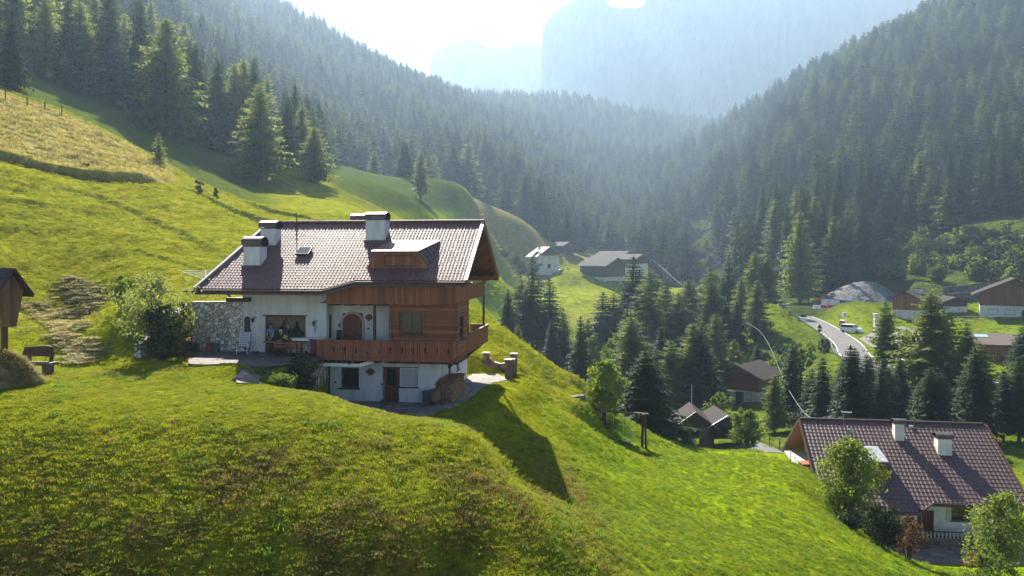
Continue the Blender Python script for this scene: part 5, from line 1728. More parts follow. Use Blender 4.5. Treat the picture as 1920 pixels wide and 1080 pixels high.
def yard_things():
    o = f2(6.8, -6.6, .0)
    r = empty("terrace_rail", (o.x, o.y, H2C.z), math.atan2(-.15, .988), "low dark fence with pale balusters over a stone ledge before the lower chalet", "fence")
    MB().box(0, 6.6, -.2, .2, 0, .62).build("ledge", M_STONE_B, r)
    mb = MB()
    for x in np.arange(.2, 6.5, .26):
        mb.box(x - .05, x + .05, -.24, -.205, .58, 1.02)
    mb.build("balusters", M_COPE, r)
    MB().box(0, 6.6, -.20, -.14, .98, 1.06).box(0, 6.6, -.20, -.14, .625, .68).build("rail", M_BEAM, r)
    lp = empty("lamp_post", (27.3, 54.6, H2C.z), 0, "slim post with a dark lamp head in the lower chalet's yard", "lamp")
    MB().tube([(0, 0, 0), (0, 0, 2.3)], .05, 7).build("pole", M_ZINC, lp)
    MB().tube([(.05, 0, 2.3), (-.28, 0, 2.42)], .09, 7).build("lamp_head", M_DARKM, lp)
    wb = empty("flower_barrow", (30.6, 52.2, zy), R(-20), "wooden barrow filled with orange and red flowers in the yard", "barrow")
    MB().prism([(-.5, .35), (.5, .35), (.65, .7), (-.65, .7)], -.35, .35).build("tub", M_BOARD, wb)
    MB().prism([(.85 + .24 * math.cos(t), .25 + .24 * math.sin(t)) for t in np.linspace(0, 6.28, 13)[:-1]], -.05, .05).build("wheel", M_DARKM, wb)
    MB().beam((-1.2, -.25, .6), (.85, -.1, .25), .05).beam((-1.2, .25, .6), (.85, .1, .25), .05).build("handle", M_BEAM, wb)
    v, q, _ = broadleaf(31, .6, 1.4, 700, .06, .1, 6, False)
    v[:, 2] += .6
    np_mesh("flowers", v, q, mat("geranium_petals", (.55, .12, .05), (.14, .20, .04), .7, 7), parent=wb)
    for i, (x, y, l) in enumerate(((28.0, 51.4, "dark planter tub at the yard's left front"), (29.2, 51.0, "dark round tub between the planter and the flower barrow"))):
        b = MB().tube([(0, 0, 0), (0, 0, .5)], [.32, .42], 12 if i else 4).build("garden_tub", M_GREYWOOD)
        b.location = (x, y, zy); tag(b, l, "tub")
    fence_run("yard_fence", [(32.8, 50.2, zy), (34.6, 50.0, zy), (36.6, 49.9, zy)], "thin pale rail fence below the leafy tree in the lower right corner", .95, (.9,), .03, rail_m=M_COPE)
yard_things()

# --- swing
def swing():
    y = 58.0
    a, b = gpt(1207, y), gpt(1133, y + 1.5)
    zt_ = (HZ - 777) / F * y
    r = empty("swing_frame", tuple(a), 0, "wooden swing frame with rope swings on the lawn slope", "swing")
    for (p, s) in ((a, 1), (b, 1)):
        q = p - a
        MB().tube([(q.x - .10, q.y + .15, q.z - .3), (q.x - .06, q.y, zt_ - a.z)], .10, 8).build("post", M_BEAM, r)
        MB().tube([(q.x + .14, q.y - .25, q.z - .3), (q.x + .08, q.y, zt_ - a.z)], .09, 8).build("post", M_BEAM, r)
    MB().tube([(.35, 0, zt_ - a.z), (b.x - a.x - .4, b.y - a.y, zt_ - a.z)], .09, 8).build("crossbeam", M_GREYWOOD, r)
    for k in (.42, .85):
        q = Vector((b.x - a.x, b.y - a.y, 0)) * k
        mb = MB().tube([(q.x - .25, q.y, zt_ - a.z), (q.x - .25, q.y, zt_ - a.z - 2.1)], .022, 5).tube([(q.x + .25, q.y, zt_ - a.z), (q.x + .25, q.y, zt_ - a.z - 2.1)], .022, 5)
        mb.box(q.x - .3, q.x + .3, q.y - .1, q.y + .1, zt_ - a.z - 2.13, zt_ - a.z - 2.09)
        mb.build("rope_swing", M_COPE, r)
    mb = MB()
    for k in (.12, .24):
        q = Vector((b.x - a.x, b.y - a.y, 0)) * k
        mb.tube([(q.x, q.y, zt_ - a.z), (q.x, q.y, zt_ - a.z - .3)], .03, 5)
    mb.build("hook", M_ZINC, r)
swing()

# --- garage with two gables
def gable_house(name, loc, rz, W_, L, he, pitch, label, cat, low, up=None, split=None, roof_m=None, over=.8, base=1.0, gable_win=(), side_win=(), left_win=(), roof_th=.16, balcony=None, chim=(), shutters=None, win_glass=None, group=None, gable_m=None):
    """a gabled building: local x across the gable front, y back along the ridge"""
    H = empty(name, tuple(loc), rz, label, cat, group)
    t = math.tan(R(pitch)); w = W_ / 2; rzz = he + w * t
    roof_m = roof_m or M_SHINGLE
    split = split if split is not None else he
    up = up or low
    mb = MB().box(-w, w, 0, L, -base, split)
    mb.build("lower_wall" if up is not low else "wall", low, H)
    mb = MB()
    if split < he - .01:
        o = .04
        mb.prism([(-w - o, split + .003), (w + o, split + .003), (w + o, he), (0, rzz - .02), (-w - o, he)], -o, L + o)
        mb.build("upper_wall", up, H)
    else:
        mb.prism([(-w, he + .003), (w, he + .003), (0, rzz - .02)], .0, L)
        mb.build("gable", gable_m or up, H)
    rf = MB()
    k = w + over
    for s in (-1, 1):
        rf.prism([(0, rzz + .02), (s * k, he - over * t + .02), (s * k, he - over * t + .02 + roof_th), (0, rzz + .02 + roof_th)][::-s], -over * 1.1, L + over * 1.1)
    ro = rf.build("roof", roof_m, H)
    bb = MB()
    for s in (-1, 1):
        bb.beam((0, -over * 1.1 - .04, rzz + .06), (s * k, -over * 1.1 - .04, he - over * t + .06), .07, .28, up=(0, 1, 0))
    bb.build("bargeboard", M_BEAM, ro)
    sm = shutters
    for (x, z, ww, hh) in gable_win:
        wn = window(H, x - ww / 2, x + ww / 2, z, z + hh, -.06 if z > split else -.03, bars=(1, 0), fr=.08, sill=False, glass=win_glass if z < split else None)
        if sm:
            for s in (-1, 1):
                c = x + s * (ww / 2 + ww * .27)
                MB().box(c - ww * .25, c + ww * .25, -.07, -.005, z, z + hh).build("shutter", sm, wn)
    for (y, z, ww, hh) in side_win:
        window(H, y - ww / 2, y + ww / 2, z, z + hh, w + (.06 if z > split else .03), 'b', bars=(1, 0), fr=.08, out=1, sill=False, glass=win_glass)
    for (y, z, ww, hh) in left_win:
        window(H, y - ww / 2, y + ww / 2, z, z + hh, -w - (.06 if z > split else .03), 'b', bars=(1, 0), fr=.08, out=-1, sill=False, glass=win_glass)
    if balcony:
        z, d = balcony
        fb = MB().box(-w - .1, w + .1, -d, -.05, z - .14, z).build("balcony", M_BEAM, H)
        mb = MB()
        boards_rail(mb, (-w - .1, -d), (w + .1, -d), z + .003, z + .95, .22, .02)
        mb.box(-w - .15, w + .15, -d - .06, -d + .06, z + .95, z + 1.03)
        mb.build("balcony_rail", up, fb)
    for (x, y, s, h) in chim:
        zz = rzz - abs(x) * t
        c = MB().box(x - s / 2, x + s / 2, y - s / 2, y + s / 2, zz - .3, zz + h).build("chimney", M_PLASTER_V, H)
        MB().box(x - s / 2 - .12, x + s / 2 + .12, y - s / 2 - .12, y + s / 2 + .12, zz + h + .003, zz + h + .22).build("chimney_cap", M_CAPM, c)
    return H

def carport():
    p = gpt(1298, 98); q = gpt(1358, 97)
    z0 = (HZ - 838) / F * 97
    W1, W2 = 4.6, 4.2
    for i, (u, wd, pk, ev, lab, rot) in enumerate(((1303, 4.7, 4.3, 2.55, "left half of the dark wooden garage with a gabled roof by the white pole", -.10), (1360, 4.0, 3.95, 2.75, "right half of the dark garage with open front by the round tree", .02))):
        x = (u - 960) / F * 97.5
        H = empty("wooden_garage", (x, 97.5 - i * .4, z0), rot, lab, "garage", "wooden garages")
        w = wd / 2
        for sx in (-w + .12, w - .12):
            for y in (0.1, 4.9):
                MB().box(sx - .09, sx + .09, y - .09, y + .09, -.2, ev).build("post", M_BEAM, H)
        MB().box(-w, w, 5.0, 5.1, -.2, ev).prism([(-w, ev + .003), (w, ev + .003), (0, pk - .05)], 5.0, 5.1).build("back_wall", M_GREYWOOD, H)
        if i == 0:
            MB().box(.5, w - .22, .05, .12, 0, ev - .1).build("door", M_GREYWOOD, H)
            MB().box(-w - .02, -w + .05, .2, 4.8, -.2, ev).build("side_wall", M_GREYWOOD, H)
            MB().box(-.9, -.3, .6, .9, 0, 1.9).build("shelf", M_BOARD, H)
        else:
            MB().box(w - .03, w + .05, .2, 4.8, -.2, ev).build("side_wall", M_GREYWOOD, H)
        MB().prism([(-w, ev + .01), (w, ev + .01), (0, pk - .06)], .0, .1).box(-w, w, -.02, .12, ev - .24, ev + .004).build("gable", M_BEAM, H)
        rf = MB()
        k = w + .55; t = (pk - ev) / w
        for s in (-1, 1):
            rf.prism([(0, pk), (s * k, pk - k * t), (s * k, pk - k * t + .14), (0, pk + .14)][::-s], -.7, 5.6)
        ro = rf.build("roof", M_SHINGLE, H)
        bb = MB()
        for s in (-1, 1):
            bb.beam((0, -.74, pk + .07), (s * k, -.74, pk - k * t + .07), .06, .2, up=(0, 1, 0))
        bb.build("bargeboard", M_ZINC, ro)
    pl = MB().tube([(0, 0, 0), (0, 0, 7.6)], [.05, .04], 7).build("white_pole", M_WHITE)
    pl.location = gpt(1297, 104); tag(pl, "thin white pole rising behind the garage roof", "pole")
carport()
def by_garage():
    p = gpt(1333, 79)
    o = MB().tube([(0, 0, -.1), (0, 0, 1.1)], .05, 6).build("garden_post", M_BEAM); o.location = p
    tag(o, "short dark post on the lawn before the garage", "post")
    p = gpt(1326, 79.5)
    mb = MB().ball((0, 0, .12), .5, .3, .2).ball((.35, -.1, .08), .3, .2, .14)
    o = mb.build("white_sack", M_WHITE, smooth=True); o.location = p
    tag(o, "crumpled white sheet lying beside the short dark post", "sheet")
by_garage()
drape_path("lane", dens([gpt(1395, 100), gpt(1425, 92), gpt(1450, 85), gpt(1478, 79), gpt(1500, 75)], 8), 3.0, mat("asphalt_lane", (.13, .125, .13), (.085, .083, .085), .9, 3, .2, .2), .06)
fence_run("lane_fence", [gpt(u, Y) for u, Y in ((1408, 104), (1425, 99), (1443, 94), (1462, 89), (1482, 84))], "dark wooden rail fence along the lane behind the lower chalet", 1.3, (.5, 1.1), .05, m=M_BEAM)

# --- hut on the far bank
def log_hut():
    Y = 132.0
    p = Vector(((1362 - 960) / F * Y, Y, (HZ - 757) / F * Y))
    H = gable_house("log_hut", (p.x + 2.4, p.y, p.z), R(-38), 6.4, 7.2, 4.9, 25, "dark log hut on a white stone base among the valley trees", "hut", M_PLASTER_V, M_LOG, 2.25, M_SHINGLE, 1.3, 1.5,
                    gable_win=((1.4, .75, 1.1, 1.25), (-2.3, .7, 1.0, 1.2)), side_win=((2.0, .7, .9, 1.2), (5.0, .9, .7, .9)))
    MB().box(-.9, .5, -.05, -.004, 0, 2.0).build("door", M_DARKM, H)
    MB().box(-4.6, -3.25, -.8, .8, 2.1, 2.25).build("balcony", M_GREYWOOD, H)
    mb = MB()
    for x in (-4.5, -3.6):
        mb.tube([(x, -.8, -1), (x, -.8, 4.6)], .06, 6)
    for z in np.arange(2.5, 4.4, .35):
        mb.tube([(-4.5, -.8, z), (-3.6, -.8, z)], .035, 5)
    mb.build("ladder", M_COPE, H)
    MB().tube([(3.9, 6.9, 0.5), (3.9, 6.9, 4.4)], .09, 6).tube([(3.9, .3, 0.5), (3.9, .3, 4.4)], .09, 6).build("corner_post", M_BEAM, H)
log_hut()

# --- chalets by the road
M_ORANGEWOOD = wood("warm_boards", (.20, .085, .045), (.10, .042, .024), .22)
p = P(1671, 599, 205)
gable_house("roadside_chalet", (p.x + 2.9, 203, p.z), R(-44), 6.6, 12, 5.6, 27, "small white and brown chalet with a dark roof by the road", "house", M_PLASTER, M_BOARD, 2.6, M_SHINGLE, 1.1, 2.0,
            gable_win=((-2.0, .5, 1.5, 1.5), (2.3, .6, 1.2, 1.4), (.1, 3.4, 1.1, 1.3)), side_win=((3, .6, 1.2, 1.3), (7, .6, 1.2, 1.3)), chim=((.9, 6.5, 1.5, 1.1),))
p = P(1832, 594, 200)
big = gable_house("roadside_chalet", (p.x + 7.6, 197, p.z), R(-30), 15, 14, 6.2, 25, "big chalet with brown boarded gable and white ground floor at the right edge", "house", M_PLASTER, M_ORANGEWOOD, 2.9, M_SHINGLE, 1.9, 2.5,
            gable_win=((-4.6, .65, 2.2, 1.35), (-1.0, .65, 2.2, 1.35), (-4.8, 4.5, 1.4, 1.3), (-1.2, 3.9, 1.4, 1.8), (1.5, 3.9, 1.4, 1.8), (4.2, 3.9, 1.4, 1.8), (0, 7.2, 1.3, 1.3)), win_glass=M_FRAME, balcony=None)
MB().box(-1.8, 7.5, -1.1, -.05, 3.4, 3.55).box(-1.8, 7.5, -1.12, -1.04, 3.553, 4.5).build("balcony", M_ORANGEWOOD, big)
arc = [(2.4 + .95 * math.cos(t), 1.3 + .85 * math.sin(t)) for t in np.linspace(0, math.pi, 11)]
MB().prism([(3.35, -.2)] + arc + [(1.45, -.2)], -.10, -.004).build("arched_door", M_DARKM, big)
p = P(1790, 592, 207)
gable_house("roadside_shed", (p.x, 207, p.z), R(-10), 6.0, 7, 3.6, 22, "low dark roofed shed between the two roadside chalets", "shed", M_PLASTER, M_BEAM, 2.4, M_SHINGLE, 1.0, 2.0, gable_win=((1.5, .8, 1.2, 1.0),))
# flat roofed garage below
def low_garage():
    Y = 150.0
    p = P(1892, 690, Y)
    H = empty("low_garage", tuple(p), R(-20), "flat brown roofed outbuilding with a skylight below the big chalet", "garage")
    MB().box(-4.5, 6, 0, 8, -3, 4.2).build("wall", M_BOARD, H)
    MB().prism([(-.9, 4.205), (8.6, 5.6), (8.6, 5.78), (-.9, 4.40)], -5.4, 7.2, axis='x').build("roof", mat("brown_bitumen", (.10, .075, .065), (.07, .052, .047), .9, 1.2, .25, .2), H)
    MB().prism([(4.8, 5.24), (7.0, 5.56), (7.0, 5.66), (4.8, 5.34)], -4.6, -2.4, axis='x').build("skylight", glass_mat("pale_skylight", (.28, .42, .38), .2, .8), H)
    MB().box(-1.5, 1.2, -.06, -.004, .0, 2.3).build("door", M_DOOR, H)
low_garage()
fence_run("yellow_railing", [P(1795, 602, 190), P(1815, 600, 190), P(1838, 601, 190), P(1862, 602, 190)], "pale yellow wooden railing before the big chalet", 1.0, (.2, .9), .10, m=M_COPE)

# --- farmhouse and barns far up the valley
M_FARMROOF = mat("pale_shingle_roof", (.36, .32, .29), (.24, .21, .19), .75, 1.5, .3, .3, (1, 1, 3))
M_BARNWOOD = wood("barn_boards", (.12, .095, .080), (.065, .052, .046), .35)
M_BARNROOF = mat("barn_roof", (.10, .092, .09), (.06, .055, .055), .9, .9, .1, .3, (1, 1, 3))
Yf = 368.0
p = P(1010, 503.5, Yf)
fh = gable_house("farmhouse", (p.x + 4.6, Yf - 3, p.z), R(18), 10.0, 13, 6.4, 36, "pale two storey farmhouse with a bright roof on the far meadow", "house", M_PLASTER_V, M_BARNWOOD, 6.1, M_FARMROOF, 1.5, 3.0,
            gable_win=((-3.2, .9, 1.1, 1.7), (3.2, .9, 1.1, 1.6), (-3.2, 3.9, 1.1, 1.6), (.2, 3.9, 1.1, 1.6), (3.2, 3.9, 1.1, 1.6), (0, 7.6, 1.2, 1.4)), left_win=((3, 3.9, 1.2, 1.6), (8, 3.9, 1.2, 1.6), (3, .9, 1.2, 1.6)), balcony=(6.3, 1.0), chim=((-1.4, 9, .9, 1.2),))
MB().box(-.6, .9, -.06, -.004, 0, 2.2).build("door", M_DARKM, fh)
MB().prism([(-6.6, 6.9), (-3.2, 8.2), (-3.2, 8.5), (-7.1, 7.0)], 3.5, 8.0).build("dormer", M_BARNWOOD, fh)
Yb = 352.0
p = P(1090, 527, Yb)
gable_house("barn", (p.x + 14.2, Yb - 7, p.z - .3), R(42), 13.5, 14.5, 7.6, 25, "large grey wooden barn on a stone base beside the farmhouse", "barn", M_PLASTER_V, M_BARNWOOD, 2.3, M_BARNROOF, 1.3, 4.0,
            gable_win=((2.5, 6.3, 1.2, 1.3), (-2, 3.6, 3.0, 1.6)), left_win=((3.5, 3.4, 2.6, 1.7), (7.2, 3.4, 2.6, 1.7), (11, 3.4, 2.6, 1.7), (2.5, .3, 1.6, 1.8)))
p = P(1146, 497, 384)
gable_house("barn", (p.x + 7, 378, p.z - .5), R(42), 12, 16, 4.5, 24, "second grey barn half hidden behind the large barn", "barn", M_BARNWOOD, M_BARNWOOD, None, M_BARNROOF, 1.2, 4.0)
p = P(1176, 500, 365)
gable_house("barn", (p.x + 6, 362, p.z - .5), R(38), 9, 9, 4.2, 24, "low grey barn annex right of the large barn, behind the dark spruce", "barn", M_PLASTER_V, M_BARNWOOD, 2.0, M_BARNROOF, 1.0, 4.0)
p = P(1052, 472, 402)
gable_house("hay_barn", (p.x + 3.6, 400, p.z - .4), R(36), 7.0, 9, 3.6, 26, "small old hay barn on the yellow meadow above the farmhouse", "barn", M_BARNWOOD, M_BARNWOOD, None, M_BARNROOF, .9, 3.0)
# ------------------------------------------------------------------ road, vehicles and the building site
M_ASPH = mat("asphalt", (.135, .128, .126), (.095, .092, .092), .9, .5, .2, .2)
M_LINE = mat("road_paint", (.75, .75, .73), (.62, .62, .60), .7, 2)
def strip(name, pts, off0, off1, dz, m):
    L, Rr = [], []
    for i, p in enumerate(pts):
        d = (pts[min(i + 1, len(pts) - 1)] - pts[max(i - 1, 0)]); d.z = 0
        d.normalize()
        s = Vector((d.y, -d.x, 0))                 # towards the valley side
        a, b = p + s * off0, p + s * off1
        L.append((a.x, a.y, p.z + dz)); Rr.append((b.x, b.y, p.z + dz))
    n = len(pts)
    return tag(MB().add(L + Rr, [(i, n + i, n + i + 1, i + 1) for i in range(n - 1)]).build(name, m), kind='structure')
strip("road", ROAD, -2.9, 2.9, .08, M_ASPH)
strip("road_edge_line", ROAD, 2.6, 2.74, .085, M_LINE)
strip("road_edge_line", ROAD, -2.74, -2.6, .085, M_LINE)
lot = [P(1610, 633, 176), P(1640, 631, 186), P(1690, 624, 192), P(1760, 627, 184), P(1720, 652, 165), P(1650, 668, 152)]
tag(MB().add([(q.x, q.y, gz(q.x, q.y) + .12) for q in lot], [tuple(range(len(lot)))]).build("forecourt", mat("pale_gravel", (.16, .15, .13), (.11, .105, .09), .95, .8)), kind='structure')
site = [P(1440, 583, 262), P(1500, 585, 236), P(1530, 580, 233), P(1640, 577, 235), P(1640, 570, 246), P(1480, 574, 268)]
tag(MB().add([(q.x, q.y, gz(q.x, q.y) + .10) for q in site][::-1], [tuple(range(len(site)))]).build("site_ground", mat("site_gravel", (.24, .22, .20), (.16, .15, .14), .95, .5)), kind='structure')

def guard_rail():
    seg = ROAD[30:]
    n = len(seg)
    pts = []
    for i in range(0, n):
        d = seg[min(i + 1, n - 1)] - seg[max(i - 1, 0)]; d.z = 0; d.normalize()
        pts.append(seg[i] + Vector((d.y, -d.x, 0)) * 3.75)
    r = empty("guard_rail", tuple(pts[0]), 0, "long steel guard rail with posts along the valley side of the road", "guard rail")
    o = pts[0]
    mb = MB()
    for i in range(n - 1):
        a, b = pts[i] - o, pts[i + 1] - o
        mb.beam((a.x, a.y, a.z + .72), (b.x, b.y, b.z + .72), .06, .30)
    mb.build("rail", M_ZINC, r)
    rt = MB()
    for i in range(n - 1):
        a, b = pts[i] - o, pts[i + 1] - o
        rt.beam((a.x, a.y, a.z + 1.15), (b.x, b.y, b.z + 1.15), .06, .07)
    rt.build("handrail", M_ZINC, r)
    for i in range(0, min(n, 110), 2):
        a = pts[i] - o
        MB().box(a.x - .06, a.x + .06, a.y - .06, a.y + .06, a.z - .3, a.z + 1.12).build("post", M_ZINC, r)
    return pts
GR = guard_rail()
k = [p for p in GR if 128 < p.y < 172]
wall_run("road_retaining_wall", [Vector((p.x - .2, p.y - .1, 0)) for p in k], [p.z - .12 for p in k], [p.z - 5.0 + 2.5 * max(0, (p.y - 150) / 22) for p in k], .4, M_STONE, "pale masonry retaining wall under the bend of the road", None)

def car(name, loc, rz, L, Wd, Hh, body_m, label, cat, van=False):
    r = empty(name, tuple(loc), rz, label, cat)
    h0 = .32
    if van:
        prof = [(-L / 2, h0), (L / 2, h0), (L / 2 + .02, h0 + .45), (L / 2 - .25, Hh * .58), (L / 2 - 1.15, Hh * .64), (L / 2 - 1.75, Hh), (-L / 2 + .12, Hh), (-L / 2, Hh * .6)]
    else:
        prof = [(-L / 2, h0), (L / 2, h0), (L / 2, h0 + .38), (L / 2 - .3, Hh * .58), (L / 2 - 1.25, Hh * .66), (L / 2 - 1.95, Hh), (-L / 2 + 1.0, Hh), (-L / 2 + .3, Hh * .68), (-L / 2, Hh * .62)]
    MB().prism(prof, -Wd / 2, Wd / 2).build("body", body_m, r, bevel=.07)
    top = Hh - .07; lo = Hh * .66
    wn = MB()
    x0, x1 = (-L / 2 + .25, L / 2 - 1.75) if van else (-L / 2 + .85, L / 2 - 1.95)
    for s in (-1, 1):
        y = s * (Wd / 2 + .004)
        for (a, b) in ((x0, (x0 + x1) / 2 - .06), ((x0 + x1) / 2 + .06, x1 - .02)):
            wn.add([(a, y, lo), (b + (.25 if b > x0 + 1 else 0), y, lo), (b, y, top), (a, y, top)], [(0, 1, 2, 3)])
    wn.build("side_windows", M_GLASS, r)
    ws = MB()
    fx0, fz0, fx1, fz1 = (L / 2 - 1.2, Hh * .66, L / 2 - 1.72, Hh - .04) if van else (L / 2 - 1.3, Hh * .67, L / 2 - 1.92, Hh - .04)
    ws.add([(fx0 + .012, -Wd / 2 + .14, fz0 + .02), (fx0 + .012, Wd / 2 - .14, fz0 + .02), (fx1 + .02, Wd / 2 - .2, fz1), (fx1 + .02, -Wd / 2 + .2, fz1)], [(0, 1, 2, 3)])
    ws.build("windscreen", M_GLASS, r)
    for s in (-1, 1):
        MB().box(L / 2 - .06, L / 2 + .035, s * Wd * .36 - .17, s * Wd * .36 + .17, h0 + .32, h0 + .46).build("headlight", M_WHITE, r)
        for x in (-L / 2 + .8, L / 2 - .85):
            MB().prism([(x + .33 * math.cos(t), .33 + .33 * math.sin(t)) for t in np.linspace(0, 6.2832, 17)[:-1]], s * (Wd / 2 - .17), s * (Wd / 2 + .02)).build("wheel", M_TYRE, r)
    return r
M_TYRE = mat("tyre", (.025, .025, .026), (.018, .018, .019), .85, 5)
M_CARW = mat("white_car_paint", (.72, .72, .73), (.69, .69, .70), .25, 2, .6)
M_CARG = mat("grey_car_paint", (.20, .21, .23), (.18, .19, .21), .25, 2, .6, metal=.4)
M_CARR = mat("red_car_paint", (.45, .02, .02), (.40, .02, .02), .3, 2, .6)
def on_ground(u, Y):
    return gpt(u, Y, .16)
p = P(1595, 622, 0.0) if False else None
q = ROAD[min(range(len(ROAD)), key=lambda i: abs(ROAD[i].y - 186))]
car("parked_van", gpt(1597, 188.5, .06), R(-48), 4.9, 1.9, 2.0, M_CARW, "white van parked beside the red kiosk at the roadside", "van", True)
car("driving_car", ROAD[min(range(len(ROAD)), key=lambda i: abs(ROAD[i].y - 252))] + Vector((.6, 0, .09)), R(-62), 4.4, 1.8, 1.5, M_CARG, "grey car coming down the road towards the bend", "car")
car("parked_car", gpt(1603, 239, .1), R(15), 4.3, 1.8, 1.5, M_CARR, "red car parked on the building site by the blue shed", "car")
car("parked_car", gpt(1622, 242, .1), R(8), 4.3, 1.8, 1.45, M_CARG, "grey car right of the red one below the gravel bank", "car")
car("parked_car", gpt(1053, 371, .1), R(20), 4.3, 1.8, 1.5, M_CARW, "white car parked beside the far farmhouse", "car")
car("parked_car", gpt(1066, 374, .1), R(10), 4.3, 1.8, 1.5, M_CARG, "dark car parked between farmhouse and barn", "car")

def kiosk():
    p = gpt(1579.5, 196, 0)
    r = empty("roadside_kiosk", tuple(p), R(-30), "red cabin with white roof standing beside the white van", "kiosk")
    MB().box(-.62, .62, -.55, .55, 0, 2.1).build("body", mat("red_plastic", (.42, .03, .04), (.34, .02, .03), .45, 2), r, bevel=.03)
    MB().prism([(-.7, 2.103), (.7, 2.103), (.6, 2.35), (-.6, 2.35)], -.62, .62).build("roof", M_WHITE, r)
    MB().box(-.45, .45, -.585, -.555, .1, 1.95).build("door", mat("red_door", (.36, .05, .06), (.30, .04, .05), .5, 2), r)
    b = MB().box(-.4, .4, -.4, .4, 0, 1.0).box(-.45, .45, -.45, .45, 1.003, 1.1).tube([(0, 0, -2.4), (0, 0, 0)], .06).build("notice_board", mat("pale_blue_paint", (.45, .5, .58), (.3, .35, .45), .6, 3))
    b.location = gpt(1583, 198.5, 2.9); tag(b, "small pale box sign on a post behind the red cabin", "sign")
kiosk()
def building_site():
    p = gpt(1557, 243, 0)
    r = empty("site_container", tuple(p), R(-4), "white site office container with one small window", "container")
    MB().box(-2.4, 2.4, -1.2, 1.2, 0, 2.4).build("body", M_WHITE, r, bevel=.04)
    MB().box(-2.45, 2.45, -1.25, 1.25, 2.403, 2.5).build("roof", M_ZINC, r)
    window(r, -1.3, -.5, .9, 1.9, -1.24, bars=(0, 0), sill=False)
    MB().box(1.2, 2.0, -1.235, -1.204, .1, 1.0).build("vent_panel", M_DARKM, r)
    p = gpt(1588, 243, 0)
    r = empty("blue_shed", tuple(p), R(6), "blue metal shed right of the white container", "shed")
    MB().box(-2.0, 2.0, -1.2, 1.2, 0, 1.9).build("body", mat("blue_metal", (.035, .09, .30), (.025, .06, .22), .5, 2), r)
    MB().prism([(-2.1, 1.903), (2.1, 1.903), (2.1, 2.0), (-2.1, 2.15)], -1.3, 1.3).build("roof", mat("blue_roof", (.10, .19, .42), (.08, .15, .34), .5, 2), r)
    MB().box(-.05, .05, -1.23, -1.203, .05, 1.85).build("door_joint", M_DARKM, r)
    M_RED = mat("red_barrier", (.50, .03, .03), (.38, .02, .02), .5, 2)
    M_ORA = mat("orange_sheet", (.65, .16, .03), (.5, .11, .02), .6, 2)
    for i, (u, Y, w, m, l) in enumerate(((1532, 235, 2.2, M_WHITE, "white plastic barrier at the left end of the site fence"), (1543, 235, 2.4, M_RED, "red plastic barrier before the white container"), (1559, 235.5, 2.4, M_RED, "red plastic barrier under the container's right side"), (1574, 236, 2.4, M_RED, "red plastic barrier at the right end of the row"))):
        b = MB().prism([(-.28, 0), (.28, 0), (.18, .3), (.12, 1.0), (-.12, 1.0), (-.18, .3)], -w / 2, w / 2, axis='x').build("road_barrier", m, bevel=.03)
        b.location = gpt(u, Y, .1); b.rotation_euler.z = R(-6 + 5 * i)
        tag(b, l, "barrier", "barriers along the building site")
    b = MB().box(-1.3, 1.3, -.05, .05, 1.5, 2.5).tube([(-1.1, 0, 0), (-1.1, 0, 1.5)], .05).tube([(1.1, 0, 0), (1.1, 0, 1.5)], .05).build("site_banner", M_ORA)
    b.location = gpt(1536, 245, .4); tag(b, "orange banner left of the white container", "banner")
building_site()

def gravel_bank():
    """heaped gravel dam behind the site"""
    us = np.linspace(1488, 1705, 90)
    prof = np.interp(us, [1488, 1510, 1540, 1570, 1595, 1620, 1640, 1660, 1680, 1705], [586, 574, 557, 541, 531, 527, 529, 538, 552, 572])
    rows = []
    for j in range(15):
        f = j / 14
        Yr = np.interp(us, [1488, 1560, 1640, 1705], [246, 247, 249, 250]) + 15 * f
        x = (us - 960) / F * Yr
        g = ground(x, Yr)
        Yt = np.interp(us, [1488, 1560, 1640, 1705], [246, 247, 249, 250]) + 15
        ztop = (HZ - prof) / F * Yt
        g0 = ground((us - 960) / F * (Yt - 15), Yt - 15) - .3
        z = g0 + np.maximum(ztop - g0, 0) * (1 - (1 - f) ** 1.25) + vnoise(x, Yr, .5, 41) * .25 * (0 < j < 14)
        rows.append(np.stack([x, Yr, z], 1))
    for k, dz in ((3, -.8), (10, -6)):
        t = rows[14].copy(); t[:, 1] += k; t[:, 2] += dz
        rows.append(t)
    v = np.concatenate(rows); n = len(us)
    i = np.arange(len(rows) - 1)[:, None] * n + np.arange(n - 1)[None, :]
    q = np.stack([i, i + 1, i + n + 1, i + n], -1).reshape(-1, 4)
    return tag(np_mesh("gravel_bank", v, q, stones("gravel", 1.6, (.30, .30, .31), (.13, .13, .14), (.06, .06, .06), .8, edge=.15, dist=.25)), kind='structure')
gravel_bank()
for (pts, top, lab) in (([(1768, 549, 238), (1800, 546, 236), (1840, 541, 233), (1880, 538, 230)], 1.6, "upper tier of grey stone terrace walls behind the chalets"), ([(1775, 562, 226), (1805, 560, 224), (1850, 557, 221)], 1.6, "lower tier of grey stone terrace walls behind the chalets")):
    pp = [P(*a) for a in pts]
    wall_run("terrace_wall", pp, [a.z + top for a in pp], [a.z - 2.0 for a in pp], .8, M_STONE2, lab, M_STONE2)

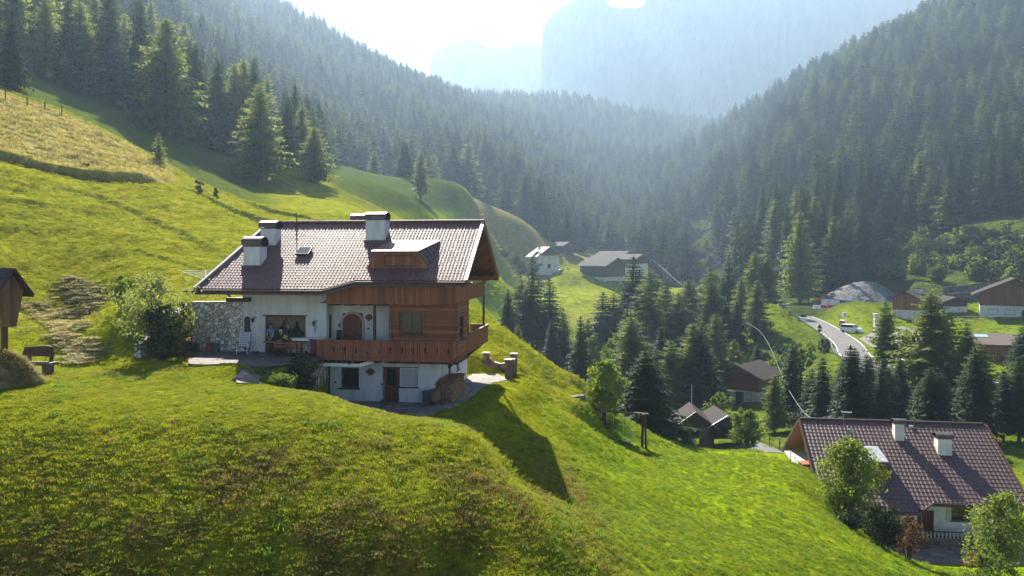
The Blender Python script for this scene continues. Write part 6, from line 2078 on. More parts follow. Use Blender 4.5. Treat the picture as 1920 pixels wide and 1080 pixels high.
def road_sign(u, kind, label, Y):
    i = min(range(len(GR)), key=lambda j: abs(GR[j].y - Y))
    p = GR[i] + Vector((-.3, 0, 0))
    r = empty("road_sign", tuple(p), R(-25), label, "road sign")
    MB().tube([(0, 0, -.3), (0, 0, 2.9)], .05, 6).build("pole", M_ZINC, r)
    if kind == 'tri':
        MB().prism([(-.62, 1.75), (.62, 1.75), (0, 2.85)], -.06, -.03).build("plate", M_DARKM, r)
        MB().prism([(-.4, 1.0), (.4, 1.0), (.4, 1.6), (-.4, 1.6)], -.06, -.03).build("plate", M_DARKM, r)
    else:
        MB().box(-.75, .75, -.06, -.03, 1.9, 2.6).build("plate", M_DARKM, r)
        MB().box(-.75, .75, -.06, -.03, 1.1, 1.7).build("plate", M_WHITE, r)
road_sign(1545, 'tri', "triangular road sign seen from behind at the bend", 181)
road_sign(1517, 'box', "dark and white double road sign on the guard rail", 208)
road_sign(1468, 'box', "small dark road sign beside the grey car", 246)
g = MB().box(-.75, .75, -.5, .5, 0, 4.6).box(-.85, .85, -.6, .6, 4.603, 4.8).build("gate_pillar", M_PLASTER_V)
g.location = gpt(1645, 184, -.2); tag(g, "pale square gate pillar by the forecourt", "pillar")
fence_run("forecourt_fence", [gpt(u, Y, .05) for u, Y in ((1660, 175), (1690, 171), (1720, 168), (1750, 165))], "white rail fence along the forecourt behind the larches", 1.1, (.5, 1.0), .07, m=M_WHITE)
fence_run("roadside_fence", [gpt(u, Y, .05) for u, Y in ((1660, 138), (1700, 132), (1745, 128), (1790, 125), (1840, 122), (1885, 120))], "white rail fence along the lower road seen between the trees", 1.2, (.55, 1.1), .07, m=M_WHITE)

def cable(name, pts, rad, label):
    pts = [Vector(p) for p in pts]
    o = MB().tube(dens_curve(pts), rad, 5).build(name, M_ZINC)
    return tag(o, label, "cable")
def dens_curve(pts):
    return _dense(pts, 4.0)
cable("overhead_cable", [P(1380, 596, 200), P(1412, 612, 178), P(1428, 625, 168), P(1446, 655, 150), P(1472, 717, 118), P(1500, 764, 90), P(1524, 786, 66)], .022, "pale overhead cable sagging down past the log hut to the lower chalet's roof")
cable("overhead_cable", [P(1225, 488, 330), P(1245, 505, 320), P(1280, 535, 300), P(1322, 555, 285)], .045, "thin pale cable high over the valley right of the barns")
# ------------------------------------------------------------------ trees and shrubs one by one
def conifer_at(u, vtop, Y, kind, var, label, wide=1.0, group=None):
    x = (u - 960) / F * Y
    z = gz(x, Y)
    h = max(1.5, (HZ - vtop) / F * Y - z)
    return put_conifer(x, Y, h, kind, var, (u * 7 + var) % 6.28, label, group, wide, .1)
LIST = [
 # u, v of the tip, distance, kind, mesh, label, breadth
 (22, 42, 128, 'spruce', 2, "dark dense spruce at the left edge above the pasture fence", 1.35),
 (85, -10, 168, 'larch', 0, "tall pale larch at the top left behind the fence", 1.2),
 (150, 0, 172, 'larch', 2, "broad pale larch at the top left, second from the edge spruce", 1.2),
 (205, -30, 175, 'spruce', 0, "tall dark spruce between two pale larches at the top left", 1.1),
 (262, -6, 178, 'spruce', 4, "slim dark spruce just left of the big pale larch", 1.0),
 (312, 32, 168, 'larch', 2, "big pale larch standing over the little bright larch", 1.35),
 (366, 78, 182, 'spruce', 1, "dark spruce directly right of the big pale larch", 1.2),
 (408, 108, 190, 'spruce', 0, "dark spruce in the gap between the two big larches of the left meadow edge", 1.2),
 (440, 118, 196, 'larch', 1, "brownish green larch behind the broad larch over the chalet's ridge", 1.2),
 (488, 156, 172, 'larch', 0, "broad pale larch with drooping branches above the chalet's left chimney", 1.45),
 (540, 182, 192, 'spruce', 3, "dark spruce right of the broad drooping larch", 1.4),
 (566, 195, 198, 'larch', 1, "dim larch left of the rounded yellow-green one", 1.2),
 (590, 236, 182, 'larch', 2, "rounded yellow-green larch at the tip of the left wood's edge", 1.5),
 (298, 246, 112, 'young', 0, "small bright young larch alone on the meadow's edge", 1.3),
 (796, 272, 432, 'spruce', 0, "single pointed spruce on the shaded slope above the chalet's big chimney", 1.4),
 (850, 268, 440, 'spruce', 2, "broad spruce on the shaded slope right of the pointed single one", 1.5),
 (878, 266, 452, 'larch', 1, "dim larch beside the broad spruce above the far meadow nose", 1.4),
 (985, 322, 445, 'spruce', 2, "broad dark spruce clump tree above the yellow meadow", 1.5),
 (1010, 332, 450, 'spruce', 1, "second broad spruce above the yellow meadow, right of the darker one", 1.5),
 (1062, 388, 420, 'spruce', 4, "slim pale spruce above the old hay barn", 1.3),
 (952, 540, 150, 'spruce', 1, "dark spruce just beyond the chalet's roof corner", 1.5),
 (978, 520, 172, 'larch', 3, "yellow-green larch in the dark group right of the chalet", 1.4),
 (998, 497, 168, 'spruce', 3, "tallest dark spruce of the group right of the chalet", 1.5),
 (1030, 518, 172, 'spruce', 4, "dark grey spruce beside the tallest one right of the chalet", 1.45),
 (1056, 575, 176, 'larch', 1, "small green larch at the right of the dark group", 1.2),
 (1131, 545, 205, 'spruce', 4, "slim dark spruce with layered branches, left of a pair", 1.7),
 (1151, 547, 207, 'spruce', 1, "slim dark spruce with layered branches, right of a pair", 1.6),
 (1188, 478, 212, 'spruce', 3, "tall sparse dark spruce in front of the barns", 1.6),
 (1219, 503, 188, 'larch', 0, "tall green larch right of the sparse dark spruce", 1.5),
 (1272, 546, 182, 'larch', 2, "green larch at mid valley, second right of the sparse spruce", 1.55),
 (1298, 590, 176, 'spruce', 1, "dark spruce between two green larches at mid valley", 1.5),
 (1332, 498, 214, 'larch', 0, "tall green larch at mid valley before the road's far end", 1.45),
 (1366, 478, 224, 'spruce', 0, "tall green spruce beside the larch before the road's far end", 1.35),
 (1416, 470, 236, 'larch', 1, "tall open larch beside the road's far end", 1.55),
 (1440, 480, 232, 'larch', 3, "open larch with spread branches at the roadside, right of the taller one", 1.6),
 (1500, 395, 262, 'larch', 0, "bright green larch above the gravel bank's left end", 1.2),
 (1285, 668, 138, 'spruce', 4, "slim grey green spruce left of the log hut", 1.5),
 (1255, 660, 150, 'spruce', 2, "dark spruce in the valley left of the slim grey green one", 1.5),
 (1210, 655, 78, 'spruce', 2, "broad dark conifer behind the swing frame", 2.3),
 (1289, 785, 77, 'young', 1, "small yellow-green conifer in front of the garages", 1.25),
 (1486, 640, 112, 'spruce', 1, "thin open spruce left of the dark clump before the road", 1.5),
 (1452, 700, 104, 'larch', 3, "yellow-green larch left of the lower chalet's ridge", 1.4),
 (1603, 650, 118, 'spruce', 3, "dark ragged spruce in front of the road's bend", 1.8),
 (1580, 672, 112, 'spruce', 1, "dark spruce left of the ragged one in front of the bend", 1.6),
 (1632, 668, 116, 'spruce', 4, "dark spruce right of the ragged one in front of the bend", 1.5),
 (1660, 562, 128, 'larch', 3, "tall slender larch with a bright top before the roadside chalet", 1.35),
 (1745, 545, 116, 'larch', 2, "big bushy larch standing before the two roadside chalets", 1.8),
 (1772, 600, 122, 'larch', 0, "smaller larch at the right flank of the big bushy one", 1.6),
 (1700, 615, 138, 'larch', 1, "bright larch left of the big bushy one", 1.8),
 (1838, 640, 104, 'larch', 3, "dark larch below the low garage", 1.5),
]
for (u, vt, Y, kd, vr, lab, wd) in LIST:
    conifer_at(u, vt, Y, kd, vr, lab, wd)
rt = np.random.default_rng(15)
def fill(n, u0, u1, Y0, Y1, vt0, vt1, label_s, label_l, group, pl=.25, wd=1.4):
    k = 0
    for i in range(n):
        Y = rt.uniform(Y0, Y1); u = rt.uniform(u0, u1)
        vt = rt.uniform(vt0, vt1)
        kd = 'larch' if rt.random() < pl else 'spruce'
        if 1330 < u < 1455 and Y < 136 or (1440 < u < 1660 and 135 < Y < 260) or (1420 < u < 1560 and 140 < Y < 300):
            continue
        x = (u - 960) / F * Y
        if (HZ - vt) / F * Y - gz(x, Y) < 4:
            continue
        conifer_at(u, vt, Y, kd, int(rt.integers(0, 9)), label_l if kd == 'larch' else label_s, wd * rt.uniform(.85, 1.2), ("larches " if kd == 'larch' else "spruces ") + group)
fill(44, 1495, 1990, 82, 112, 640, 745, "dark spruce in the row behind the lower chalet", "larch in the dark row behind the lower chalet", "behind the lower chalet", .2, 1.5)
fill(46, 1165, 1480, 185, 300, 505, 610, "spruce in the mixed clump on the valley floor by the stream", "larch in the mixed clump on the valley floor by the stream", "on the valley floor", .6, 1.4)
fill(26, 925, 1130, 120, 180, 590, 700, "shaded spruce in the hollow right of the chalet's spur", "shaded larch in the hollow right of the chalet's spur", "in the hollow", .45, 1.4)
fill(26, 1165, 1325, 125, 180, 585, 700, "spruce on the bank left of the log hut", "larch on the bank left of the log hut", "left of the log hut", .5, 1.4)

def bl(name, u, vtop, Y, wpx, n, leaf, seed, label, m=None, cat='tree', **kw):
    x = (u - 960) / F * Y
    z = gz(x, Y)
    h = max(.4, (HZ - vtop) / F * Y - z)
    return put_broadleaf(name, (x, Y, z - .05), h, wpx / F * Y, n, leaf, seed, label, m or M_BRD, cat, **kw)
bl("broadleaf_tree", 1136, 672, 61, 92, 5200, .14, 41, "bright green leafy tree left of the dark conifer by the swing", base=.06, lobes=14)
bl("broadleaf_tree", 1398, 766, 87, 82, 4200, .15, 42, "round green tree at the right end of the garages", base=.08, lobes=11)
bl("broadleaf_tree", 1346, 733, 112, 55, 2200, .20, 43, "light green leafy tree before the log hut", base=.1)
bl("broadleaf_tree", 1108, 620, 146, 70, 2000, .26, 44, "pale leafy tree in the hollow below the far meadow", base=.1)
bl("broadleaf_tree", 1150, 622, 149, 66, 2000, .26, 45, "pale leafy tree right of the similar one in the hollow", base=.1)
bl("broadleaf_tree", 1238, 700, 128, 60, 1800, .24, 46, "yellow-green leafy tree behind the broad dark conifer", base=.1)
bl("broadleaf_tree", 1592, 818, 50.5, 128, 9000, .11, 47, "tall leafy tree in front of the lower chalet's left roof", base=.04, lobes=20, shape=1.5)
bl("broadleaf_tree", 1874, 918, 46.5, 140, 6500, .10, 48, "leafy tree in the lower right corner before the chalet's wall", base=.06, lobes=14)
bl("garden_shrub", 1652, 948, 50.5, 110, 4200, .09, 49, "dark dense shrub right of the tall leafy tree's foot", M_DKB, 'shrub', stem=False, base=.02, lobes=10)
bl("garden_shrub", 1590, 985, 48.5, 110, 3600, .09, 50, "dark low shrub under the tall leafy tree on the lawn's edge", M_DKB, 'shrub', stem=False, base=.02, lobes=10)
M_REDL = foliage("reddish_leaves", (.20, .085, .06), (.05, .045, .025), trans=.4, nscale=3)
bl("garden_shrub", 1702, 958, 50.8, 70, 2200, .08, 51, "reddish leaved shrub by the yard's lamp post", M_REDL, 'shrub', stem=False, base=.02, lobes=8)
bl("garden_shrub", 1852, 1040, 43.5, 90, 1600, .08, 52, "sparse light green shrub at the bottom right edge", None, 'shrub', stem=False, base=.02, lobes=7)
bl("meadow_shrub", 1258, 822, 76, 66, 1800, .13, 53, "low yellow-green shrub left of the small conifer by the garages", None, 'shrub', stem=False, base=.02, lobes=7)
bl("meadow_shrub", 1142, 806, 60, 44, 900, .10, 54, "small weedy shrub under the swing's left post", None, 'shrub', stem=False, base=.02, lobes=6)
# beside the terrace
bl("ornamental_tree", 283, 518, 43.6, 165, 3400, .095, 61, "airy pale leaved small tree at the left of the stone wall", foliage("silvery_leaves", (.20, .23, .10), (.08, .11, .035), trans=.4, nscale=2), 'tree', base=.25, lobes=12)
bl("wall_shrub", 305, 568, 42.8, 104, 6500, .075, 62, "large dark shrub covering the left end of the stone wall", M_DKB, 'shrub', stem=False, base=.02, lobes=14)
bl("wall_shrub", 345, 556, 44.6, 50, 2200, .07, 63, "dark climbing shrub hanging over the stone wall's corner", M_DKB, 'shrub', stem=False, base=.1, lobes=8, shape=.7)
bl("meadow_shrub", 228, 512, 47.5, 62, 2000, .085, 64, "bright green round shrub on the slope left of the airy tree", None, 'shrub', stem=False, base=.02, lobes=7)
bl("flowering_plant", 347, 600, 43.4, 26, 420, .07, 65, "small orange blooming plant at the stone wing wall", foliage("orange_petals", (.50, .22, .05), (.16, .17, .04), trans=.4, nscale=6), 'plant', stem=False, base=.35, lobes=4)
bl("dark_juniper", 566, 655, 40.3, 66, 5200, .06, 66, "dark bushy juniper below the balcony's left end", M_DKB, 'shrub', stem=False, base=.0, lobes=14)
put_broadleaf("round_bush", ((533 - 960) / F * 38.2, 38.2, (HZ - 701) / F * 38.2 - 1.05), 1.05, 1.65, 4200, .05, 67, "round light-rimmed bush on the lawn below the terrace", M_BRD, 'shrub', stem=False, base=.0, lobes=12)
bl("low_plant", 488, 704, 39.6, 30, 700, .06, 68, "low yellow-green plant at the curved path's edge", None, 'plant', stem=False, base=.0, lobes=5)
for i, (u, vt, Y, w, lab) in enumerate(((372, 336, 100, 20, "small dark shrub on the meadow's edge above the bank, left of two"), (405, 350, 103, 14, "tiny dark shrub on the meadow's edge, right of two"), (160, 318, 88, 18, "tuft of dark weeds at the foot of the hay field's bank"))):
    bl("meadow_shrub", u, vt, Y, w, 500, .16, 71 + i, lab, M_DKB, 'shrub', stem=False, base=.0, lobes=5)
for i, (u, vt, Y, w, lab) in enumerate(((972, 478, 352, 50, "dark leafy tree at the left of the far farmhouse"), (1000, 482, 352, 40, "dark leafy tree close to the farmhouse's left wall"), (940, 474, 350, 40, "dark leafy tree farthest left of the far farmhouse"))):
    bl("broadleaf_tree", u, vt, Y, w, 900, .6, 81 + i, lab, M_DKB, base=.05, lobes=8)
# bushes on the right hillside above the chalets and in the clearing
k = 0
for i in range(90):
    u = rt.uniform(1640, 1925); v0 = rt.uniform(448, 535)
    Yv = np.linspace(205, 330, 120)
    zz = ground((u - 960) / F * Yv, Yv)
    vv = HZ - zz / Yv * F
    j = int(np.argmin(abs(vv - v0)))
    if abs(vv[j] - v0) > 6:
        continue
    bl("hillside_bush", u, vv[j] - rt.uniform(14, 34), float(Yv[j]), rt.uniform(22, 46), 420, .5, 100 + i, "leafy bush on the scrubby hillside above the roadside chalets", M_BRD if rt.random() < .4 else M_DKB, 'bush', group="bushes on the right hillside", stem=False, base=.0, lobes=6)
for i in range(22):
    u = rt.uniform(1285, 1370); v0 = rt.uniform(410, 560)
    Yv = np.linspace(290, 700, 200)
    vv = HZ - ground((u - 960) / F * Yv, Yv) / Yv * F
    j = int(np.argmin(abs(vv - v0)))
    bl("clearing_bush", u, vv[j] - rt.uniform(12, 24), float(Yv[j]), rt.uniform(14, 28), 260, .8, 200 + i, "pale green bush in the clearing right of the far barns", M_BRD, 'bush', group="bushes in the clearing", stem=False, base=.0, lobes=5)
for i in range(34):
    u = rt.uniform(1415, 1552); Y = rt.uniform(148, 172)
    bl("bank_bush", u, HZ - gz((u - 960) / F * Y, Y) / Y * F - rt.uniform(8, 18), Y, rt.uniform(16, 34), 260, .3, 240 + i, "low leafy bush on the green bank below the road", M_BRD if i % 2 else M_DKB, 'bush', group="bushes on the road bank", stem=False, base=.0, lobes=5)

fill(16, 1560, 1960, 112, 150, 600, 690, "spruce among the larches between the lower chalet and the road", "larch among the mixed trees between the lower chalet and the road", "below the roadside chalets", .55, 1.7)
fill(14, 1330, 1420, 155, 205, 560, 690, "spruce in the trees beside and behind the log hut", "larch in the trees beside and behind the log hut", "around the log hut", .45, 1.4)

fill(9, 625, 860, 285, 400, 255, 305, "hazy spruce on the shaded brow above the meadow behind the chalet's ridge", "hazy larch on the shaded brow above the meadow behind the chalet's ridge", "on the shaded brow", .4, 1.3)
# ------------------------------------------------------------------ grass and hay
def clump(name, seed, n, rad, h0, h1, wd, lean, m):
    rng = np.random.default_rng(seed)
    r = rad * np.sqrt(rng.random(n)); a = rng.uniform(0, 6.283, n)
    p = np.stack([r * np.cos(a), r * np.sin(a), np.full(n, -.01)], 1)
    h = rng.uniform(h0, h1, n)
    b = rng.uniform(0, 6.283, n)
    d = np.stack([np.cos(b), np.sin(b), np.zeros(n)], 1)
    s = np.stack([-np.sin(b), np.cos(b), np.zeros(n)], 1) * (wd * rng.uniform(.6, 1.3, n))[:, None]
    ln = (lean * rng.uniform(.2, 1.2, n) * h)[:, None]
    up = np.array((0, 0, 1.0))
    m1 = p + d * ln * .35 + up * (h * .6)[:, None]
    tp = p + d * ln + up * (h * np.clip(1.05 - .35 * lean, .15, 1))[:, None]
    v = np.stack([p - s, p + s, m1 + s * .75, m1 - s * .75, tp], 1).reshape(-1, 3)
    i = np.arange(n)[:, None] * 5
    t = np.concatenate([i + np.array([[0, 1, 2]]), i + np.array([[0, 2, 3]]), i + np.array([[3, 2, 4]])])
    return np_mesh(name, v, t, m, link=False)
M_G1 = foliage("lawn_blades", (.245, .262, .010), (.120, .142, .008), trans=.45, src='inst', nscale=.8)
M_G2 = foliage("rough_blades", (.235, .180, .025), (.105, .078, .016), trans=.42, src='inst', nscale=.9)
M_G3 = foliage("lush_blades", (.165, .240, .012), (.075, .125, .010), trans=.45, src='inst', nscale=.8)
M_HAY = foliage("hay_stalks", (.44, .385, .18), (.26, .21, .09), trans=.30, src='inst', nscale=1.5)

M_CUT = foliage("cut_hay_stalks", (.42, .37, .19), (.22, .185, .085), trans=.28, src='inst', nscale=1.2)

def in_poly(x, y, poly):
    c = np.zeros(len(x), bool)
    n = len(poly)
    for i in range(n):
        x0, y0 = poly[i]; x1, y1 = poly[(i + 1) % n]
        m = ((y0 > y) != (y1 > y)) & (x < (x1 - x0) * (y - y0) / (y1 - y0 + 1e-12) + x0)
        c ^= m
    return c

def make_grass():
    rng = np.random.default_rng(9)
    X, Y, S, Pk = [], [], [], []
    for (y0, y1, n, sc) in ((20, 27, 24000, .85), (27, 40, 34000, 1.05), (40, 70, 26000, 1.7), (70, 125, 16000, 3.0), (125, 300, 15000, 6.0), (300, 400, 5000, 8.0)):
        yy = np.sqrt(rng.uniform(y0 * y0, y1 * y1, n))
        uu = rng.uniform(-160, 2080, n)
        X.append((uu - 960) / F * yy); Y.append(yy); S.append(np.full(n, sc))
    x = np.concatenate(X); y = np.concatenate(Y); s = np.concatenate(S)
    bad = np.zeros(len(x), bool)
    for q in PAVED:
        bad |= in_poly(x, y, q)
    a, b = loc_ab(x, y)
    bad |= (a > -11.9) & (a < .2) & (b > -.3) & (b < 9.4)
    bad |= (a > -15.6) & (a < -11.4) & (b > -.2) & (b < .8)
    l2 = frame_pt((0, 0, 0), 0)
    bad |= (x > 23.4) & (y > 57.5) & (y < 74) & (y < 200) & (x < 40)
    u = 960 + x / y * F
    z = ground(x, y)
    v = HZ - z / y * F
    bad |= (u > 1395) & (u < 1510) & (np.abs(v - (842 + (u - 1430) * .35)) < 7) & (y > 70)
    bad |= (y > forest_base(u) - 2)
    bad |= (y > 125) & (u < 1380) & ~((y > 225) & (u > 880))
    d, _, _ = seg_dist(x, y, [tuple(q) for q in ROAD[::3]] + [tuple(ROAD[-1])])
    bad |= d < 4.2
    bad |= in_poly(x, y, [(q.x, q.y) for q in lot]) | in_poly(x, y, [(q.x, q.y) for q in site])
    bad |= (u > 1485) & (u < 1710) & (y > 236) & (y < 270)
    keep = ~bad
    x, y, z, s, u, v = x[keep], y[keep], z[keep], s[keep], u[keep], v[keep]
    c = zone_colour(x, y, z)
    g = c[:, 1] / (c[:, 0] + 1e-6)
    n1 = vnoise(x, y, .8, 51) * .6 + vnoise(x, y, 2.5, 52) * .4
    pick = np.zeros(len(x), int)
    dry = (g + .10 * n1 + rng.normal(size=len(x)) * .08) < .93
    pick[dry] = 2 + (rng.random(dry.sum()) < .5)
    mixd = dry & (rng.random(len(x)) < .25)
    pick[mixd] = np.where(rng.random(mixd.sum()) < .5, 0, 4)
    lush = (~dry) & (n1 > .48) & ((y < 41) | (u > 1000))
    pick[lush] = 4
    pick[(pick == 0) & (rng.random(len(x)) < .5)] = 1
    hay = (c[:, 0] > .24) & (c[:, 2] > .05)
    rs = (u + .3 * (v - 800) > 1080) & (pick < 2) & (y > 20) & (rng.random(len(x)) < .75)
    pick[rs] = 4
    tf = (pick == 4) & ~rs & (rng.random(len(x)) < .6)
    pick[tf] = 0
    size_k = np.where(rs, .62, 1.0)
    pick[hay] = 5
    rough = sstep(755, 860, v) * (u < 1140) * (y < 38)
    size = s * rng.uniform(.6, 1.25, len(x)) * np.where(rough > rng.random(len(x)), rng.uniform(.85, 1.5, len(x)), 1.0)
    size *= size_k
    tall = (n1 > .68) & (rough > .3)
    size[tall] *= 1.35
    nn = y < 45
    zz = z + np.where(nn, vnoise(x, y, 2.2, 21) * 0.035 + vnoise(x, y, 0.9, 22) * 0.05, 0) * ((loc_ab(x, y)[1] < -3.5) | (loc_ab(x, y)[0] > 5))
    src = [clump("lawn", 1, 46, .17, .03, .075, .0075, .8, M_G1), clump("lawn", 2, 46, .18, .03, .085, .0075, 1.0, M_G1),
           clump("rough", 3, 34, .16, .05, .12, .007, 1.1, M_G2), clump("rough", 4, 30, .17, .04, .14, .007, 1.3, M_G2),
           clump("lush", 5, 40, .15, .05, .15, .009, .9, M_G3), clump("hay", 6, 36, .18, .05, .16, .008, 1.5, M_HAY)]
    size = size[:, None] * np.ones(3)
    o = scatter("grass", np.stack([x, y, zz], 1), rng.uniform(0, 6.28, len(x)), size, rng.random(len(x)), pick, src)
    return tag(o, "short grass blades of the lawns and the mown meadow", "grass", kind='stuff')
make_grass()

def make_hay():
    rng = np.random.default_rng(19)
    pts, sc = [], []
    for (uu, vv, su, sv, n) in ((140, 530, 14, 5, 90), (155, 546, 24, 6, 170), (170, 564, 24, 6, 170), (158, 580, 14, 4, 60), (95, 592, 30, 3, 70), (122, 612, 30, 4, 110), (112, 634, 18, 4, 60), (155, 652, 20, 7, 150), (150, 676, 16, 4, 80), (60, 575, 30, 3, 50)):
        for i in range(int(n * .55)):
            u = rng.normal(uu, su); v = rng.normal(vv, sv)
            Yv = np.linspace(42, 62, 60)
            pts.append((u, v)); sc.append(rng.uniform(.6, 1.35))
    pts = np.array(pts)
    Yv = np.linspace(41, 66, 90)
    out = []
    us = np.linspace(-60, 280, 35)
    tab = np.array([HZ - ground((q - 960) / F * Yv, Yv) / Yv * F for q in us])
    for (u, v) in pts:
        row = tab[int(np.clip(round((u + 60) / 10), 0, 34))]
        Y = Yv[int(np.argmin(abs(row - v)))] + rng.uniform(-.3, .3)
        out.append(((u - 960) / F * Y, Y))
    out = np.array(out)
    z = ground(out[:, 0], out[:, 1]) + rng.uniform(0, .22, len(out))
    src = [clump("stalks", 31, 70, .22, .05, .22, .012, 1.6, M_CUT), clump("stalks", 32, 70, .25, .05, .26, .012, 1.9, M_CUT)]
    o = scatter("cut_hay", np.stack([out[:, 0], out[:, 1], z], 1), rng.uniform(0, 6.28, len(out)), np.array(sc)[:, None] * np.array((1.3, 1.3, .7)), rng.random(len(out)), rng.integers(0, 2, len(out)), src)
    tag(o, "dry cut hay lying in loose swaths on the slope left of the chalet", "hay", kind='stuff')
make_hay()

def hay_pile():
    rng = np.random.default_rng(3)
    c = gpt(2, 35.4)
    n, m = 40, 14
    V = [(0, 0, 1.5)]
    for j in range(1, m + 1):
        for k in range(n):
            f = j / m
            a = 6.283 * k / n
            r = (1.75 if math.cos(a) > 0 else 2.6) * f * (1 + .08 * math.sin(3 * a) + rng.uniform(-.03, .03))
            z = 1.45 * (1 - f ** 1.7) + rng.uniform(-.07, .07) - (.35 if j == m else 0)
            V.append((r * math.cos(a), r * .75 * math.sin(a), z))
    T = [(0, 1 + k, 1 + (k + 1) % n) for k in range(n)]
    for j in range(m - 1):
        for k in range(n):
            p, q, r_, s_ = 1 + j * n + k, 1 + j * n + (k + 1) % n, 1 + (j + 1) * n + (k + 1) % n, 1 + (j + 1) * n + k
            T += [(p, s_, r_), (p, r_, q)]
    V = np.array(V)
    B = len(V)
    k = 8000
    a = rng.uniform(0, 6.283, k); f = np.sqrt(rng.random(k))
    r = np.where(np.cos(a) > 0, 1.75, 2.6) * f
    p = np.stack([r * np.cos(a), r * .75 * np.sin(a), 1.45 * (1 - f ** 1.7)], 1)
    d = rng.normal(size=(k, 3)) * np.array((1, 1, .55)); d /= np.linalg.norm(d, axis=1)[:, None]
    d[:, 2] = np.abs(d[:, 2]) * .5 + .05
    L = rng.uniform(.12, .42, k)[:, None]
    s = np.cross(d, np.array((0, 0, 1.0))); s /= np.linalg.norm(s, axis=1)[:, None] + 1e-6
    v = np.stack([p - s * .022, p + s * .022, p + d * L], 1).reshape(-1, 3)
    t = B + np.arange(3 * k).reshape(-1, 3)
    o = np_mesh("hay_pile", np.concatenate([V, v]), np.concatenate([np.array(T), t]), foliage("piled_hay", (.30, .25, .11), (.085, .068, .03), trans=.25, nscale=3))
    o.location = c
    tag(o, "big heap of cut hay at the left edge in front of the bench", "hay pile")
hay_pile()
# ------------------------------------------------------------------ people
M_SKIN = mat("skin", (.42, .25, .18), (.36, .21, .15), .6, 8)
M_BLUE = mat("blue_shirt", (.10, .22, .55), (.08, .18, .46), .85, 6)
M_DARKC = mat("dark_cloth", (.035, .033, .04), (.022, .021, .026), .9, 6)
M_TROUS = mat("grey_trousers", (.07, .065, .065), (.05, .045, .045), .9, 6)
M_HAIR = mat("dark_hair", (.04, .028, .02), (.025, .018, .013), .7, 20)
M_PALE = mat("pale_cap", (.62, .58, .52), (.52, .48, .44), .8, 8)

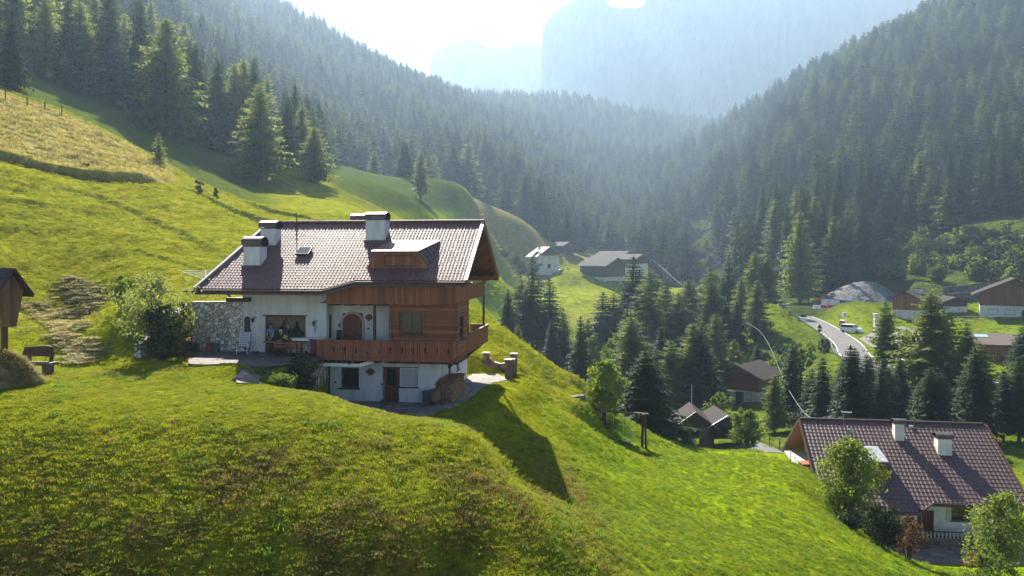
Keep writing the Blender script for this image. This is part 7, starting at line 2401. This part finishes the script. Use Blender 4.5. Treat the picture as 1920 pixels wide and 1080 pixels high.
def person(loc, rz, J, label, mats, hair_m, hat=None):
    """one continuous skinned body; J holds joint positions in metres, x to the side, -y forward"""
    V, E, Rd, G = [], [], [], []
    def add(p, r, prev=None, g=0):
        V.append(Vector(p)); Rd.append(r)
        if prev is not None:
            E.append((prev, len(V) - 1)); G.append(g)
        return len(V) - 1
    pel = add(J['pelvis'], .125)
    wst = add(Vector(J['pelvis']).lerp(Vector(J['chest']), .45), .115, pel, 1)
    che = add(J['chest'], .140, wst, 1)
    nkb = add(J['neck'], .062, che, 1)
    hd0 = Vector(J['head'])
    d = (hd0 - Vector(J['neck'])).normalized()
    chin = add(hd0 - d * .05 + Vector((0, -.02, 0)), .070, nkb, 0)
    mid = add(hd0 + d * .04, .088, chin, 0)
    add(hd0 + d * .115, .066, mid, 0)
    fwd = Vector((0, -1, 0)) - d * Vector((0, -1, 0)).dot(d)
    add(hd0 + d * .02 + fwd.normalized() * .10, .016, mid, 0)          # nose
    for s in (-1, 1):
        add(hd0 + d * .03 + Vector((s * .088, .01, 0)), .016, mid, 0)  # ears
    for s, nm in ((-1, 'l'), (1, 'r')):
        hip = add(Vector(J['pelvis']) + Vector((s * .095, 0, -.06)), .095, pel, 2)
        kn = add(J['knee_' + nm], .058, hip, 2)
        calf = add(Vector(J['knee_' + nm]).lerp(Vector(J['ankle_' + nm]), .3), .056, kn, 2)
        an = add(J['ankle_' + nm], .038, calf, 2)
        add(Vector(J['ankle_' + nm]) + Vector((s * .02, -.16, -.055)), .034, an, 3)
        sh = add(Vector(J['chest']).lerp(Vector(J['neck']), .55) + Vector((s * .165, 0, 0)), .062, che, 1)
        ua = add(Vector(V[sh]).lerp(Vector(J['elbow_' + nm]), .55), .048, sh, 1)
        el = add(J['elbow_' + nm], .040, ua, 0 if J.get('short', True) else 1)
        wr = add(J['hand_' + nm], .026, el, 0 if J.get('short', True) else 1)
        fd = (Vector(J['hand_' + nm]) - Vector(J['elbow_' + nm])).normalized()
        sd = fd.cross(Vector((0, 1, .3))).normalized()
        palm = add(Vector(J['hand_' + nm]) + fd * .055, .030, wr, 0)
        for q, L in ((-.030, .062), (-.010, .074), (.010, .070), (.030, .055)):
            k1 = add(V[palm] + fd * .035 + sd * q, .0095, palm, 0)
            k2 = add(V[k1] + fd * L * .55 + Vector((0, -.006, -.006)), .0088, k1, 0)
            add(V[k2] + fd * L * .40 + Vector((0, -.010, -.014)), .0080, k2, 0)
        t1 = add(V[palm] - sd * .035 * s + fd * .005, .011, palm, 0)
        add(V[t1] + fd * .035 - sd * .018 * s, .0095, t1, 0)
    me = D.meshes.new("person")
    me.from_pydata([tuple(v) for v in V], E, [])
    o = D.objects.new("person", me)
    COL.objects.link(o)
    sk = o.modifiers.new("skin", 'SKIN')
    lay = me.skin_vertices[0] if me.skin_vertices else None
    if lay is None:
        bm = bmesh.new(); bm.from_mesh(me)
        bm.verts.layers.skin.verify()
        bm.to_mesh(me); bm.free()
        lay = me.skin_vertices[0]
    for i, r in enumerate(Rd):
        lay.data[i].radius = (r, r * (.78 if i in (pel, wst, che) else 1))
        lay.data[i].use_root = (i == pel)
    o.modifiers.new("sub", 'SUBSURF').levels = 1
    bpy.context.view_layer.update()
    dg = bpy.context.evaluated_depsgraph_get()
    m2 = D.meshes.new_from_object(o.evaluated_get(dg))
    o.modifiers.clear()
    o.data = m2
    m2.materials.clear()
    for m in mats:
        m2.materials.append(m)
    segs = [(V[a], V[b], g) for (a, b), g in zip(E, G)]
    for p in m2.polygons:
        c = p.center
        best, bg_ = 9, 0
        for a, b, g in segs:
            ab = b - a
            t = max(0, min(1, (c - a).dot(ab) / (ab.length_squared + 1e-9)))
            dd = (c - a - ab * t).length
            if dd < best:
                best, bg_ = dd, g
        p.material_index = bg_
        p.use_smooth = True
    m2.name = "person"
    o.location = loc
    o.rotation_euler.z = rz
    tag(o, label, "person")
    h = MB()
    up = d
    c = hd0 + up * .065 + Vector((0, .022, 0))
    h.ball(tuple(c), .094, .098, .088, 12, 8)
    h.build("hat" if hat else "hair", hat or hair_m, o, smooth=True)
    ey = MB()
    f = fwd.normalized()
    for s in (-1, 1):
        q = hd0 + d * .035 + f * .082 + Vector((s * .032, 0, 0))
        ey.ball(tuple(q), .012, .008, .008, 6, 4)
    ey.build("eyes", M_HAIR, o)
    return o
zf = 2.74
person(HL(-9.55, -.45, zf), H_ANG, dict(pelvis=(0, .06, .93), chest=(.01, -.14, 1.30), neck=(.03, -.24, 1.47), head=(.07, -.30, 1.60), knee_l=(-.11, .03, .50), knee_r=(.11, .02, .50), ankle_l=(-.12, .08, .075), ankle_r=(.12, .06, .075),
       elbow_l=(-.20, -.22, 1.06), elbow_r=(.19, -.26, 1.06), hand_l=(-.04, -.36, .86), hand_r=(.09, -.36, .87)), "man in a blue t-shirt and dark trousers leaning over the terrace table", [M_SKIN, M_BLUE, M_TROUS, M_DARKC], M_HAIR)
person(HL(-9.0, -.36, zf), H_ANG, dict(pelvis=(0, .05, .52), chest=(.0, -.02, .92), neck=(.0, -.05, 1.10), head=(.0, -.09, 1.24), knee_l=(-.12, -.36, .50), knee_r=(.12, -.36, .50), ankle_l=(-.12, -.34, .075), ankle_r=(.12, -.34, .075),
       elbow_l=(-.22, -.14, .82), elbow_r=(.22, -.14, .82), hand_l=(-.10, -.34, .80), hand_r=(.12, -.34, .80), short=False), "person in dark clothes and a pale cap sitting behind the terrace table", [M_SKIN, M_DARKC, M_TROUS, M_DARKC], M_HAIR, M_PALE)
st_ = empty("garden_stool", tuple(HL(-9.0, -.30, zf)), H_ANG, "dark stool under the sitting person behind the table", "stool")
MB().box(-.2, .2, -.17, .17, .36, .40).build("seat", M_BEAM, st_)
for sx in (-.15, .15):
    for sy in (-.12, .12):
        MB().box(sx - .02, sx + .02, sy - .02, sy + .02, 0, .357).build("leg", M_BEAM, st_)
person(HL(-8.55, -.42, zf), H_ANG + .2, dict(pelvis=(0, .04, .92), chest=(.0, -.01, 1.30), neck=(.0, -.03, 1.47), head=(-.01, -.07, 1.62), knee_l=(-.10, .0, .50), knee_r=(.10, .0, .50), ankle_l=(-.11, .05, .075), ankle_r=(.11, .05, .075),
       elbow_l=(-.24, -.02, 1.12), elbow_r=(.24, -.02, 1.12), hand_l=(-.20, -.20, .95), hand_r=(.20, -.20, .95), short=False), "person in dark clothes and dark cap standing right of the sitting one", [M_SKIN, M_DARKC, M_TROUS, M_DARKC], M_HAIR, M_DARKC)
# ------------------------------------------------------------------ haze
def haze():
    m = D.materials.new("haze")
    m.use_nodes = True
    nt = m.node_tree
    nt.nodes.clear()
    out = nt.nodes.new("ShaderNodeOutputMaterial")
    pv = nt.nodes.new("ShaderNodeVolumePrincipled")
    pv.inputs['Color'].default_value = HAZE_COL
    pv.inputs['Density'].default_value = HAZE_D
    pv.inputs['Anisotropy'].default_value = HAZE_G
    nt.links.new(pv.outputs[0], out.inputs['Volume'])
    mb = MB().box(-3300, 3300, -40, 3300, -75, HAZE_TOP)
    o = mb.build("haze", m)
    tag(o, kind='stuff')
HAZE_COL = (0.52, 0.73, 1.0, 1)
HAZE_D = 0.00020
HAZE_G = 0.42
HAZE_TOP = 700.0
haze()
